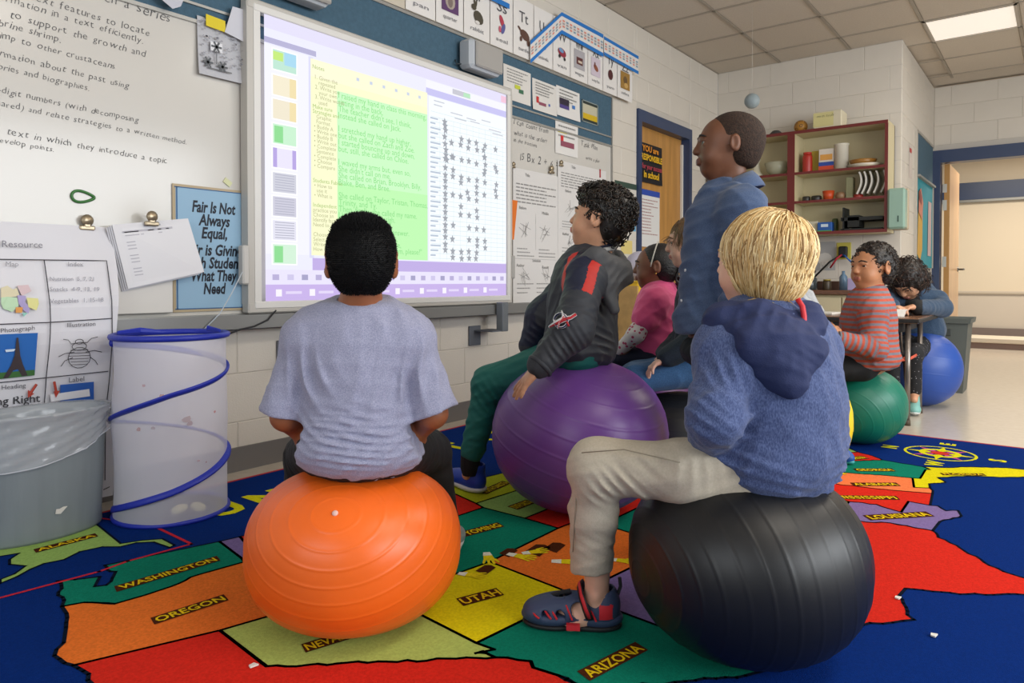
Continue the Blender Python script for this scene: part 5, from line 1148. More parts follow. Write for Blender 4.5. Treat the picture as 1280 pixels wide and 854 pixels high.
# mint dispenser beside the cabinet
t = thing('towel_dispenser', (6.5, 1.07, 1.21), 'mint green paper towel dispenser beside the wall cabinet', 'dispenser')
b = MB(); b.bbox((6.52, 1.065, 1.385), (.12, .13, .33), .015, mat('mint_plastic', '#8dab9c', .3)); put('cover', b, parent=t)
b = MB(); b.bbox((6.60, 1.055, 1.385), (.05, .12, .34), .008, '#b5a58c'); put('housing', b, parent=t); b = MB(); b.box((6.459, 1.05, 1.30), (.003, .008, .05), '#1c3a34'); put('slot', b, parent=t)

# ================================================================== COUNTER
K0, K1 = 1.10, 2.69; kx = 6.22; t = thing('base_cabinet', (6.5, 1.9, 0), 'cream base cabinet with doors below the wall cabinet', 'cabinet')
b = MB(); b.box((6.52, (K0+K1)/2, .385), (.56, K1-K0, .59), crm); put('carcass', b, parent=t); b = MB(); b.box((6.55, (K0+K1)/2, .05), (.5, K1-K0, .1), '#4a4440'); put('toe_kick', b, parent=t)
n = 5; w = (K1-K0)/n
for i in range(n):
    y = K0+w*(i+.5); b = MB(); b.bbox((kx+.012, y, .585), (.018, w-.012, .15), .003, '#cdc2a2'); d = put('drawer', b, parent=t); b = MB(); b.lathe([(0, 0), (.01, .0), (.012, .015), (0, .02)], (kx+.002, y, .585), '#6a6250', 10, R=ry(-PI/2)); put('knob', b, parent=d)
    b = MB(); b.bbox((kx+.012, y, .30), (.018, w-.012, .38), .003, '#cdc2a2'); d = put('door', b, parent=t); b = MB(); b.lathe([(0, 0), (.01, .0), (.012, .015), (0, .02)], (kx+.002, y+w*.35, .42), '#6a6250', 10, R=ry(-PI/2)); put('knob', b, parent=d)
b = MB(); b.bbox((6.50, (K0+K1)/2, .70), (.62, K1-K0+.0, .035), .006, mat('counter_brown', '#6b4a3a', .35, var=.15, vscale=40)); put('worktop', b, label='brown laminate worktop below the wall cabinet', cat='worktop')
zc = .7185
jar('glass_jug', 1003, 1022, zc, .15, mat('dark_glass', '#3c4448', .1, alpha=.8), 'dark glass jug on the worktop beside the blond child', 'jug', X=6.4, prof=[(0, 0), (.9, 0), (1, .1), (1, .65), (.5, .8), (.55, 1), (0, 1)], lid=('#3a3836', .02))
carton('brown_box', 1022, 1050, zc, .075, '#4e3428', 'brown box on the worktop behind the striped child', 'box', X=6.5)
jar('amber_jar', 1029, 1040, zc, .08, '#3c3020', 'small dark jar in front of the brown box', 'jar', X=6.38, lid=('#9c8830', .01))
jar('blue_bottle', 1050, 1060, zc, .16, mat('blue_glass', '#5c7c98', .2, alpha=.8), 'slim blue bottle left of the striped child', 'bottle', X=6.4, prof=[(0, 0), (1, 0), (1, .7), (.4, .85), (.4, 1), (0, 1)])
carton('lilac_card_box', 1060, 1072, zc, .10, '#a89cc4', 'lilac card standing by the striped child', 'card', X=6.3, d=.01)
# splash wall: polar bear poster, yellow outlet with plug and cables
fb = back_wall(0, 0, XB-.001); a, c = on(1012, 303, 0, XB-.001), on(1044, 338, 0, XB-.001)
fbk = back_wall(a[1], c[2], XB-.001); w, h = a[1]-c[1], a[2]-c[2]
o = sheet('bear_poster', fbk, 0, 0, w, h, '#a8a8a8', 'grey poster with a white bear above the worktop', 'poster'); b = MB()
def el(b, fr, cx, cy, rx_, ry_, m, z): b.poly(fr.P([(cx+rx_*math.cos(q), cy+ry_*math.sin(q)) for q in np.linspace(0, 2*PI, 13)[:-1]], z), m)
el(b, fbk, w*.6, h*.4, w*.28, h*.22, '#cfccc6', .003); el(b, fbk, w*.25, h*.35, w*.12, h*.12, '#d5d2cc', .0034)
for q in (.42, .55, .72, .82): rect(b, fbk, w*q, h*.08, w*(q+.08), h*.3, '#c2bfb9', .0032)
rect(b, fbk, w*.05, h*.78, w*.4, h*.86, '#a83a2c', .003); put('picture', b, parent=o)
a = on(1055, 318, 0, XB-.001); t = thing('wall_outlet', (XB, a[1], a[2]), 'yellow wall outlet with a black plug and red and blue cables', 'outlet')
b = MB(); b.bbox((XB-.006, a[1], a[2]+.03), (.01, .12, .15), .003, '#c8bc54'); put('cover_plate', b, parent=t); b = MB(); b.bbox((XB-.035, a[1], a[2]+.02), (.05, .07, .10), .01, '#181818'); put('plug', b, parent=t)
for k, (col, dy, dz_) in enumerate((('#1c1c1c', .25, -.22), ('#b82c3c', .10, -.12), ('#2c5ca8', -.08, -.08))):
    b = MB(); b.tube([(XB-.05, a[1], a[2]), (XB-.08, a[1]+dy*.4, a[2]+dz_*.3), (XB-.06, a[1]+dy, a[2]+dz_)], .008, col, 6); put('cable', b, parent=t)
# ================================================================== RETURN WALL board
yr = YC-.001; frr = left_wall(0, 0, yr)
t = thing('display_board', (8.0, YC, .9), 'turquoise display board with gold and red paper shapes beside the far door', 'board')
b = MB(); b.box((8.02, yr-.008, 1.98), (1.02, .016, .40), tack); put('tack_panel', b, parent=t); b = MB(); b.box((8.02, yr-.008, 1.35), (1.02, .016, .84), mat('turquoise', '#1c8c9c', .7)); put('turquoise_panel', b, parent=t)
b = MB(); b.box((7.49, yr-.012, 1.55), (.04, .024, 1.30), '#b8b2a8'); b.box((8.02, yr-.012, 2.19), (1.06, .024, .02), '#a8a49c'); b.box((8.02, yr-.03, 1.775), (1.06, .03, .02), '#8c8c88'); b.box((8.55, yr-.012, 1.35), (.03, .024, .84), '#b8b2a8'); put('frame', b, parent=t)
b = MB(); rnd = random.Random(5)
b.poly(frr.P([(7.55, 1.05), (7.72, .98), (7.85, 1.1), (7.86, 1.5), (7.76, 1.62), (7.6, 1.55)], .02), '#c89c3c'); put('gold_cutout', b, parent=t)
b = MB(); b.poly(frr.P([(7.58, 1.45), (7.8, 1.38), (7.86, 1.55), (7.72, 1.68), (7.6, 1.64)], .024), '#c87c64'); b.poly(frr.P([(7.6, 1.56), (7.74, 1.52), (7.76, 1.6), (7.64, 1.66)], .027), '#8c3c3c'); put('red_cutout', b, parent=t)
b = MB(); b.poly(frr.P([(8.2, 1.05), (8.42, 1.05), (8.44, 1.6), (8.22, 1.6)], .02), '#c2a8a8'); put('pink_sheet', b, parent=t)
a, c = on(1134, 182, 1, yr), on(1138, 232, 1, yr); 
o = sheet('wall_notice', frr, 7.18, 1.72, 7.34, 2.02, '#cfc4bc', 'narrow notice with a red mark on the return wall', 'notice'); b = MB(); rect(b, frr, 7.2, 1.95, 7.3, 1.99, '#b83c3c', .004); put('red_mark', b, parent=o)
# light switch and hanging sphere
b = MB(); b.lathe([(.056*math.sin(q), .056-.056*math.cos(q)) for q in np.linspace(0, PI, 18)], (5.3, 1.84, 2.085), mat('foam_planet', '#8c989c', .6, var=.1, vscale=12), 28)
t = thing('hanging_sphere', (5.3, 1.84, 2.095), 'grey foam sphere hanging on a thread above the wall cabinet', 'sphere'); put('foam_sphere', b, parent=t); b = MB(); b.tube([(5.3, 1.84, 2.19), (5.3, 1.84, 2.845)], .0008, '#d8d4cc', 4); put('thread', b, parent=t)
# ================================================================== DESK, WASTE BIN
t = thing('student_desk', (4.7, .95, 0), 'brown topped student desk with steel legs behind the striped child', 'desk')
zt = .588; b = MB(); b.bbox((4.68, 1.03, zt-.012), (.70, .86, .028), .006, mat('desk_top', '#7c5a44', .25, var=.08, vscale=10)); put('tabletop', b, parent=t)
b = MB(); b.bbox((4.68, 1.03, zt-.012), (.712, .872, .022), .005, '#1f1c1b'); put('edge_band', b, parent=t, label='dark edge band')
lg = mat('leg_steel', '#8a817a', .3, metal=.7)
for x, y in ((4.39, .66), (4.85, .665), (4.39, 1.40), (4.85, 1.40)):
    b = MB(); b.tube([(x, y, .03), (x, y, zt-.02)], .014, lg, 12); l = put('leg', b, parent=t); b = MB(); b.lathe([(0, 0), (.018, 0), (.016, .03), (0, .03)], (x, y, 0), '#4a3c2c', 12); put('foot_cap', b, parent=l)
b = MB(); b.box((4.62, 1.03, zt-.05), (.52, .70, .05), '#2a2826'); put('book_box', b, parent=t)
b = MB(); b.tube([(4.39, .66, .36), (4.85, .665, .36)], .009, '#c8543c', 8, flat=.5); b.tube([(4.39, .66, .36), (4.39, 1.2, .33)], .009, '#c8543c', 8); b.tube([(4.85, .665, .37), (4.39, .80, .30)], .009, '#c8543c', 8); put('stretch_band', b, parent=t, label='orange stretch band around the legs')
b = MB(); b.tube([(4.42, .70, .54), (4.6, .72, .38)], .005, lg, 6); put('brace', b, parent=t)
# books and paper on the desk
def book(x, y, w, d, h, a, col, lab, z=zt+.002, pages=True):
    t = thing('book', (x, y, z), lab, 'book', 'books on the desk'); b = MB(); b.bbox((x, y, z+h/2), (w, d, h), .002, col, R=rz(a)); put('cover', b, parent=t); b = MB(); b.box((x-.004*math.cos(a), y-.004*math.sin(a), z+h/2), (w-.002, d+.002, h*.6), '#d8d4ca', R=rz(a)); put('pages', b, parent=t)
book(4.44, 1.30, .17, .24, .018, .2, '#2c7c4a', 'green book on the desk in front of the striped child'); book(4.60, 1.18, .17, .22, .014, -.1, '#d5d2ca', 'white book on the desk near the striped child')
b = MB(); q = np.array([4.66, .80, zt+.003]); b.add([q+np.array(v) for v in ((-.14, -.1, 0), (0, -.1, .035), (.14, -.1, 0), (-.14, .1, 0), (0, .1, .035), (.14, .1, 0), (-.07, -.1, .04), (.07, -.1, .04), (-.07, .1, .04), (.07, .1, .04))], [(0, 6, 8, 3), (6, 1, 4, 8), (1, 7, 9, 4), (7, 2, 5, 9)], '#dedbd6'); o = put('open_book', b, label='open white book under the hands of the reading child', cat='book'); md = o.modifiers.new('s', 'SOLIDIFY'); md.thickness = .006
t = thing('waste_bin', (6.02, .62, 0), 'grey square waste bin beyond the blue ball', 'waste bin')
gm = mat('bin_dark_grey', '#575c58', .5); b = MB(); cx, cy = 6.02, .68
def frus(b, z0, z1, w0, w1, m, cx=cx, cy=cy, cap=False):
    V = [(cx+sx*w0/2, cy+sy*w0/2, z0) for sx, sy in ((-1, -1), (1, -1), (1, 1), (-1, 1))] + [(cx+sx*w1/2, cy+sy*w1/2, z1) for sx, sy in ((-1, -1), (1, -1), (1, 1), (-1, 1))]
    b.add(V, [(0, 1, 5, 4), (1, 2, 6, 5), (2, 3, 7, 6), (3, 0, 4, 7)] + ([(0, 3, 2, 1)] if cap else []), m)
frus(b, .0, .50, .28, .34, gm, cap=True); frus(b, .50, .03, .33, .27, gm); put('bin_body', b, parent=t)
b = MB(); frus(b, .495, .53, .37, .38, gm); frus(b, .53, .495, .38, .33, gm); put('rim', b, parent=t); 
b = MB(); b.bbox((cx-.165, cy-.02, .43), (.02, .10, .05), .005, '#3a3e3c'); put('handle', b, parent=t)
# low bench/kerb seen in the corridor
b = MB(); b.bbox((10.2, 0, .10), (.5, 2.9, .06), .01, mat('bench_cream', '#cfc4b0', .5)); b.box((10.22, 0, .035), (.4, 2.8, .07), '#8c7468'); put('corridor_mat_step', b, label='low cream step in the corridor beyond the far door', cat='step')
# ================================================================== BODIES: implicit surfaces meshed into one skin each
def N(v): v = np.asarray(v, float); return v/np.linalg.norm(v)
def frame(fwd, up=(0, 0, 1)):
    f = N(fwd); r = N(np.cross(f, up)); u = np.cross(r, f); return np.stack([r, f, u], 1)     # columns: right, forward, up
class Sdf:
    def __init__(s): s.ops = []; s.lo = np.full(3, 9e9); s.hi = np.full(3, -9e9); s.disp = None; s.amp = 0
    def _bb(s, P, r):
        P = np.atleast_2d(P); s.lo = np.minimum(s.lo, P.min(0)-r); s.hi = np.maximum(s.hi, P.max(0)+r)
    def cap(s, a, b, ra, rb=None, k=.02, mode='u', sq=None):
        """tapered capsule; sq = (axis, factor) squashes it along a direction"""
        a = np.array(a, np.float32); b = np.array(b, np.float32); rb = ra if rb is None else rb
        if mode == 'u': s._bb([a, b], max(ra, rb)*1.3+.01)
        ab = b-a; L2 = float(ab@ab)+1e-12
        if sq is not None: ax = N(sq[0]).astype(np.float32); fa = sq[1]
        def f(p):
            t = np.clip(((p-a)@ab)/L2, 0, 1); q = p-a-t[..., None]*ab
            if sq is not None: w = q@ax; q = q + (w*(1/fa-1))[..., None]*ax
            d = np.sqrt((q*q).sum(-1)) - (ra+(rb-ra)*t)
            return d if sq is None else d*min(1, fa)**.5
        s.ops.append((mode, k, f)); return s
    def ell(s, c, r, R=None, k=.02, mode='u'):
        c = np.array(c, np.float32); r = np.array(r, np.float32); R = np.eye(3, dtype=np.float32) if R is None else np.array(R, np.float32)
        if mode == 'u': s._bb(c, float(r.max())+.01)
        def f(p):
            q = (p-c)@R; k0 = np.sqrt(((q/r)**2).sum(-1)); k1 = np.sqrt(((q/(r*r))**2).sum(-1))+1e-9
            return np.where(k0 < 1e-3, -r.min(), k0*(k0-1)/k1)
        s.ops.append((mode, k, f)); return s
    def plane(s, c, n, k=.004, mode='i'):                              # keeps the side opposite to n
        c = np.array(c, np.float32); n = N(n).astype(np.float32)
        s.ops.append((mode, k, lambda p: (p-c)@n)); return s
    def box(s, c, h, R=None, rad=.0, k=.004, mode='u'):
        c = np.array(c, np.float32); h = np.array(h, np.float32); R = np.eye(3, dtype=np.float32) if R is None else np.array(R, np.float32)
        if mode == 'u': s._bb(c, float(np.linalg.norm(h)))
        def f(p):
            q = np.abs((p-c)@R)-h+rad; return np.sqrt((np.maximum(q, 0)**2).sum(-1)) + np.minimum(q.max(-1), 0) - rad
        s.ops.append((mode, k, f)); return s
    @staticmethod
    def comb(d, e, mode, k):
        if mode == 's': e = -e
        if mode == 'u':
            if d is None: return e
            if k <= 0: return np.minimum(d, e)
            h = np.clip(.5+.5*(d-e)/k, 0, 1); return d*(1-h)+e*h - k*h*(1-h)
        if k <= 0: return np.maximum(d, e)
        h = np.clip(.5-.5*(d-e)/k, 0, 1); return d*(1-h)+e*h + k*h*(1-h)
    def ev(s, p):
        d = None
        for m, k, f in s.ops: d = s.comb(d, f(p), m, k)
        if s.disp is not None: d = d - s.disp(p)
        return d
    def mesh(s, res=.005):
        B = 8; lo = s.lo - res*3 - s.amp; n = np.ceil((s.hi+s.amp+res*3-lo)/(res*B)).astype(int)
        g = np.stack(np.meshgrid(*[np.arange(q) for q in n], indexing='ij'), -1)
        C = (lo + (g+.5)*B*res - res*.5).astype(np.float32).reshape(-1, 3)
        Rb = res*B*.9
        de = None; dist = []
        for m, k, f in s.ops:
            e = f(C); dist.append(e); de = s.comb(de, e, m, k)
        act = np.abs(de) < Rb*1.45 + s.amp + .004
        idx = np.nonzero(act)[0]
        loc = np.stack(np.meshgrid(*[np.arange(B)]*3, indexing='ij'), -1).reshape(-1, 3).astype(np.float32)*res
        base = (lo + g.reshape(-1, 3)[idx]*B*res).astype(np.float32)
        P = base[:, None, :] + loc[None]
        D = np.full(P.shape[:2], 1.0, np.float32)
        for (m, k, f), e in zip(s.ops, dist):
            e = e[idx]
            if m == 'u': sel = e < Rb*1.3 + k + s.amp + .01
            else: sel = (e < Rb*1.3 + k + .01) if m == 's' else (e > -(Rb*1.3 + k + .01))
            if not sel.any(): continue
            sub = f(P[sel]); D[sel] = s.comb(D[sel], sub, m, k)
        if s.disp is not None: D = D - s.disp(P)
        V = np.where(de < 0, -1.0, 1.0).astype(np.float32).reshape(*n)
        full = np.repeat(np.repeat(np.repeat(V, B, 0), B, 1), B, 2)
        v6 = full.reshape(n[0], B, n[1], B, n[2], B).transpose(0, 2, 4, 1, 3, 5)
        gi = g.reshape(-1, 3)[idx]
        v6[gi[:, 0], gi[:, 1], gi[:, 2]] = D.reshape(-1, B, B, B)
        V = full; S = V < 0; sh = np.array(V.shape)
        cid = lambda i, j, k: (i*sh[1]+j)*sh[2]+k
        cells, pos, quads = [], [], []
        for ax in range(3):
            a = [slice(None)]*3; b = [slice(None)]*3; a[ax] = slice(0, -1); b[ax] = slice(1, None)
            I = np.nonzero(S[tuple(a)] != S[tuple(b)]); I = np.stack(I, 1)
            ok = np.ones(len(I), bool)
            for o in range(3):
                if o != ax: ok &= I[:, o] > 0
            I = I[ok]; J = I.copy(); J[:, ax] += 1
            v0 = V[I[:, 0], I[:, 1], I[:, 2]]; v1 = V[J[:, 0], J[:, 1], J[:, 2]]; t = v0/(v0-v1)
            Pp = I.astype(float); Pp[:, ax] += t
            o1, o2 = [(1, 2), (2, 0), (0, 1)][ax]; q = []
            for d1, d2 in ((-1, -1), (0, -1), (0, 0), (-1, 0)):
                K = I.copy(); K[:, o1] += d1; K[:, o2] += d2; q.append(cid(K[:, 0], K[:, 1], K[:, 2]))
            Q = np.stack(q, 1); flip = v0 > 0; Q[flip] = Q[flip][:, ::-1]
            quads.append(Q); 
            for c_ in q: cells.append(c_); pos.append(Pp)
        cells = np.concatenate(cells); pos = np.concatenate(pos); Q = np.concatenate(quads)
        u, inv = np.unique(cells, return_inverse=True); cnt = np.bincount(inv)
        X = np.stack([np.bincount(inv, pos[:, i])/cnt for i in range(3)], 1)
        F_ = np.searchsorted(u, Q)
        return lo + X*res, F_
def fast_mesh(name, V, F_, mats, mi=None, off=(0, 0, 0), attr=None):
    me = bpy.data.meshes.new(name); V = V-np.array(off); n = len(F_)
    me.vertices.add(len(V)); me.vertices.foreach_set('co', V.astype(np.float32).ravel())
    me.loops.add(n*4); me.loops.foreach_set('vertex_index', F_.astype(np.int32).ravel())
    me.polygons.add(n); me.polygons.foreach_set('loop_start', np.arange(n, dtype=np.int32)*4); me.polygons.foreach_set('loop_total', np.full(n, 4, np.int32))
    for m in mats: me.materials.append(m)
    if mi is not None: me.polygons.foreach_set('material_index', mi.astype(np.int32))
    me.polygons.foreach_set('use_smooth', np.ones(n, bool))
    if attr is not None:
        a = me.attributes.new('sv', 'FLOAT', 'POINT'); a.data.foreach_set('value', attr.astype(np.float32))
    me.update(calc_edges=True); return me
def smooth(V, F_, it=1, lam=.5):
    for _ in range(it):
        S = np.zeros_like(V); c = np.zeros(len(V))
        for a, b in ((0, 1), (1, 2), (2, 3), (3, 0)):
            for k in range(3):
                S[:, k] += np.bincount(F_[:, a], V[F_[:, b], k], len(V)) + np.bincount(F_[:, b], V[F_[:, a], k], len(V))
            c += np.bincount(F_[:, a], minlength=len(V)) + np.bincount(F_[:, b], minlength=len(V))
        V = V + lam*(S/np.maximum(c, 1)[:, None]-V)
    return V
def grow(name, sdf, res, mats, parent=None, mi=None, attr=None, loc=None, label=None, cat=None, group=None, sm_=1):
    V, F_ = sdf.mesh(res)
    if sm_: V = smooth(V, F_, sm_)
    if not isinstance(mats, (list, tuple)): mats = [mats]
    idx = mi(V[F_].mean(1)) if mi else None
    off = wpos(parent) if parent else (np.array(loc) if loc is not None else np.zeros(3))
    me = fast_mesh(name, V, F_, mats, idx, off, attr(V) if attr else None)
    o = bpy.data.objects.new(name, me); COL.objects.link(o)
    if parent: o.parent = parent
    else: o.location = tuple(off)
    tag(o, label, cat, group); o_V[o.name] = (V, F_); return o
o_V = {}
# ---- cloth folds
def folds(seed=1, amp=.004, wl=.06, dirn=None, local=()):
    """broad soft creases; local = [(centre, axis, radius, wavelength, amp)] adds rings of folds around a joint"""
    r = np.random.RandomState(seed); K = []
    for i in range(5):
        d = r.normal(size=3)
        if dirn is not None: d = d*.45 + np.array(dirn)*(1 if r.rand() > .5 else -1)
        d /= np.linalg.norm(d); K.append((d*(2*PI/(wl*r.uniform(.7, 1.8))), r.uniform(0, 6), r.normal(size=3)*9, r.uniform(.6, 1)))
    K = [(a.astype(np.float32), b, c.astype(np.float32), w) for a, b, c, w in K]
    loc = [(np.array(c, np.float32), N(a).astype(np.float32), R_, w, A) for c, a, R_, w, A in local]
    def f(p):
        o = 0
        for k, ph, m, w in K:
            s_ = np.sin(p@k + ph + 1.6*np.sin(p@m+ph)); o = o + w*(1-np.abs(s_))**1.5
        o = (o/2.2-.35)*amp
        for c, a, R_, w, A in loc:
            q = p-c; d2 = (q*q).sum(-1); t = q@a; e = np.exp(-d2/(R_*R_)); x, y, z = q[..., 0], q[..., 1], q[..., 2]
            mod = .55+.45*np.sin(x*31+y*23+1.3*np.sin(z*27+c[0]*9)+c[1]*40)
            o = o + e*A*mod*((1-np.abs(np.sin(t*PI/w + 1.1*np.sin(x*26+z*11) + 1.0*np.sin(z*21+y*17+2))))**1.3-.35)
        return o
    return f
# ---- head
def head(S, c, R, s=1.0, ears=True, earsize=1.0, jaw=1.0):
    c = np.array(c, float)
    P = lambda x, y, z: c + R@(np.array([x, y, z])*s)
    e = lambda x, y, z, r, k=.012, m='u', R2=None: S.ell(P(x, y, z), np.array(r)*s, R if R2 is None else R2, k*s, m)
    e(0, -.014, .026, (.071, .088, .076)); e(0, .034, .015, (.060, .050, .062), .02); e(0, .026, -.032, (.052, .056, .058), .03)
    e(0, .045, -.074, (.026*jaw, .026, .020), .03)
    for sx in (-1, 1): e(sx*.030, .050, -.038, (.024, .026, .026), .018)
    for sx in (-1, 1): e(sx*.028, .090, .006, (.015, .011, .010), .012, 's')
    S.cap(P(0, .083, .010), P(0, .0945, -.020), .0065*s, .0105*s, .010*s)
    for sx in (-1, 1): S.cap(P(sx*.017, .0805, .0135), P(sx*.040, .0755, .0115), .0052*s, .0045*s, .003*s); S.cap(P(sx*.020, .0795, -.0035), P(sx*.038, .0755, -.003), .0042*s, k=.003*s)
    for sx in (-1, 1): e(sx*.009, .091, -.023, (.0065, .008, .006), .006)
    S.cap(P(-.022, .080, .020), P(.022, .080, .020), .008*s, k=.015*s)                # brow
    S.cap(P(-.012, .086, -.046), P(.012, .086, -.046), .0058*s, k=.005*s); S.cap(P(-.010, .084, -.055), P(.010, .084, -.055), .0065*s, k=.005*s)
    if ears:
        for sx in (-1, 1):
            R2 = R @ rz(sx*-.35) @ rx(-.12)
            q = .031*earsize
            S.ell(P(sx*.074, -.010, .0), np.array([.010, .019*earsize, q])*s, R2, .004*s)
            S.ell(P(sx*.083, -.004, .003), np.array([.007, .011, .018])*s, R2, .003*s, 's')
            S.ell(P(sx*.072, .001, -.004), np.array([.006, .006, .007])*s, R2, .003*s)
    return P
def eyes(parent, P, R, s, iris='#2a1a10'):
    wm = mat('eye_white', '#b9b4ac', .2); im = mat('eye_iris_'+iris[1:], iris, .1); lid = None
    for sx in (-1, 1):
        b = MB(); c = P(sx*.028, .0690, .005); n = 16
        V = []; 
        for j in range(9):
            th = PI*j/8
            for i in range(n): V.append(c + R@(np.array([math.sin(th)*math.cos(2*PI*i/n), math.cos(th), math.sin(th)*math.sin(2*PI*i/n)])*.0125*s))
        for j in range(8): b.add(V, [(j*n+i, j*n+(i+1) % n, (j+1)*n+(i+1) % n, (j+1)*n+i) for i in range(n)] if False else [], None)
        b.v = [np.array(V)]; b.n = len(V)
        for j in range(8):
            for i in range(n): b.f.append((j*n+i, j*n+(i+1) % n, (j+1)*n+(i+1) % n, (j+1)*n+i)); b.m.append(0 if j < 2 else 1); b.smooth.append(True)
        b.mats = [im, wm]; put('eye', b, parent=parent)
def brows(parent, P, col, s, t=.0032):
    for sx in (-1, 1):
        b = MB(); b.tube([P(sx*x, y, z) for x, y, z in ((.012, .0895, .0215), (.024, .0885, .0265), (.036, .081, .0245), (.044, .073, .020))], [t*.8*s, t*s, t*.9*s, t*.4*s], col, 6); put('eyebrow', b, parent=parent)
def lip_mi(P, R, s, slot=1):
    c = P(0, .093, -.0505)
    def f(q):
        d = (q-c)@R/s; return np.where((np.abs(d[:, 0]) < .017) & (np.abs(d[:, 2]) < .0095-.2*np.abs(d[:, 0])) & (np.abs(d[:, 1]) < .016), slot, 0)
    return f
def hand_sdf(S, w, f, n, s=.8, side=1, curl=(.25, .3, .35, .4), spread=.12, thumb=.5, r=1.0):
    """w wrist, f towards the fingers, n out of the palm; side=+1 puts the thumb along cross(f,n)"""
    f = N(f); n = N(n-f*np.dot(n, f)); l = np.cross(f, n)*side; w = np.array(w, float)
    S.ell(w+f*.030*s-n*.0*s, (.034*s, .030*s, .0125*s), np.stack([f, l, n], 1), .01)
    for i in range(4):
        o = (1.5-i)*.0155*s; base = w + f*(.052+(.004, .006, .003, -.004)[i])*s + l*o
        d = N(f + l*(1.5-i)*spread); L = np.array([.026, .019, .016])*s*(.95, 1.08, 1.0, .8)[i]; p = base; a = curl[i] if np.ndim(curl) else curl
        S.cap(w+f*.012*s+l*o*.6, base, .0105*s*r, .0088*s*r, .008)
        for j in range(3):
            ang = a*(j+1)*.8; q = p + (d*math.cos(ang)+n*math.sin(ang))*L[j]; S.cap(p, q, (.0084, .0076, .0068)[j]*s*r, (.0076, .0068, .0058)[j]*s*r, .003); p = q
    b0 = w + f*.014*s + l*.018*s; b1 = b0 + N(f*.65+l*.75+n*.25)*.030*s; b2 = b1 + N(f*.9+l*.35+n*thumb)*.026*s
    S.cap(b0, b1, .0125*s*r, .0095*s*r, .01); S.cap(b1, b2, .0092*s*r, .0068*s*r, .004)
def limb(S, a, b, ra, rb, k=.02): S.cap(a, b, ra, rb, k)
# ---- scattered hair
def hair_strands(parent, V, F_, fn, n, m, seed=1, name='hair', label=None, pick=None, sides=3):
    """fn(p, normal, rnd) -> (points, radii); grown from random faces of the scalp cap"""
    rnd = np.random.RandomState(seed); C = V[F_].mean(1); nr = np.cross(V[F_[:, 2]]-V[F_[:, 0]], V[F_[:, 3]]-V[F_[:, 1]]); nr /= np.linalg.norm(nr, axis=1)[:, None]+1e-9
    if pick is not None: k = pick(C, nr); C, nr = C[k], nr[k]
    ids = rnd.choice(len(C), min(n, len(C)), replace=False); b = MB(); ms = m if isinstance(m, (list, tuple)) else [m]
    for i in ids:
        out = fn(C[i], nr[i], rnd)
        if out is None: continue
        b.tube(out[0], out[1], ms[rnd.randint(len(ms))], sides, cap=False)
    return put(name, b, parent=parent, label=label)
def skinm(name, col, rough=.5, sss=.06, var=.05): return mat('skin_'+name, col, rough, var=var, vscale=30, sss=sss, bump=.05, bscale=300)
def denimish(name, col, col2, scale=260, rough=.85, stretch=None, bump=.25): return mat('cloth_'+name, col, rough, col2=col2, vscale=scale, bump=bump, bscale=500, spec=.2, sheen=.15, vdetail=2, stretch=stretch)
def shoe(name, parent, heel, toe, up, s, mats, sole_col, label=None, kind='trainer'):
    """simple laced trainer: upper, sole, collar opening, laces"""
    heel = np.array(heel, float); toe = np.array(toe, float); f = N(toe-heel); L = np.linalg.norm(toe-heel); u = N(np.array(up)-f*np.dot(up, f)); r = np.cross(f, u); R = np.stack([r, f, u], 1)
    P = lambda x, y, z: heel + r*x + f*y*L + u*z
    S = Sdf(); w = .16*L
    S.ell(P(0, .22, .034), (w*.95, .22*L, .036), R, .01); S.ell(P(0, .55, .030), (w*1.02, .30*L, .030), R, .03); S.ell(P(0, .80, .024), (w*.98, .20*L, .024), R, .03)
    S.cap(P(0, .20, .05), P(0, .18, .085), .032, .034, .02); S.cap(P(0, .42, .052), P(0, .66, .036), .022, .016, .02)
    S.cap(P(0, .19, .06), P(0, .17, .12), .026, .027, .004, 's'); S.plane(P(0, 0, .006), -u, .002)
    o = grow('shoe', S, .004, mats, parent, label=label)
    T = Sdf(); T.ell(P(0, .24, .012), (w*1.08, .26*L, .02), R, .01); T.ell(P(0, .62, .012), (w*1.1, .40*L, .019), R, .03); T.plane(P(0, 0, .017), u, .003); T.plane(P(0, 0, .0), -u, .002)
    grow('sole', T, .004, paint(sole_col, .5), o)
    b = MB()
    for k in range(4): y = .46+.07*k; b.tube([P(-w*.5, y, .050-.006*k), P(0, y+.02, .068-.009*k), P(w*.5, y, .050-.006*k)], .003, sole_col, 5)
    split_put('lace', b, parent=o); return o
# ================================================================== PEOPLE
def A3(u, v, t): return at(u, v, t)
FW = np.array([math.cos(YAW), math.sin(YAW), 0]); RT = np.array([math.sin(YAW), -math.cos(YAW), 0]); UP = np.array([0, 0, 1.])
def dirn(r, f, u=0): return N(RT*r + FW*f + UP*u)
def person(loc, label, skin, name='person'):
    return None
def torso(S, pel, neck, fw, w=.125, d=.085, k=.05, infl=0, belly=1.0, sh=None):
    """trunk of one continuous body: pelvis, waist, chest, shoulder girdle"""
    pel, neck = np.array(pel, float), np.array(neck, float); up = N(neck-pel); R = frame(fw, up); L = np.linalg.norm(neck-pel)
    P = lambda x, y, z: pel + R@np.array([x, y, z*L])
    S.ell(P(0, 0, .02), (w*.98+infl, d*1.12+infl, .095+infl), R, .03); S.ell(P(0, .006, .33), (w*.86*belly+infl, d*1.0*belly+infl, .12+infl), R, k); S.ell(P(0, .0, .66), (w*.96+infl, d*1.0+infl, .125+infl), R, k)
    if sh is not None: S.cap(sh[0], sh[1], .045+infl, k=.05); S.cap(P(0, -.01, .86), P(0, -.01, .97), .055+infl, .042+infl*.6, .05)
    return P, R

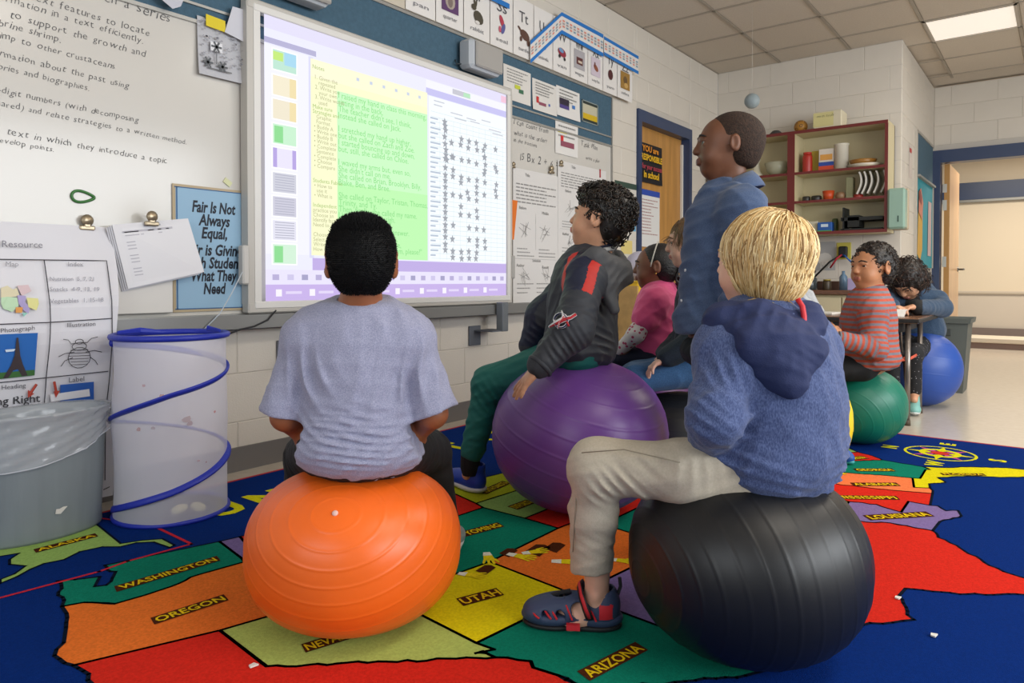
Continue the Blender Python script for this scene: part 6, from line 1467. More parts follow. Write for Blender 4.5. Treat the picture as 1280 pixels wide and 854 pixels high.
# ------------------------------------------------------------------ child in the grey T-shirt (orange ball)
def grey_tshirt_child():
    t0 = 1.63; sk = skinm('warm_brown', '#8e5434'); pel = A3(450, 548, t0); neck = A3(448, 388, 1.60); fw = dirn(.0, 1, 0)
    shL, shR = A3(386, 424, 1.60), A3(510, 424, 1.60); elL, elR = A3(357, 520, 1.60), A3(541, 517, 1.60); wrL, wrR = A3(398, 556, 1.80), A3(505, 556, 1.80)
    hpL, hpR = A3(408, 560, 1.66), A3(490, 560, 1.66); knL, knR = A3(384, 570, 1.98), A3(536, 566, 1.95); anL, anR = A3(372, 655, 2.02), A3(556, 668, 2.02)
    B = Sdf(); torso(B, pel, neck, fw, .12, .08, sh=(shL, shR))
    hc = A3(452, 330, 1.59); R = frame(dirn(-.20, 1, .04)); s = .98; P = head(B, hc, R, s, earsize=1.15)
    B.cap(A3(450, 392, 1.60), P(0, -.02, -.055), .043, .040, .02)
    for a, e, w, sd in ((shL, elL, wrL, -1), (shR, elR, wrR, 1)):
        B.cap(a, e, .038, .032, .02); B.cap(e, w, .032, .022, .015); hand_sdf(B, w, N(w-e)+dirn(-sd*.3, .2), -UP, .85, -sd, .35)
    for a, e, w in ((hpL, knL, anL), (hpR, knR, anR)): B.cap(a, e, .062, .048, .03); B.cap(e, w, .045, .03, .02); B.cap(w, w+FW*.08-UP*.03, .03, .02, .02)
    o = grow('person', B, .0045, [sk, mat('lip_brown', '#8a4a3c', .4)], None, mi=lip_mi(P, R, s), loc=(pel[0], pel[1], .30), label='child with short black hair in a grey T-shirt, back turned, seated on the orange ball', cat='person')
    eyes(o, P, R, s); brows(o, P, '#120d0a', s)
    # T-shirt
    T = Sdf(); cl = denimish('grey_heather', '#a0a1b8', '#8789a2', 420); 
    Pt, Rt = torso(T, pel + UP*.01, neck, fw, .136, .098, k=.06, infl=.012, belly=1.12, sh=(shL, shR))
    T.ell(A3(450, 560, t0-.01), (.150, .118, .062), Rt, .04)
    T.cap(A3(428, 394, 1.60), shL, .036, .044, .04); T.cap(A3(470, 394, 1.60), shR, .036, .044, .04)
    for a, e, sd in ((shL, elL, -1), (shR, elR, 1)):
        e2 = a + (e-a)*.97; T.cap(a, a+(e2-a)*.4, .046, .050, .02); T.cap(a+(e2-a)*.3+RT*sd*.004, e2+ (e2-a)*.1+RT*sd*.004, .049, .055, .004)
    for a, e, sd in ((shL, elL, -1), (shR, elR, 1)):
        d = N(e-a); T.plane(a+d*.172, d*1.0, .006, 'x') if False else None
    # hem cut of sleeves is done with thick rounded boxes just below the cuffs
    for a, e, sd in ((shL, elL, -1), (shR, elR, 1)):
        d = N(e-a); c = a + d*(np.linalg.norm(e-a)*.93+.075); Rb = np.stack([N(np.cross(d, FW)), N(np.cross(np.cross(d, FW), d)), d], 1)
        T.box(c+RT*sd*.03, (.088, .12, .075), Rb, .0, .004, 's'); T.cap(a+d*.145, e+d*.2, .034, .044, .004, 's')
    T.plane(A3(448, 592, t0), -UP, .02)
    T.plane(A3(448, 374, 1.60), UP*1 - FW*.25, .008)
    loc = [(A3(450, 583, 1.53), UP, .13, .016, .010), (A3(450, 560, 1.53), UP+RT*.15, .10, .026, .006), (A3(386, 470, 1.55), RT+UP*.2, .06, .050, .016), (A3(508, 470, 1.55), RT-UP*.2, .065, .050, .020), (A3(515, 540, 1.55), UP*1.0-RT*.7, .06, .025, .012), (A3(385, 545, 1.55), UP+RT*.7, .05, .025, .008), (A3(345, 490, 1.58), UP-RT*.3, .04, .02, .004)]
    T.disp = folds(3, .0055, .085, (1, .2, .25), loc); T.amp = .012
    sh = grow('t_shirt', T, .0045, cl, o)
    b = MB(); cc = A3(448, 378, 1.60); b.tube([cc + RT*.050*math.cos(q) + FW*.046*math.sin(q) + UP*(.004+.012*math.sin(q)) for q in np.linspace(0, 2*PI, 30)], .0055, cl, 8, cap=False); put('neckband', b, parent=sh)
    # black trousers
    K = Sdf(); bk = mat('cloth_black', '#0b0b0d', .8, bump=.2, bscale=300)
    K.ell(A3(450, 576, t0), (.125, .105, .040), frame(FW), .04)
    for a, e, w in ((hpL, knL, anL), (hpR, knR, anR)): K.cap(a, e, .066, .060, .03); K.cap(e, w, .058, .044, .02)
    K.disp = folds(5, .005, .07); K.amp = .006; grow('trousers', K, .006, bk, o)
    shoe('shoe', o, anR-FW*.05-UP*(anR[2]-.012), anR+FW*.12+RT*.03-UP*(anR[2]-.012), UP, .8, mat('shoe_silver', '#a5a7a8', .35, metal=.2), '#d8d6d2', label='silver and white trainer')
    shoe('shoe', o, anL-FW*.05-UP*(anL[2]-.012), anL+FW*.12-UP*(anL[2]-.012), UP, .8, MATS['shoe_silver'], '#d8d6d2')
    # hair: close-cropped, bristling crown
    Hh = Sdf(); Hh.ell(P(0, -.016, .030), np.array([.0765, .094, .081])*s, R, .01); Hh.ell(P(0, -.045, -.018), np.array([.062, .052, .060])*s, R, .03)
    Hh.plane(P(0, .062, .03), R@np.array([0, 1, .1]), .01); Hh.ell(P(0, .085, -.03), np.array([.09, .085, .07])*s, R, .01, 's'); Hh.plane(P(0, -.05, -.066), R@np.array([0, -.1, -1]), .008)
    for sx in (-1, 1): Hh.ell(P(sx*.078, .0, -.012), np.array([.02, .026, .036])*s, R, .008, 's')
    hm = mat('hair_black', '#070608', .6, bump=.5, bscale=400, spec=.25)
    Hh.disp = folds(9, .002, .012); Hh.amp = .002
    h = grow('hair', Hh, .004, hm, o); V, F_ = o_V[h.name]; up = R[:, 2]
    def fn(p, n, r):
        d = N(n*.8 + up*.45 + r.normal(size=3)*.14); L = r.uniform(.005, .008)*(1.4 if np.dot(n, up) > .55 else .7)
        return np.array([p-n*.002, p+d*L*.6, p+d*L]), [.0011, .0009, .0002]
    hair_strands(h, V, F_, fn, 9000, hm, 2, 'bristles')
    b = MB(); 
    return o
def blond_child():
    sk = skinm('fair', '#d9a890', sss=.1); fw = dirn(-.62, .78); pel = A3(962, 572, 1.50); neck = A3(950, 392, 1.50)
    shL, shR = A3(912, 438, 1.43), A3(1006, 434, 1.57); elL, elR = A3(894, 522, 1.36), A3(1022, 520, 1.58); wrL, wrR = A3(884, 560, 1.50), A3(985, 560, 1.70)
    hpL, hpR = A3(925, 590, 1.45), A3(985, 585, 1.58); knL = A3(748, 584, 1.53); anL = A3(746, 742, 1.595)
    hpR_k = A3(890, 560, 1.85); anR = A3(880, 660, 1.95)
    B = Sdf(); torso(B, pel, neck, fw, .115, .08, sh=(shL, shR))
    hc = A3(950, 328, 1.49); R = frame(dirn(-.66, .76, .04)); s = .96; P = head(B, hc, R, s, ears=False)
    B.cap(neck, P(0, -.02, -.055), .040, .038, .02)
    for a, e, w, sd in ((shL, elL, wrL, -1), (shR, elR, wrR, 1)): B.cap(a, e, .036, .031, .02); B.cap(e, w, .031, .022, .015); hand_sdf(B, w, N(w-e)+dirn(-.3, .5), -UP, .82, -sd, .4)
    B.cap(hpL, knL, .060, .046, .03); B.cap(knL, anL, .045, .026, .02); B.cap(hpR, hpR_k, .060, .046, .03); B.cap(hpR_k, anR, .045, .028, .02)
    # foot inside the sandal
    fd = dirn(-.985, .17); B.ell(anL-UP*.012, (.028, .031, .030), frame(fd), .01); B.cap(anL-UP*.035-fd*.006, anL-UP*.062+fd*.05, .025, .027, .02); B.cap(anL-UP*.052+fd*.05, anL-UP*.068+fd*.095, .026, .020, .02); B.ell(anL-UP*.052-fd*.010, (.022, .024, .028), frame(fd), .015)
    for k in range(5): q = anL-UP*.072+fd*(.10-.006*k)+np.cross(fd, UP)*(-.022+.011*k)*-1; B.cap(q-fd*.02, q+fd*.012, .0085, .007, .004)
    for sx in (-1, 1): B.ell(anL+UP*.004+np.cross(fd, UP)*sx*.024, (.010, .010, .011), None, .01)
    B.cap(anR, anR+FW*.08-UP*.05, .03, .02, .02)
    o = grow('person', B, .004, [sk, mat('lip_pink', '#b8706c', .4)], None, mi=lip_mi(P, R, s), loc=(pel[0], pel[1], .33), label='blond child in a blue hooded sweatshirt and khaki trousers seated on the front black ball', cat='person')
    eyes(o, P, R, s, '#3c5870'); brows(o, P, '#b08c5c', s, .0025)
    # sweatshirt
    T = Sdf(); cl = denimish('blue_melange', '#56648c', '#39456c', 420, stretch=(1, 1, .4), bump=.12)
    Pt, Rt = torso(T, pel + UP*.005, neck, fw, .130, .105, k=.06, infl=.020, belly=1.14, sh=(shL, shR))
    T.ell(A3(964, 560, 1.49), (.142, .120, .070), Rt, .05); T.ell(A3(975, 500, 1.49), (.120, .108, .10), Rt, .06)
    T.cap(A3(935, 402, 1.50), shL, .038, .050, .05); T.cap(A3(970, 402, 1.50), shR, .040, .054, .05)
    for a, e, w in ((shL, elL, wrL), (shR, elR, wrR)): T.cap(a, e, .058, .054, .03); T.cap(e, w, .052, .038, .02)
    T.cap(A3(897, 575, 1.46), A3(1015, 588, 1.54), .042, .046, .03)
    T.plane(A3(960, 621, 1.50), -UP+RT*-.06, .02)
    loc = [(A3(905, 592, 1.38), UP+RT*.3, .08, .030, .009), (A3(980, 600, 1.36), UP+RT*.12, .12, .022, .011), (A3(1040, 595, 1.45), UP-RT*.3, .08, .022, .012), (A3(905, 480, 1.36), RT*1.0+UP*.3, .05, .03, .016), (A3(876, 520, 1.33), UP*.8+RT*.6, .055, .024, .010), (A3(925, 545, 1.37), UP*.8-RT*.7, .07, .030, .012), (A3(1035, 500, 1.48), RT+UP*.3, .06, .035, .010)]
    T.disp = folds(12, .006, .09, (.6, .6, .4), loc); T.amp = .015
    sh = grow('sweatshirt', T, .0045, cl, o, label='blue melange sweatshirt')
    b = MB(); b.tube([wrL + np.cross(N(wrL-elL), UP)*.034*math.cos(q) + UP*.034*math.sin(q) for q in np.linspace(0, 2*PI, 20)], .008, mat('cloth_navy', '#1f2a52', .85, bump=.3, bscale=400), 8, cap=False); put('cuff', b, parent=sh)
    # hood lying on the back
    Hd = Sdf(); nv = MATS['cloth_navy']
    Hd.cap(A3(902, 404, 1.43), A3(945, 396, 1.405), .024, .030, .03); Hd.cap(A3(945, 396, 1.405), A3(1000, 402, 1.44), .030, .028, .03); Hd.cap(A3(1000, 402, 1.44), A3(1014, 404, 1.53), .028, .028, .03); Hd.cap(A3(902, 404, 1.43), A3(908, 398, 1.50), .024, .028, .03)
    Hd.cap(A3(905, 406, 1.425), A3(986, 482, 1.345), .020, .015, .03); Hd.ell(A3(955, 425, 1.385), (.075, .034, .050), frame(fw), .03); Hd.cap(A3(960, 430, 1.375), A3(990, 475, 1.35), .040, .020, .03); Hd.cap(A3(908, 404, 1.42), A3(962, 455, 1.37), .026, .028, .05); Hd.cap(A3(1008, 404, 1.45), A3(1000, 440, 1.39), .028, .026, .05); Hd.cap(A3(975, 425, 1.385), A3(1022, 436, 1.375), .036, .009, .04); Hd.cap(A3(985, 470, 1.36), A3(1016, 440, 1.375), .024, .014, .04); Hd.ell(A3(985, 440, 1.375), (.040, .028, .045), frame(fw), .04)
    Hd.ell(A3(953, 380, 1.50), (.052, .052, .05), None, .02, 's')
    Hd.disp = folds(21, .006, .06, (.2, .2, 1), [(A3(950, 430, 1.35), RT*.8-UP*.6, .09, .030, .008), (A3(1000, 440, 1.36), RT*.5+UP, .05, .02, .005)]); Hd.amp = .01
    grow('hood', Hd, .0045, nv, sh, label='navy hood lying on the back')
    b = MB(); P_ = [A3(997, 374, 1.405), A3(1003, 383, 1.398), A3(1005, 395, 1.393), A3(1005, 408, 1.39), A3(1005, 420, 1.385)]; b.tube(P_, .0055, mat('red_piping', '#c8202c', .5), 8); put('piping', b, parent=sh, label='bright red piping')
    # khaki trousers
    K = Sdf(); kh = mat('cloth_khaki', '#b5ab9a', .8, bump=.25, bscale=600, var=.05, vscale=200, spec=.2)
    K.ell(A3(965, 590, 1.50), (.125, .11, .05), frame(fw), .04)
    K.cap(hpL, A3(860, 590, 1.46), .070, .064, .03); K.cap(A3(860, 590, 1.46), knL, .064, .056, .03); K.ell(knL+RT*-.004, (.056, .056, .054), None, .03)
    K.cap(knL, A3(742, 640, 1.56), .054, .051, .03); K.cap(A3(742, 640, 1.56), A3(739, 712, 1.585), .051, .047, .02)
    K.cap(hpR, hpR_k, .075, .06, .03); K.cap(hpR_k, anR, .056, .046, .03)
    K.plane(A3(740, 711, 1.585), -UP + RT*.10, .003, 'i') if False else None
    K.box(A3(738, 711, 1.585)-UP*.075, (.10, .10, .075), np.stack([N(RT+UP*.10), FW, N(UP-RT*.10)], 1), 0, .003, 's'); K.cap(A3(741, 690, 1.585), A3(741, 740, 1.585), .038, .040, .003, 's')
    loc = [(A3(772, 605, 1.47), RT+UP*1.1, .055, .022, .013), (A3(760, 622, 1.48), UP*1.0+RT*.5, .05, .022, .012), (A3(745, 695, 1.53), UP+RT*.3, .05, .022, .008), (A3(870, 575, 1.40), RT-UP*.2, .05, .03, .008), (A3(815, 600, 1.43), UP*.9+RT*.5, .08, .035, .006)]
    K.disp = folds(31, .0045, .08, (.3, .3, .8), loc); K.amp = .011
    tr = grow('trousers', K, .0045, kh, o, label='khaki trousers')
    b = MB(); b.tube([knL + p for p in ()] or [A3(722, 590, 1.50), A3(719, 640, 1.52), A3(716, 690, 1.545)], .0012, '#8c8270', 4); b.tube([A3(727, 566, 1.47), A3(780, 562, 1.44), A3(850, 578, 1.40)], .0012, '#8c8270', 4); put('seam', b, parent=tr)
    # sandal
    heel = A3(772, 776, 1.60); heel[2] = .012; toe = A3(655, 765, 1.62); toe[2] = .014
    f = N(toe-heel); L = np.linalg.norm(toe-heel); r_ = np.cross(f, UP); Rf = np.stack([r_, f, UP], 1); Q = lambda x, y, z: heel + r_*x + f*y*L + UP*z
    nb = mat('sandal_navy', '#33405e', .6, bump=.2, bscale=300); rd = mat('sandal_red', '#c82430', .6); bl = mat('sandal_black', '#15161a', .6)
    S = Sdf(); S.ell(Q(0, .20, .020), (.036, .26*L, .024), Rf, .01); S.ell(Q(.0, .70, .020), (.042, .33*L, .024), Rf, .03); S.plane(Q(0, 0, .030), UP, .004); S.plane(Q(0, 0, .0), -UP, .003)
    so = grow('sandal', S, .0035, nb, o, label='navy and red sandal with side straps')
    S = Sdf(); S.ell(Q(0, .22, .004), (.037, .27*L, .016), Rf, .01); S.ell(Q(0, .68, .004), (.042, .34*L, .016), Rf, .03); S.plane(Q(0, 0, .009), UP, .002); S.plane(Q(0, 0, -.003), -UP, .002); grow('outsole', S, .0035, bl, so, label='black rubber outsole')
    # upper shell with windows cut out
    U = Sdf(); U.ell(Q(0, .155, .048), (.040, .185*L, .052), Rf, .01); U.ell(Q(0, .50, .036), (.041, .30*L, .036), Rf, .03); U.ell(Q(0, .80, .026), (.041, .215*L, .030), Rf, .03)
    U.plane(Q(0, 0, .012), -UP, .003)
    U.ell(Q(0, .165, .05), (.034, .155*L, .05), Rf, .004, 's'); U.ell(Q(0, .50, .034), (.036, .28*L, .031), Rf, .004, 's')
    U.cap(Q(0, .20, .102), Q(0, .24, .15), .034, .045, .004, 's')
    for y, z, ry_, rz_ in ((.40, .046, .085, .022), (.605, .032, .045, .013), (.76, .031, .04, .011)):
        for sx in (-1, 1): U.ell(Q(sx*.04, y, z), (.020, ry_*L, rz_), Rf@rx(-.5), .003, 's')
    U.ell(Q(0, .60, .075), (.016, .12*L, .02), Rf, .003, 's')
    grow('upper', U, .003, [nb, rd], so, mi=lambda q: np.where((((q-heel)@f/L) < .20) & (((q-heel)@f/L) > .06) & ((q-heel)[:, 2] > .028) & ((q-heel)[:, 2] < .062), 1, 0), label='navy upper with red heel panel')
    b = MB()
    for dy, w_ in ((0, .012), ): 
        b.tube([Q(sx, y, z) for sx, y, z in ((.042, .30, .030), (.046, .34, .055), (.036, .385, .078), (0, .41, .088), (-.036, .385, .078), (-.046, .34, .055), (-.042, .30, .030))], .010, bl, 8, flat=.35); b.tube([Q(sx, y, z) for sx, y, z in ((.045, .30, .034), (.0495, .34, .055), (.039, .385, .080), (0, .41, .092), (-.039, .385, .080), (-.0495, .34, .055), (-.045, .30, .034))], .005, rd, 8, flat=.5)
    put('ankle_strap', b, parent=so, label='black and red ankle strap')
    b = MB()
    for y, h_ in ((.50, .055), (.66, .046), (.72, .040), (.845, .034), (.25, .05)):
        for sx in (-1, 1): b.tube([Q(sx*.0415, y-.02, .026), Q(sx*.041, y+.015, .026+(h_-.026)*.6), Q(sx*.033, y+.045, h_)], .0022, rd, 5)
    b.box(Q(-.043, .47, .012), (.012, .03, .012), rd, R=Rf); b.box(Q(.043, .47, .012), (.012, .03, .012), rd, R=Rf); split_put('red_trim', b, parent=so)
    b = MB(); 
    for k in range(4): b.tube([Q(-.022, .56+.06*k, .064-.007*k), Q(.022, .585+.06*k, .064-.007*k)], .0028, bl, 5)
    b.tube([Q(0, .5, .074), Q(0, .62, .068), Q(0, .74, .058)], .005, bl, 6); b.tube([Q(0, .0, .07), Q(0, -.03, .09), Q(0, -.02, .11)], .004, bl, 6); split_put('lace', b, parent=so)
    # hair: smooth cap plus long straight locks
    Hh = Sdf(); Hh.ell(P(0, -.018, .032), np.array([.083, .097, .083])*s, R, .01); Hh.ell(P(0, -.045, -.02), np.array([.076, .062, .068])*s, R, .03)
    Hh.ell(P(0, .112, -.035), np.array([.085, .075, .080])*s, R, .012, 's'); Hh.plane(P(0, -.05, -.080), -R[:, 2], .01)
    hm = [mat('hair_blond', '#d4b27a', .38, bump=.3, bscale=160, spec=.6), mat('hair_blond_dark', '#94703e', .42), mat('hair_blond_light', '#f0d8a4', .35), mat('hair_blond_mid', '#caa468', .4)]
    h = grow('hair', Hh, .0045, hm[3], o); V, F_ = o_V[h.name]; crown = P(.012, -.052, .095); cH = P(0, -.018, .028); rad = np.array([.086, .100, .088])*s; Rh = R
    def fn(p, n, r):
        q = p+n*.002; pts = [q-n*.003]; tang = (q-crown) - n*np.dot(q-crown, n); tang = N(tang + r.normal(size=3)*.006)
        nst = r.randint(6, 11); L = r.uniform(.009, .0125); sw = r.normal()*.16; zend = -.092*(1+.26*r.rand()) + (.020 if ((q-cH)@Rh)[1] > .02 else 0); tgt = 1.0+.05*r.rand()**2
        for k in range(nst):
            l = (q-cH)@Rh; nn = Rh@N(l/rad**2)
            tang = tang*.75 + np.array([0, 0, -1])*.10*(k+1) + np.cross(nn, tang)*sw*.2; tang = N(tang - nn*np.dot(tang, nn)*(.95 if l[2] > -.04 else .5))
            q = q + tang*L; l = (q-cH)@Rh
            if l[2] <= -.035: q = q + n*.0012*max(0, 1-k*.15)
            if l[2] > -.035: q = cH + Rh@(l*(tgt/np.linalg.norm(l/rad)))
            pts.append(q.copy())
            if l[2] < zend and k > 3: break
        if ((q-cH)@Rh)[1] > .072: return None
        m_ = len(pts); w = r.uniform(.0007, .0019)
        return (np.array(pts), w*np.concatenate([np.full(m_-2, 1.0), [.6, .12]])) if m_ > 3 else None
    hair_strands(h, V, F_, fn, 6500, [hm[0], hm[0], hm[2], hm[2], hm[3], hm[1]], 5, 'locks', sides=4)
    return o
def jacket_child():
    sk = skinm('olive', '#cc9878', sss=.1); t = 2.42; fw = dirn(-.78, .62); pel = A3(727, 428, t); neck = A3(750, 322, 2.40)
    shL, shR = A3(733, 348, 2.29), A3(728, 343, 2.52); elL = A3(716, 412, 2.17); wrL = A3(672, 461, 2.13); elR = A3(680, 395, 2.56); wrR = A3(662, 432, 2.58)
    hpL, hpR = A3(722, 442, 2.36), A3(715, 442, 2.50); knR = A3(612, 480, 2.60); anR = A3(588, 575, 2.62); knL = A3(640, 455, 2.22); 
    knL = A3(640, 476, 2.72); anL = A3(645, 585, 2.86)
    B = Sdf(); torso(B, pel, neck, fw, .12, .085, sh=(shL, shR))
    hc = A3(749, 277, 2.39); R = frame(dirn(-.90, .40, .26), UP+dirn(.25, 0, 0)*.25); s = .98; P = head(B, hc, R, s)
    B.cap(neck, P(0, -.015, -.05), .043, .040, .02)
    for a, e, w, sd in ((shL, elL, wrL, -1), (shR, elR, wrR, 1)): B.cap(a, e, .038, .033, .02); B.cap(e, w, .033, .024, .015)
    # left hand spread on the ball
    hand_sdf(B, wrL, dirn(-.66, .18, -.72), dirn(.62, .25, -.62), .98, -1, (.10, .12, .14, .16), .20, .2, 1.0)
    hand_sdf(B, wrR, dirn(-.4, .2, -.8), dirn(.6, .2, -.5), .9, 1, .2)
    for a, e, w in ((hpL, knL, anL), (hpR, knR, anR)): B.cap(a, e, .062, .047, .03); B.cap(e, w, .045, .028, .02); B.cap(w, w-UP*.055-RT*.012, .027, .020, .02)
    o = grow('person', B, .004, [sk, mat('lip_pink', '#b8706c', .4)], None, mi=lip_mi(P, R, s), loc=(pel[0], pel[1], .5), label='curly dark-haired child in a grey hooded jacket looking up from the big purple ball', cat='person')
    eyes(o, P, R, s, '#241610'); brows(o, P, '#1a120c', s, .0038)
    # jacket
    J = Sdf(); gr = mat('jacket_grey', '#35383f', .6, bump=.15, bscale=400, spec=.35); nv = mat('jacket_navy', '#141b34', .6, bump=.15, bscale=400); rd = mat('jacket_red', '#c02a22', .6)
    Pt, Rt = torso(J, pel, neck, fw, .120, .090, k=.06, infl=.014, belly=1.04, sh=(shL, shR))
    J.ell(A3(718, 440, 2.41), (.148, .120, .048), Rt, .04)
    J.cap(A3(745, 328, 2.40), shL, .045, .056, .05); J.cap(A3(745, 328, 2.40), shR, .045, .056, .05)
    for a, e, w in ((shL, elL, wrL+N(elL-wrL)*.02), (shR, elR, wrR)): J.cap(a, e, .062, .062, .03); J.cap(e, w, .060, .040, .03)
    J.cap(wrL+N(elL-wrL)*.028, wrL+N(elL-wrL)*.01, .040, .038, .006)
    loc = [(A3(705, 435, 2.14), UP*.7+RT*.9, .07, .022, .013), (A3(688, 452, 2.10), UP*.6+RT, .05, .018, .010), (A3(720, 395, 2.18), UP-RT*.2, .06, .03, .008), (A3(755, 420, 2.33), UP+RT*.2, .09, .03, .010), (A3(745, 375, 2.30), RT+UP*.2, .05, .03, .012), (A3(670, 420, 2.5), UP+RT*.5, .06, .024, .010)]
    J.disp = folds(41, .005, .08, (.5, .5, .5), loc); J.amp = .013
    axd = N(elL-shL); 
    def jmi(q):
        o_ = np.zeros(len(q), int); w = (q-shL); al = w@axd; d = np.linalg.norm(w-al[:, None]*axd, axis=1)
        pu = 640 + FPX*((q@RT))/np.maximum(q@FW, .1); pv = 352 - FPX*(q[:, 2]-CAM_H)/np.maximum(q@FW, .1)
        near = (d < .11) & (al < .10) & (al > -.09)
        up_ = q[:, 2] > (shL[2]-.062 + .0)
        lat = (q-shL)@N(RT*.85-FW*.53)
        yoke = near & up_
        o_[yoke & (lat > -.085) & (lat < .055)] = 1
        o_[yoke & (((lat > .035) & (lat < .060)) | ((lat < -.045) & (lat > -.072)))] = 2
        far = ((q-shR)@FW > -.02) & (np.linalg.norm(q-shR-((q-shR)@N(elR-shR))[:, None]*N(elR-shR), axis=1) < .09) & (q[:, 2] > wrR[2]) & (q@RT < shR@RT+.02)
        o_[far] = 1
        return o_
    jk = grow('jacket', J, .0045, [gr, nv, rd], o, mi=jmi, label='grey jacket with navy shoulders and red stripes')
    b = MB(); ax = N(wrL-elL); c = wrL+N(elL-wrL)*.012; x_ = N(np.cross(ax, UP)); y_ = np.cross(ax, x_); b.tube([c + (x_*math.cos(q)+y_*math.sin(q))*.036 for q in np.linspace(0, 2*PI, 24)], .009, gr, 8, cap=False); put('cuff', b, parent=jk)
    # hood
    Hd = Sdf(); Hd.cap(A3(722, 332, 2.30), A3(745, 322, 2.28), .022, .030, .03); Hd.cap(A3(745, 322, 2.28), A3(775, 338, 2.34), .030, .036, .03); Hd.cap(A3(775, 335, 2.36), A3(772, 322, 2.48), .030, .026, .03)
    Hd.ell(A3(760, 350, 2.315), (.062, .04, .060), frame(fw), .04); Hd.cap(A3(752, 350, 2.29), A3(768, 388, 2.28), .036, .016, .03); Hd.cap(A3(768, 345, 2.33), A3(788, 350, 2.36), .030, .010, .03)
    Hd.ell(A3(752, 318, 2.41), (.056, .056, .045), None, .015, 's')
    Hd.disp = folds(43, .004, .07, (.3, .3, .8), [(A3(775, 362, 2.27), RT*.7-UP*.7, .07, .03, .008)]); Hd.amp = .008
    grow('hood', Hd, .0045, mat('hood_grey', '#4c4d50', .65, bump=.2, bscale=400), jk, label='grey hood folded on the back')
    b = MB(); cc = A3(750, 316, 2.40); b.tube([cc + RT*.050*math.cos(q) + FW*.048*math.sin(q) + UP*(.006+.010*math.cos(q)) for q in np.linspace(0, 2*PI, 30)], .008, '#c9c6c2', 8, cap=False); b.tube([cc + RT*.047*math.cos(q) + FW*.045*math.sin(q) + UP*(.018+.010*math.cos(q)) for q in np.linspace(0, 2*PI, 30)], .006, nv, 8, cap=False); put('collar', b, parent=jk, label='white and navy collar')
    # embroidered emblem on the sleeve: a ring, ball and sweeping letter in red, white and navy, laid on the surface
    V, F_ = o_V[jk.name]; ec = A3(705, 398, 2.1); fn_ = np.cross(V[F_[:, 2]]-V[F_[:, 0]], V[F_[:, 3]]-V[F_[:, 1]])
    def stick(u, v):
        d = ray(u, v); o0 = np.array([0, 0, CAM_H]); dn = N(d); w = V-o0; tt = w@dn; dd = np.linalg.norm(w-tt[:, None]*dn, axis=1); k = dd < .008
        tmin = tt[k].min() if k.any() else 2.1; return o0 + dn*(tmin-.004)
    def patch(pts, col, lift=0): 
        P_ = [stick(u, v) - N(ray(u, v))*lift for u, v in pts]; c_ = np.mean(P_, 0); b_.add([c_]+P_, [(0, 1+i, 1+(i+1) % len(P_)) for i in range(len(P_))], col)
    def eline(pts, w, col, lift): b_.tube([stick(u, v)-N(ray(u, v))*lift for u, v in pts], w, col, 5, flat=.5)
    b_ = MB(); wh = '#d8d8dc'; rdc = '#b4202c'; nvc = '#1c2450'
    th = np.linspace(0, 2*PI, 15); eline([(701+8.5*math.cos(a), 401+9*math.sin(a)) for a in th], .006, wh, .001); eline([(701+8.5*math.cos(a), 401+9*math.sin(a)) for a in th], .0035, nvc, .004)
    eline([(686, 409), (695, 404), (704, 400), (714, 397), (720, 393)], [.004, .008, .010, .007, .006], wh, .003); eline([(687, 409), (695, 405), (704, 400), (714, 397), (720, 393)], [.002, .005, .0065, .004, .0045], rdc, .006)
    eline([(702, 389), (704, 396), (699, 404), (697, 411)], [.005, .008, .007, .004], wh, .003); eline([(702, 390), (704, 396), (699, 404), (698, 410)], [.003, .005, .0045, .002], rdc, .006)
    eline([(708, 402), (711, 408)], .004, rdc, .006)
    put('sleeve_emblem', b_, parent=jk, label='red white and navy sleeve emblem with a ball')
    # teal trousers
    K = Sdf(); tl = mat('cloth_teal', '#08615a', .7, bump=.2, bscale=400)
    K.ell(A3(722, 440, 2.42), (.13, .115, .055), frame(fw), .04)
    for a, e, w in ((hpL, knL, anL), (hpR, knR, anR)): K.cap(a, e, .074, .064, .03); K.cap(e, w+(e-w)*.12, .058, .044, .03)
    K.disp = folds(47, .005, .08, (.2, .2, .8), [(A3(612, 500, 2.55), UP+RT, .07, .03, .010), (A3(590, 555, 2.55), UP, .06, .025, .008)]); K.amp = .010; grow('trousers', K, .005, tl, o, label='teal green trousers')
    b = MB(); b.tube([anR+UP*.04, anR-UP*.03, anR-UP*.055], [.036, .037, .030], mat('sock_black', '#0e0e10', .9), 14); b.tube([anL+UP*.03, anL-UP*.02], [.034, .036], MATS['sock_black'], 14); split_put('sock', b, parent=o)
    bs = mat('shoe_blue', '#123aa8', .45, bump=.2, bscale=300)
    h = A3(604, 612, 2.60); h[2] = .012; tt = A3(560, 604, 2.78); tt[2] = .012; s1_ = shoe('shoe', o, h, tt, UP, .8, bs, '#cfcdd0', label='bright blue trainer with white sole')
    h2 = A3(672, 600, 2.90); h2[2] = .012; t2 = A3(634, 592, 2.80); t2[2] = .012; shoe('shoe', o, h2, t2, UP, .8, bs, '#cfcdd0')
    # curls
    Hh = Sdf(); Hh.ell(P(0, -.022, .045), np.array([.080, .092, .078])*s, R, .01); Hh.ell(P(0, -.055, -.01), np.array([.062, .048, .062])*s, R, .03); Hh.ell(P(0, .02, .080), np.array([.065, .070, .040])*s, R, .03)
    Hh.ell(P(0, .088, -.025), np.array([.09, .075, .082])*s, R, .01, 's'); Hh.plane(P(0, -.05, -.070), -R[:, 2], .008)
    for sx in (-1, 1): Hh.ell(P(sx*.078, .004, -.012), np.array([.022, .026, .036])*s, R, .008, 's')
    hm = [mat('hair_curl', '#17110d', .35, spec=.6), mat('hair_curl_brown', '#2c1f16', .35)]
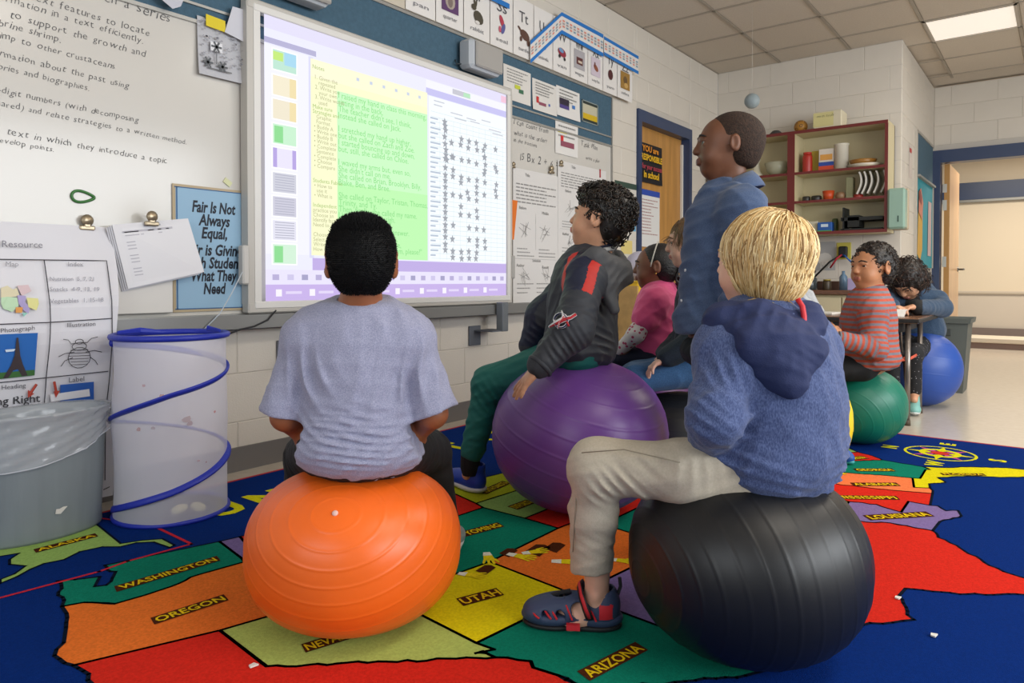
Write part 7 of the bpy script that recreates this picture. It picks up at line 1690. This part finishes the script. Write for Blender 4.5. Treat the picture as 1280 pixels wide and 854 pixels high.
    h = grow('hair', Hh, .0055, hm[0], o); V, F_ = o_V[h.name]
    hz = R[:, 2]
    def fn(p, n, r):
        if np.dot(p-P(0, 0, .0), hz) < .0 and r.rand() < .75: return None
        a = N(np.cross(n, r.normal(size=3))); b2 = np.cross(n, a); R0 = r.uniform(.005, .009); ph = r.uniform(0, 6); q = np.linspace(0, r.uniform(5, 9), 13)
        return p + n*(.002+.0016*q)[:, None] + (a*np.cos(q+ph)[:, None] + b2*np.sin(q+ph)[:, None])*R0 + (a*(q*.0008)[:, None]), np.full(13, .0021)
    hair_strands(h, V, F_, fn, 900, hm, 7, 'curls', sides=4)
    return o

def body_std(J, sk, hc, R, s, res, label, lip, eye='#1a120e', brow='#120d0a', hands=True, ears=1.0, loc=None, hp=None, jw=1.0):
    B = Sdf(); torso(B, J['pel'], J['neck'], J['fw'], .112*J['k'], .08*J['k'], sh=(J['shL'], J['shR'])); P = head(B, hc, R, s, earsize=ears, jaw=jw)
    B.cap(J['neck'], P(0, -.018, -.052), .040*s, .037*s, .02)
    for q, sd in (('L', -1), ('R', 1)):
        a, e, w = J['sh'+q], J['el'+q], J['wr'+q]; B.cap(a, e, .036, .030, .02); B.cap(e, w, .030, .021, .015)
        hd = (hp or {}).get(q); f, n, c = hd if hd else (N(w-e), -UP, .35); hand_sdf(B, w, f, n, .86, sd, c, .12, .4)
        h, k, an = J['hp'+q], J['kn'+q], J['an'+q]; B.cap(h, k, .058, .044, .03); B.cap(k, an, .042, .027, .02)
        B.cap(an, an+N(J['fw']*np.array([1, 1, 0]))*.07-UP*.03, .027, .020, .02)
    lm = mat('lip_'+lip[1:], lip, .4); l_ = J['pel'].copy(); l_[2] = l_[2]-.08
    o = grow('person', B, res, [sk, lm], None, mi=lip_mi(P, R, s), loc=l_, label=label, cat='person'); eyes(o, P, R, s, eye); brows(o, P, brow, s); return o, P
def shirt_std(J, infl=.014, sleeve=.052, cuff=.036, long=1.0, hem=.0, k=1.0):
    T = Sdf(); torso(T, J['pel']+UP*.005, J['neck'], J['fw'], .120*J['k'], .090*J['k'], k=.06, infl=infl, belly=1.05, sh=(J['shL'], J['shR']))
    for q in 'LR':
        T.cap(J['neck']-UP*.01, J['sh'+q], .038, .046+infl*.4, .04); a, e, w = J['sh'+q], J['el'+q], J['wr'+q]
        if long: T.cap(a, e, sleeve, sleeve*.92, .03); T.cap(e, e+(w-e)*.93, sleeve*.9, cuff, .03)
        else: T.cap(a, a+(e-a)*.5, sleeve, sleeve*1.05, .03)
    return T
def pants_std(J, m, o, r=.066, res=.006, seed=3, name='trousers', hipw=.115, label=None, cuff=.042):
    K = Sdf(); K.ell(J['pel']-UP*.015, (hipw, .10, .06), frame(J['fw']), .04)
    for q in 'LR': h, k, an = J['hp'+q], J['kn'+q], J['an'+q]; K.cap(h, k, r, r*.86, .03); K.cap(k, an+(k-an)*.1, r*.84, cuff, .03)
    K.disp = folds(seed, .004, .07, (.3, .3, .8)); K.amp = .005; return grow(name, K, res, m, o, label=label)
def hair_cap(P, R, s, gx=.076, gy=.093, gz=.080, face=(.085, -.028), nape=-.068, side=True, drop=.0):
    Hh = Sdf(); Hh.ell(P(0, -.018, .030), np.array([gx, gy, gz])*s, R, .01); Hh.ell(P(0, -.046, -.016+drop), np.array([gx-.012, .050, .062])*s, R, .03)
    Hh.ell(P(0, face[0]+.004, face[1]), np.array([.09, .078, .074])*s, R, .01, 's'); Hh.plane(P(0, -.05, nape), -R[:, 2], .008)
    if side:
        for sx in (-1, 1): Hh.ell(P(sx*.078, .004, -.014), np.array([.022, .026, .036])*s, R, .008, 's')
    return Hh
def standing_child():
    t = 2.12; fw = dirn(-.97, .22); sk = skinm('deep_brown', '#6a422c')
    J = dict(k=.86, fw=fw, pel=A3(893, 432, t), neck=A3(919, 238, t), shL=A3(928, 262, t-.115), shR=A3(916, 262, t+.125), elL=A3(934, 340, t-.16), elR=A3(905, 345, t+.17), wrL=A3(912, 410, t-.15), wrR=A3(885, 410, t+.16),
             hpL=A3(898, 440, t-.06), hpR=A3(890, 440, t+.06), knL=A3(905, 555, t-.05), knR=A3(893, 550, t+.10))
    J['anL'] = A3(912, 660, t-.04); J['anR'] = A3(902, 650, t+.10); J['anL'][2] = J['anR'][2] = .08
    hc = A3(910, 184, t-.005); R = frame(dirn(-.985, .14, .08)); s = .98
    o, P = body_std(J, sk, hc, R, s, .004, 'tall child standing in a blue denim shirt with close-cropped hair, looking left', '#6a443c', '#120c0a', ears=.86)
    # fuller lips of the profile
    cl = denimish('chambray', '#4b5c7c', '#3b4b68', 520, bump=.15)
    T = shirt_std(J, .016, .056, .046); T.cap(J['pel']+UP*.05, A3(886, 405, t), .098, .090, .05); T.ell(A3(887, 400, t), (.110, .092, .05), frame(fw), .03); T.plane(A3(880, 414, t), -UP+RT*.10, .008)
    T.disp = folds(51, .008, .09, (.1, .1, 1), [(A3(904, 300, t-.13), RT+UP*.1, .06, .07, .016), (A3(895, 360, t-.12), RT, .07, .06, .012), (A3(925, 300, t-.12), UP+RT*.3, .07, .03, .009), (A3(880, 380, t-.08), RT*.4+UP*.2, .10, .04, .007), (A3(925, 350, t-.16), UP, .06, .025, .009)]); T.amp = .018
    sh = grow('denim_shirt', T, .0045, cl, o, label='light blue denim shirt hanging loose')
    # collar: stand and folded leaf
    b = MB(); cc = J['neck']+UP*.012; x_ = fw; y_ = np.cross(UP, fw); n = 28; V = []
    for j, (rr, z) in enumerate(((.046, .014), (.050, .019), (.064, .004), (.077, -.014), (.082, -.024))):
        for i in range(n): a = .5+(2*PI-1.0)*i/(n-1); V.append(cc + x_*rr*math.cos(a) + y_*rr*1.0*math.sin(a) + UP*(z - .022*math.cos(a)))
    b.add(V, [(j*n+i, j*n+i+1, (j+1)*n+i+1, (j+1)*n+i) for j in range(4) for i in range(n-1)], cl, True); c_ = put('collar', b, parent=sh, label='folded shirt collar'); md = c_.modifiers.new('s', 'SOLIDIFY'); md.thickness = .004
    b = MB()
    for k in range(4): q = A3(872-k*5, 262+k*38, t-.03); b.lathe([(0, 0), (.005, 0), (.005, .002), (0, .003)], q - RT*.012, '#c8ccd4', 10, R=_align(-RT-FW*.3))
    put('button', b, parent=sh, kind='stuff')
    pants_std(J, mat('cloth_darkteal', '#10181c', .8, bump=.2, bscale=300), o, .062)
    for q in 'LR': a = J['an'+q]; h = a-fw*.06; h = np.array([h[0], h[1], .012]); shoe('shoe', o, h, h+N(fw*np.array([1, 1, 0]))*.2, UP, .8, mat('shoe_dark', '#1c1c20', .5), '#8c8a88')
    # cropped hair
    Hh = hair_cap(P, R, s, .0735, .0905, .0785, face=(.106, -.046), nape=-.060); hm = mat('hair_cropped', '#241812', .75, bump=.9, bscale=260, col2='#3a281e', vscale=160, spec=.3)
    Hh.disp = folds(61, .0008, .010); Hh.amp = .001; h = grow('hair', Hh, .004, hm, o)
    return o
def pink_child():
    t = 3.12; fw = dirn(-.93, .30); sk = skinm('dark_brown', '#744832')
    J = dict(k=.95, fw=fw, pel=A3(822, 437, t), neck=A3(828, 362, t), shL=A3(818, 378, t-.10), shR=A3(836, 376, t+.11), elL=A3(795, 418, t-.12), elR=A3(812, 410, t+.14), wrL=A3(772, 440, t-.05), wrR=A3(785, 440, t+.12), hpL=A3(815, 448, t-.05), hpR=A3(815, 446, t+.06), knL=A3(766, 448, t-.02), knR=A3(768, 446, t+.12), anL=A3(762, 520, t), anR=A3(760, 515, t+.14))
    hc = A3(820, 334, t-.01); R = frame(dirn(-.93, .25, .02)); s = .98
    o, P = body_std(J, sk, hc, R, s, .0045, 'girl in a pink top with a headband and braids, seated behind the curly-haired child', '#7a4038', ears=.95)
    pk = mat('cloth_pink', '#e4548c', .7, bump=.2, bscale=300, sheen=.2); T = shirt_std(J, .010, .055, .04, 0); T.ell(J['shL']+dirn(-.2, -.1)*.02-UP*.02, (.05, .05, .045), None, .02); T.plane(J['pel']-UP*.04, -UP, .01)
    T.disp = folds(71, .005, .07, (.4, .4, .6)); T.amp = .005; grow('pink_top', T, .005, pk, o, label='bright pink top with puffed sleeves')
    S = Sdf()
    for q in 'LR': S.cap(J['sh'+q], J['el'+q], .040, .036, .02); S.cap(J['el'+q], J['wr'+q], .036, .027, .02)
    S.disp = folds(73, .003, .05); S.amp = .003
    dots = mat('cloth_dotted', '#d5cfd0', .8); nt = dots.node_tree
    if 'vor' not in nt.nodes:
        v = nt.nodes.new('ShaderNodeTexVoronoi'); v.name = 'vor'; v.inputs['Scale'].default_value = 48; tc = nt.nodes.new('ShaderNodeTexCoord'); nt.links.new(tc.outputs['Object'], v.inputs['Vector']); r = nt.nodes.new('ShaderNodeValToRGB'); r.color_ramp.interpolation = 'CONSTANT'; r.color_ramp.elements[0].position = 0; r.color_ramp.elements[0].color = lin('#b44a6c'); r.color_ramp.elements[1].position = .30; r.color_ramp.elements[1].color = lin('#d8d3d4')
        nt.links.new(v.outputs['Distance'], r.inputs[0]); nt.links.new(r.outputs[0], nt.nodes['Principled BSDF'].inputs['Base Color'])
    grow('sleeves', S, .005, dots, o, label='white sleeves with pink dots')
    pants_std(J, mat('cloth_navyjean', '#141c34', .8, bump=.2, bscale=300), o, .060)
    b = MB(); b.tube([J['pel']+np.array([0, 0, -.035])+(RT*math.cos(q)*.112+FW*math.sin(q)*.098) for q in np.linspace(0, 2*PI, 24)], .010, '#c8822c', 6, cap=False); put('waistband', b, parent=o, label='orange waistband')
    hm = mat('hair_braid', '#120e0d', .45, bump=.6, bscale=300); Hh = hair_cap(P, R, s, .075, .092, .078, face=(.072, -.02)); Hh.disp = folds(75, .003, .02, (0, 0, 1)); Hh.amp = .003; h = grow('hair', Hh, .0045, hm, o)
    b = MB(); rnd = random.Random(2)
    for k in range(9):
        a0 = P(rnd.uniform(-.04, .05), -.085-.01*rnd.random(), .01-.006*k); pts = [a0 + np.array([0, 0, -1])*.012*j + dirn(.3, -.1)*(.012*math.sin(j*.8+k)) + RT*.003*j for j in range(10)]
        b.tube(pts, [.0065+.002*math.sin(j*2.3) for j in range(10)], hm, 6)
    put('braid', b, parent=h, label='thin black braids')
    b = MB(); b.tube([P(.079*math.cos(q), .012-.02*math.sin(q), .030+.086*math.sin(q)) for q in np.linspace(-.35, PI+.35, 26)], .0045, mat('headband_white', '#c9c4b8', .3), 8, flat=.5); put('headband', b, parent=h, label='thin white headband')
    b = MB(); q0 = P(-.01, -.10, .035); 
    for k in range(6): b.ell = None; b.lathe([(.009*math.sin(w), -.009*math.cos(w)) for w in np.linspace(0, PI, 7)], q0+np.array([.010*math.cos(k), .010*math.sin(k), .006*math.sin(2*k)]), ('#5a3078', '#8c5ca8')[k % 2], 8)
    put('hair_tie', b, parent=h, label='purple hair tie')
    b = MB(); b.lathe([(.0045*math.sin(w), -.0045*math.cos(w)) for w in np.linspace(0, PI, 7)], P(-.084, -.006, -.030), mat('gold', '#d8b060', .2, metal=1), 8); b.lathe([(.0045*math.sin(w), -.0045*math.cos(w)) for w in np.linspace(0, PI, 7)], P(.084, -.006, -.030), MATS['gold'], 8); put('earring', b, parent=o)
def jeans_child():
    t = 2.74; fw = dirn(-.93, .30); sk = skinm('pale', '#d2a48c', sss=.1)
    J = dict(k=1.0, fw=fw, pel=A3(882, 438, t), neck=A3(876, 346, t), shL=A3(872, 366, t-.10), shR=A3(880, 364, t+.12), elL=A3(872, 425, t-.14), elR=A3(862, 415, t+.15), wrL=A3(833, 448, t-.10), wrR=A3(830, 446, t+.08), hpL=A3(872, 462, t-.04), hpR=A3(872, 458, t+.08), knL=A3(792, 474, t-.02), knR=A3(796, 470, t+.14), anL=A3(786, 560, t+.02), anR=A3(786, 552, t+.16))
    hc = A3(864, 304, t); R = frame(dirn(-.97, .18, -.05)); s = .96
    o, P = body_std(J, sk, hc, R, s, .0045, 'brown-bobbed child in dark jacket and blue jeans, half hidden behind the standing child', '#b0706a', '#3c4c40', '#5a4028', hp={'L': (dirn(-.8, .1, -.4), dirn(-.1, 0, -1), .5)})
    dk = mat('cloth_darkdenim', '#142330', .75, bump=.2, bscale=400, col2='#0e1b26', vscale=200); T = shirt_std(J, .016, .056, .040); T.plane(J['pel']-UP*.05, -UP, .01); T.disp = folds(81, .006, .08, (.4, .4, .6)); T.amp = .006; grow('jacket', T, .005, dk, o, label='dark teal jacket')
    pants_std(J, denimish('jeans', '#3c6088', '#2f5074', 300), o, .066, .005, label='faded blue jeans')
    hm = [mat('hair_brown', '#5c4428', .4, bump=.5, bscale=200), mat('hair_brown_light', '#7a5c38', .4)]
    Hh = Sdf(); Hh.ell(P(0, -.016, .030), np.array([.080, .096, .082])*s, R, .01); Hh.ell(P(0, -.03, -.025), np.array([.080, .072, .060])*s, R, .03); Hh.ell(P(0, .095, -.035), np.array([.08, .07, .072])*s, R, .008, 's'); Hh.plane(P(0, -.05, -.07), -R[:, 2], .006); h = grow('hair', Hh, .0045, hm[0], o); V, F_ = o_V[h.name]; crown = P(0, -.04, .11)
    def fn(p, n, r):
        d = N((p-crown) - n*np.dot(p-crown, n)*1 + np.array([0, 0, -.03])); q = p+n*.001; pts = [q]
        for k in range(4): q = q + N(d+np.array([0, 0, -.25])*k)*.012; pts.append(q)
        return np.array(pts), [.0016, .0016, .0014, .001, .0004]
    hair_strands(h, V, F_, fn, 1200, hm, 3, 'locks', pick=lambda C, n: ((C-hc)@R[:, 2] > -.035))
def striped_child():
    t = 3.30; fw = dirn(-.90, .10); sk = skinm('tan', '#b87e58', sss=.08)
    J = dict(k=1.08, fw=fw, pel=A3(1086, 446, t), neck=A3(1092, 366, t), shL=A3(1090, 388, t-.12), shR=A3(1084, 386, t+.12), elL=A3(1094, 436, t-.16), elR=A3(1068, 430, t+.15), wrL=A3(1050, 424, t-.16), wrR=A3(1040, 420, t+.03), hpL=A3(1078, 460, t-.05), hpR=A3(1076, 458, t+.07), knL=A3(1008, 462, t-.02), knR=A3(1012, 460, t+.12), anL=A3(1004, 545, t+.02), anR=A3(1004, 540, t+.12))
    hc = A3(1090, 335, t-.01); R = frame(dirn(-.93, -.34, .04)); s = 1.06
    o, P = body_std(J, sk, hc, R, s, .0045, 'curly-haired child in a grey and orange striped top seated on the green ball', '#a05a48', '#20140e', '#1c120c', hp={'L': (dirn(-.5, .1, .75), dirn(-.5, .8, .1), .7), 'R': (dirn(-.6, 0, .5), dirn(-.1, -.9, 0), .6)})
    st = mat('cloth_striped', '#7c6c70', .8, bump=.2, bscale=400); nt = st.node_tree
    a = nt.nodes.new('ShaderNodeAttribute'); a.attribute_name = 'sv'; m = nt.nodes.new('ShaderNodeMath'); m.operation = 'FRACT'; nt.links.new(a.outputs['Fac'], m.inputs[0]); r = nt.nodes.new('ShaderNodeValToRGB'); r.color_ramp.interpolation = 'CONSTANT'
    r.color_ramp.elements[0].color = lin('#77727c'); r.color_ramp.elements[1].position = .5; r.color_ramp.elements[1].color = lin('#b04a34'); nt.links.new(m.outputs[0], r.inputs[0]); nt.links.new(r.outputs[0], nt.nodes['Principled BSDF'].inputs['Base Color'])
    T = shirt_std(J, .012, .052, .038); T.ell(J['pel']-UP*.01, (.135, .12, .05), frame(fw), .04); T.plane(J['pel']-UP*.055, -UP+RT*.1, .01)
    T.disp = folds(91, .005, .08, (.4, .4, .6), [(A3(1096, 455, t-.1), UP, .08, .022, .008), (J['elL'], UP+RT, .06, .022, .008)]); T.amp = .010
    def at_(V):
        sv = V[:, 2].copy(); best = np.full(len(V), 9.)
        for a_, b_, off in ((J['shL'], J['elL'], 0), (J['elL'], J['wrL'], .17), (J['shR'], J['elR'], 0), (J['elR'], J['wrR'], .17)):
            d = N(b_-a_); al = (V-a_)@d; L = np.linalg.norm(b_-a_); ds = np.linalg.norm(V-a_-np.clip(al, 0, L)[:, None]*d, axis=1); k = (ds < .068) & (ds < best) & (al > .01)
            sv[k] = al[k]+off; best[k] = ds[k]
        return sv/.023
    sh = grow('striped_top', T, .0045, st, o, attr=at_, label='grey top with orange stripes')
    b = MB(); ax = N(J['wrL']-J['elL']); c = J['wrL']-ax*.01; x_ = N(np.cross(ax, UP)); y_ = np.cross(ax, x_); g = mat('cuff_grey', '#66686e', .8); b.lathe([(.030, -.03), (.035, -.025), (.034, .025), (.026, .028)], c, g, 16, R=_align(ax)); b.tube([J['neck']+UP*.008+(RT*math.cos(q)+FW*math.sin(q))*.048 for q in np.linspace(0, 2*PI, 24)], .007, g, 6, cap=False); split_put('cuff', b, parent=sh, label='plain grey band')
    pants_std(J, MATS['cloth_black'], o, .062)
    hm = [mat('hair_darkcurl', '#1c1410', .45, bump=.8, bscale=120), mat('hair_darkcurl2', '#34251a', .45)]
    Hh = hair_cap(P, R, s, .078, .094, .083, face=(.090, -.024)); Hh.disp = folds(93, .006, .022); Hh.amp = .006; h = grow('hair', Hh, .0045, hm[0], o); V, F_ = o_V[h.name]
    def fn(p, n, r):
        a = N(np.cross(n, r.normal(size=3))); b2 = np.cross(n, a); R0 = r.uniform(.004, .007); q = np.linspace(0, 6, 9); return p + n*(.001+.001*q)[:, None] + (a*np.cos(q)[:, None]+b2*np.sin(q)[:, None])*R0, np.full(9, .002)
    hair_strands(h, V, F_, fn, 420, hm, 4, 'curls')
    # maroon case held in the hands
    b = MB(); q = (J['wrL']+J['wrR'])/2 + dirn(-.6, 0, .35)*.055; b.bbox(q, (.10, .035, .065), .010, mat('maroon_case', '#3a1a20', .5), R=frame(dirn(.9, .3, .3))); put('pencil_case', b, label='dark maroon pencil case held by the striped child', cat='pencil case')
def reading_child():
    t = 4.55; fw = dirn(-.45, -.88); sk = skinm('light_tan', '#c89474', sss=.1)
    J = dict(k=1.12, fw=fw, pel=A3(1150, 418, t+.02), neck=A3(1140, 362, t-.12), shL=A3(1170, 376, t-.12), shR=A3(1112, 372, t-.12), elL=A3(1178, 385, t-.20), elR=A3(1100, 381, t-.28), wrL=A3(1142, 384, t-.42), wrR=A3(1116, 382, t-.40), hpL=A3(1158, 428, t), hpR=A3(1140, 428, t), knL=A3(1140, 442, t-.36), knR=A3(1112, 440, t-.36), anL=A3(1142, 492, t-.30), anR=A3(1116, 492, t-.30))
    hc = A3(1135, 350, t-.22); R = frame(dirn(-.60, -.35, -.85)); s = 1.10
    o, P = body_std(J, sk, hc, R, s, .006, 'dark-haired child in a denim jacket bent over a book, on the blue ball', '#b0706a', hp={'L': (dirn(-1, -.2, -.1), -UP, .4), 'R': (dirn(.4, -.6, -.2), -UP, .4)})
    dn = denimish('denim_jacket', '#3c5068', '#2c3e54', 260); T = shirt_std(J, .016, .058, .042); T.plane(J['pel']-UP*.06, -UP, .01); T.disp = folds(101, .005, .08); T.amp = .005
    bk = MATS['cloth_black']; sh = grow('denim_jacket', T, .006, [dn, bk], o, mi=lambda q: np.where((np.abs((q-J['neck'])@np.cross(fw, UP)) < .04) & ((q-J['neck'])@fw > .02) & (q[:, 2] < J['neck'][2]+.02), 1, 0), label='blue denim jacket over a black top')
    lg = mat('cloth_patterned', '#1c1c20', .8); nt = lg.node_tree; v = nt.nodes.new('ShaderNodeTexVoronoi'); v.inputs['Scale'].default_value = 55; tc = nt.nodes.new('ShaderNodeTexCoord'); nt.links.new(tc.outputs['Object'], v.inputs['Vector']); r = nt.nodes.new('ShaderNodeValToRGB'); r.color_ramp.interpolation = 'CONSTANT'; r.color_ramp.elements[0].color = lin('#9c9aa0'); r.color_ramp.elements[1].position = .16; r.color_ramp.elements[1].color = lin('#141418'); nt.links.new(v.outputs['Distance'], r.inputs[0]); nt.links.new(r.outputs[0], nt.nodes['Principled BSDF'].inputs['Base Color'])
    pants_std(J, lg, o, .064, .006, label='black trousers with small white pattern')
    for q in 'LR': a = J['an'+q]; h = np.array([a[0], a[1], .012])-fw*.05; shoe('shoe', o, h, h+N(fw*np.array([1, 1, 0]))*.2, UP, .8, mat('shoe_mint', '#7cb4ac', .5), '#cfd4d2')
    hm = [mat('hair_darkbrown', '#1e140f', .45, bump=.6, bscale=150), mat('hair_reddish', '#3a2216', .45)]
    Hh = Sdf(); Hh.ell(P(0, -.016, .030), np.array([.086, .100, .088])*s, R, .01); Hh.ell(P(.03, -.02, -.03), np.array([.070, .075, .070])*s, R, .03); Hh.ell(P(-.04, -.02, -.02), np.array([.055, .07, .06])*s, R, .03); Hh.ell(P(-.02, .105, -.045), np.array([.07, .07, .075])*s, R, .008, 's'); Hh.disp = folds(103, .007, .03); Hh.amp = .007; h = grow('hair', Hh, .0055, hm[0], o); V, F_ = o_V[h.name]
    def fn(p, n, r):
        a = N(np.cross(n, r.normal(size=3))); q = np.linspace(0, 1, 6); return p + n*(.004+.008*np.sin(q*3))[:, None] + a*(q*.035)[:, None] + np.array([0, 0, -1])*(q**2*.02)[:, None], [.002, .0024, .0024, .002, .0015, .0005]
    hair_strands(h, V, F_, fn, 500, hm, 5, 'locks')
def hooded_child():
    t = 2.80; fw = dirn(-.45, .88); sk = skinm('fair', '#d9a890', sss=.1)
    J = dict(k=1.05, fw=fw, pel=A3(982, 450, t), neck=A3(972, 372, t), shL=A3(965, 392, t-.12), shR=A3(1002, 390, t+.10), elL=A3(955, 440, t-.15), elR=A3(1004, 440, t+.14), wrL=A3(942, 448, t+.12), wrR=A3(975, 448, t+.22), hpL=A3(970, 462, t+.02), hpR=A3(990, 460, t+.05), knL=A3(944, 466, t+.28), knR=A3(988, 464, t+.32), anL=A3(944, 545, t+.32), anR=A3(988, 540, t+.36))
    hc = A3(962, 332, t); R = frame(dirn(-.9, .3, 0)); s = 1.0
    o, P = body_std(J, sk, hc, R, s, .006, 'child in a pale grey hooded top on the yellow ball, hidden behind the blond child', '#b0706a')
    g = mat('cloth_palegrey', '#a9abac', .85, bump=.3, bscale=300, col2='#9b9d9f', vscale=120); T = shirt_std(J, .016, .056, .040); T.ell(A3(990, 440, t), (.12, .11, .10), frame(fw), .05); T.plane(J['pel']-UP*.05, -UP, .01); T.disp = folds(111, .007, .08, (.2, .2, 1)); T.amp = .007; sh = grow('sweatshirt', T, .006, g, o, label='pale grey sweatshirt')
    Hd = Sdf(); Hd.cap(A3(975, 368, t-.05), A3(1002, 370, t), .032, .036, .03); Hd.cap(A3(998, 368, t-.03), A3(1012, 390, t-.04), .036, .026, .03); Hd.cap(A3(1008, 372, t-.03), A3(1029, 390, t-.03), .024, .008, .03); Hd.disp = folds(113, .006, .05, (.3, .3, .8)); Hd.amp = .006; grow('hood', Hd, .005, g, sh, label='grey hood')
    pants_std(J, mat('cloth_darkgrey', '#2c2e34', .8), o, .062); Hh = hair_cap(P, R, s, .074, .090, .078); grow('hair', Hh, .005, mat('hair_brown', '#5c4428', .4), o)
    for u, v, tt in ((1062, 562, 3.02),): h = A3(u-6, v, tt); h[2] = .012; shoe('shoe', o, h-RT*.05+FW*.1, h+RT*.03-FW*.02, UP, .8, mat('shoe_royal', '#1c4c9c', .5), '#3c9ca0', label='blue trainer')
for f_ in (grey_tshirt_child, blond_child, jacket_child, standing_child, pink_child, jeans_child, striped_child, reading_child, hooded_child): f_()
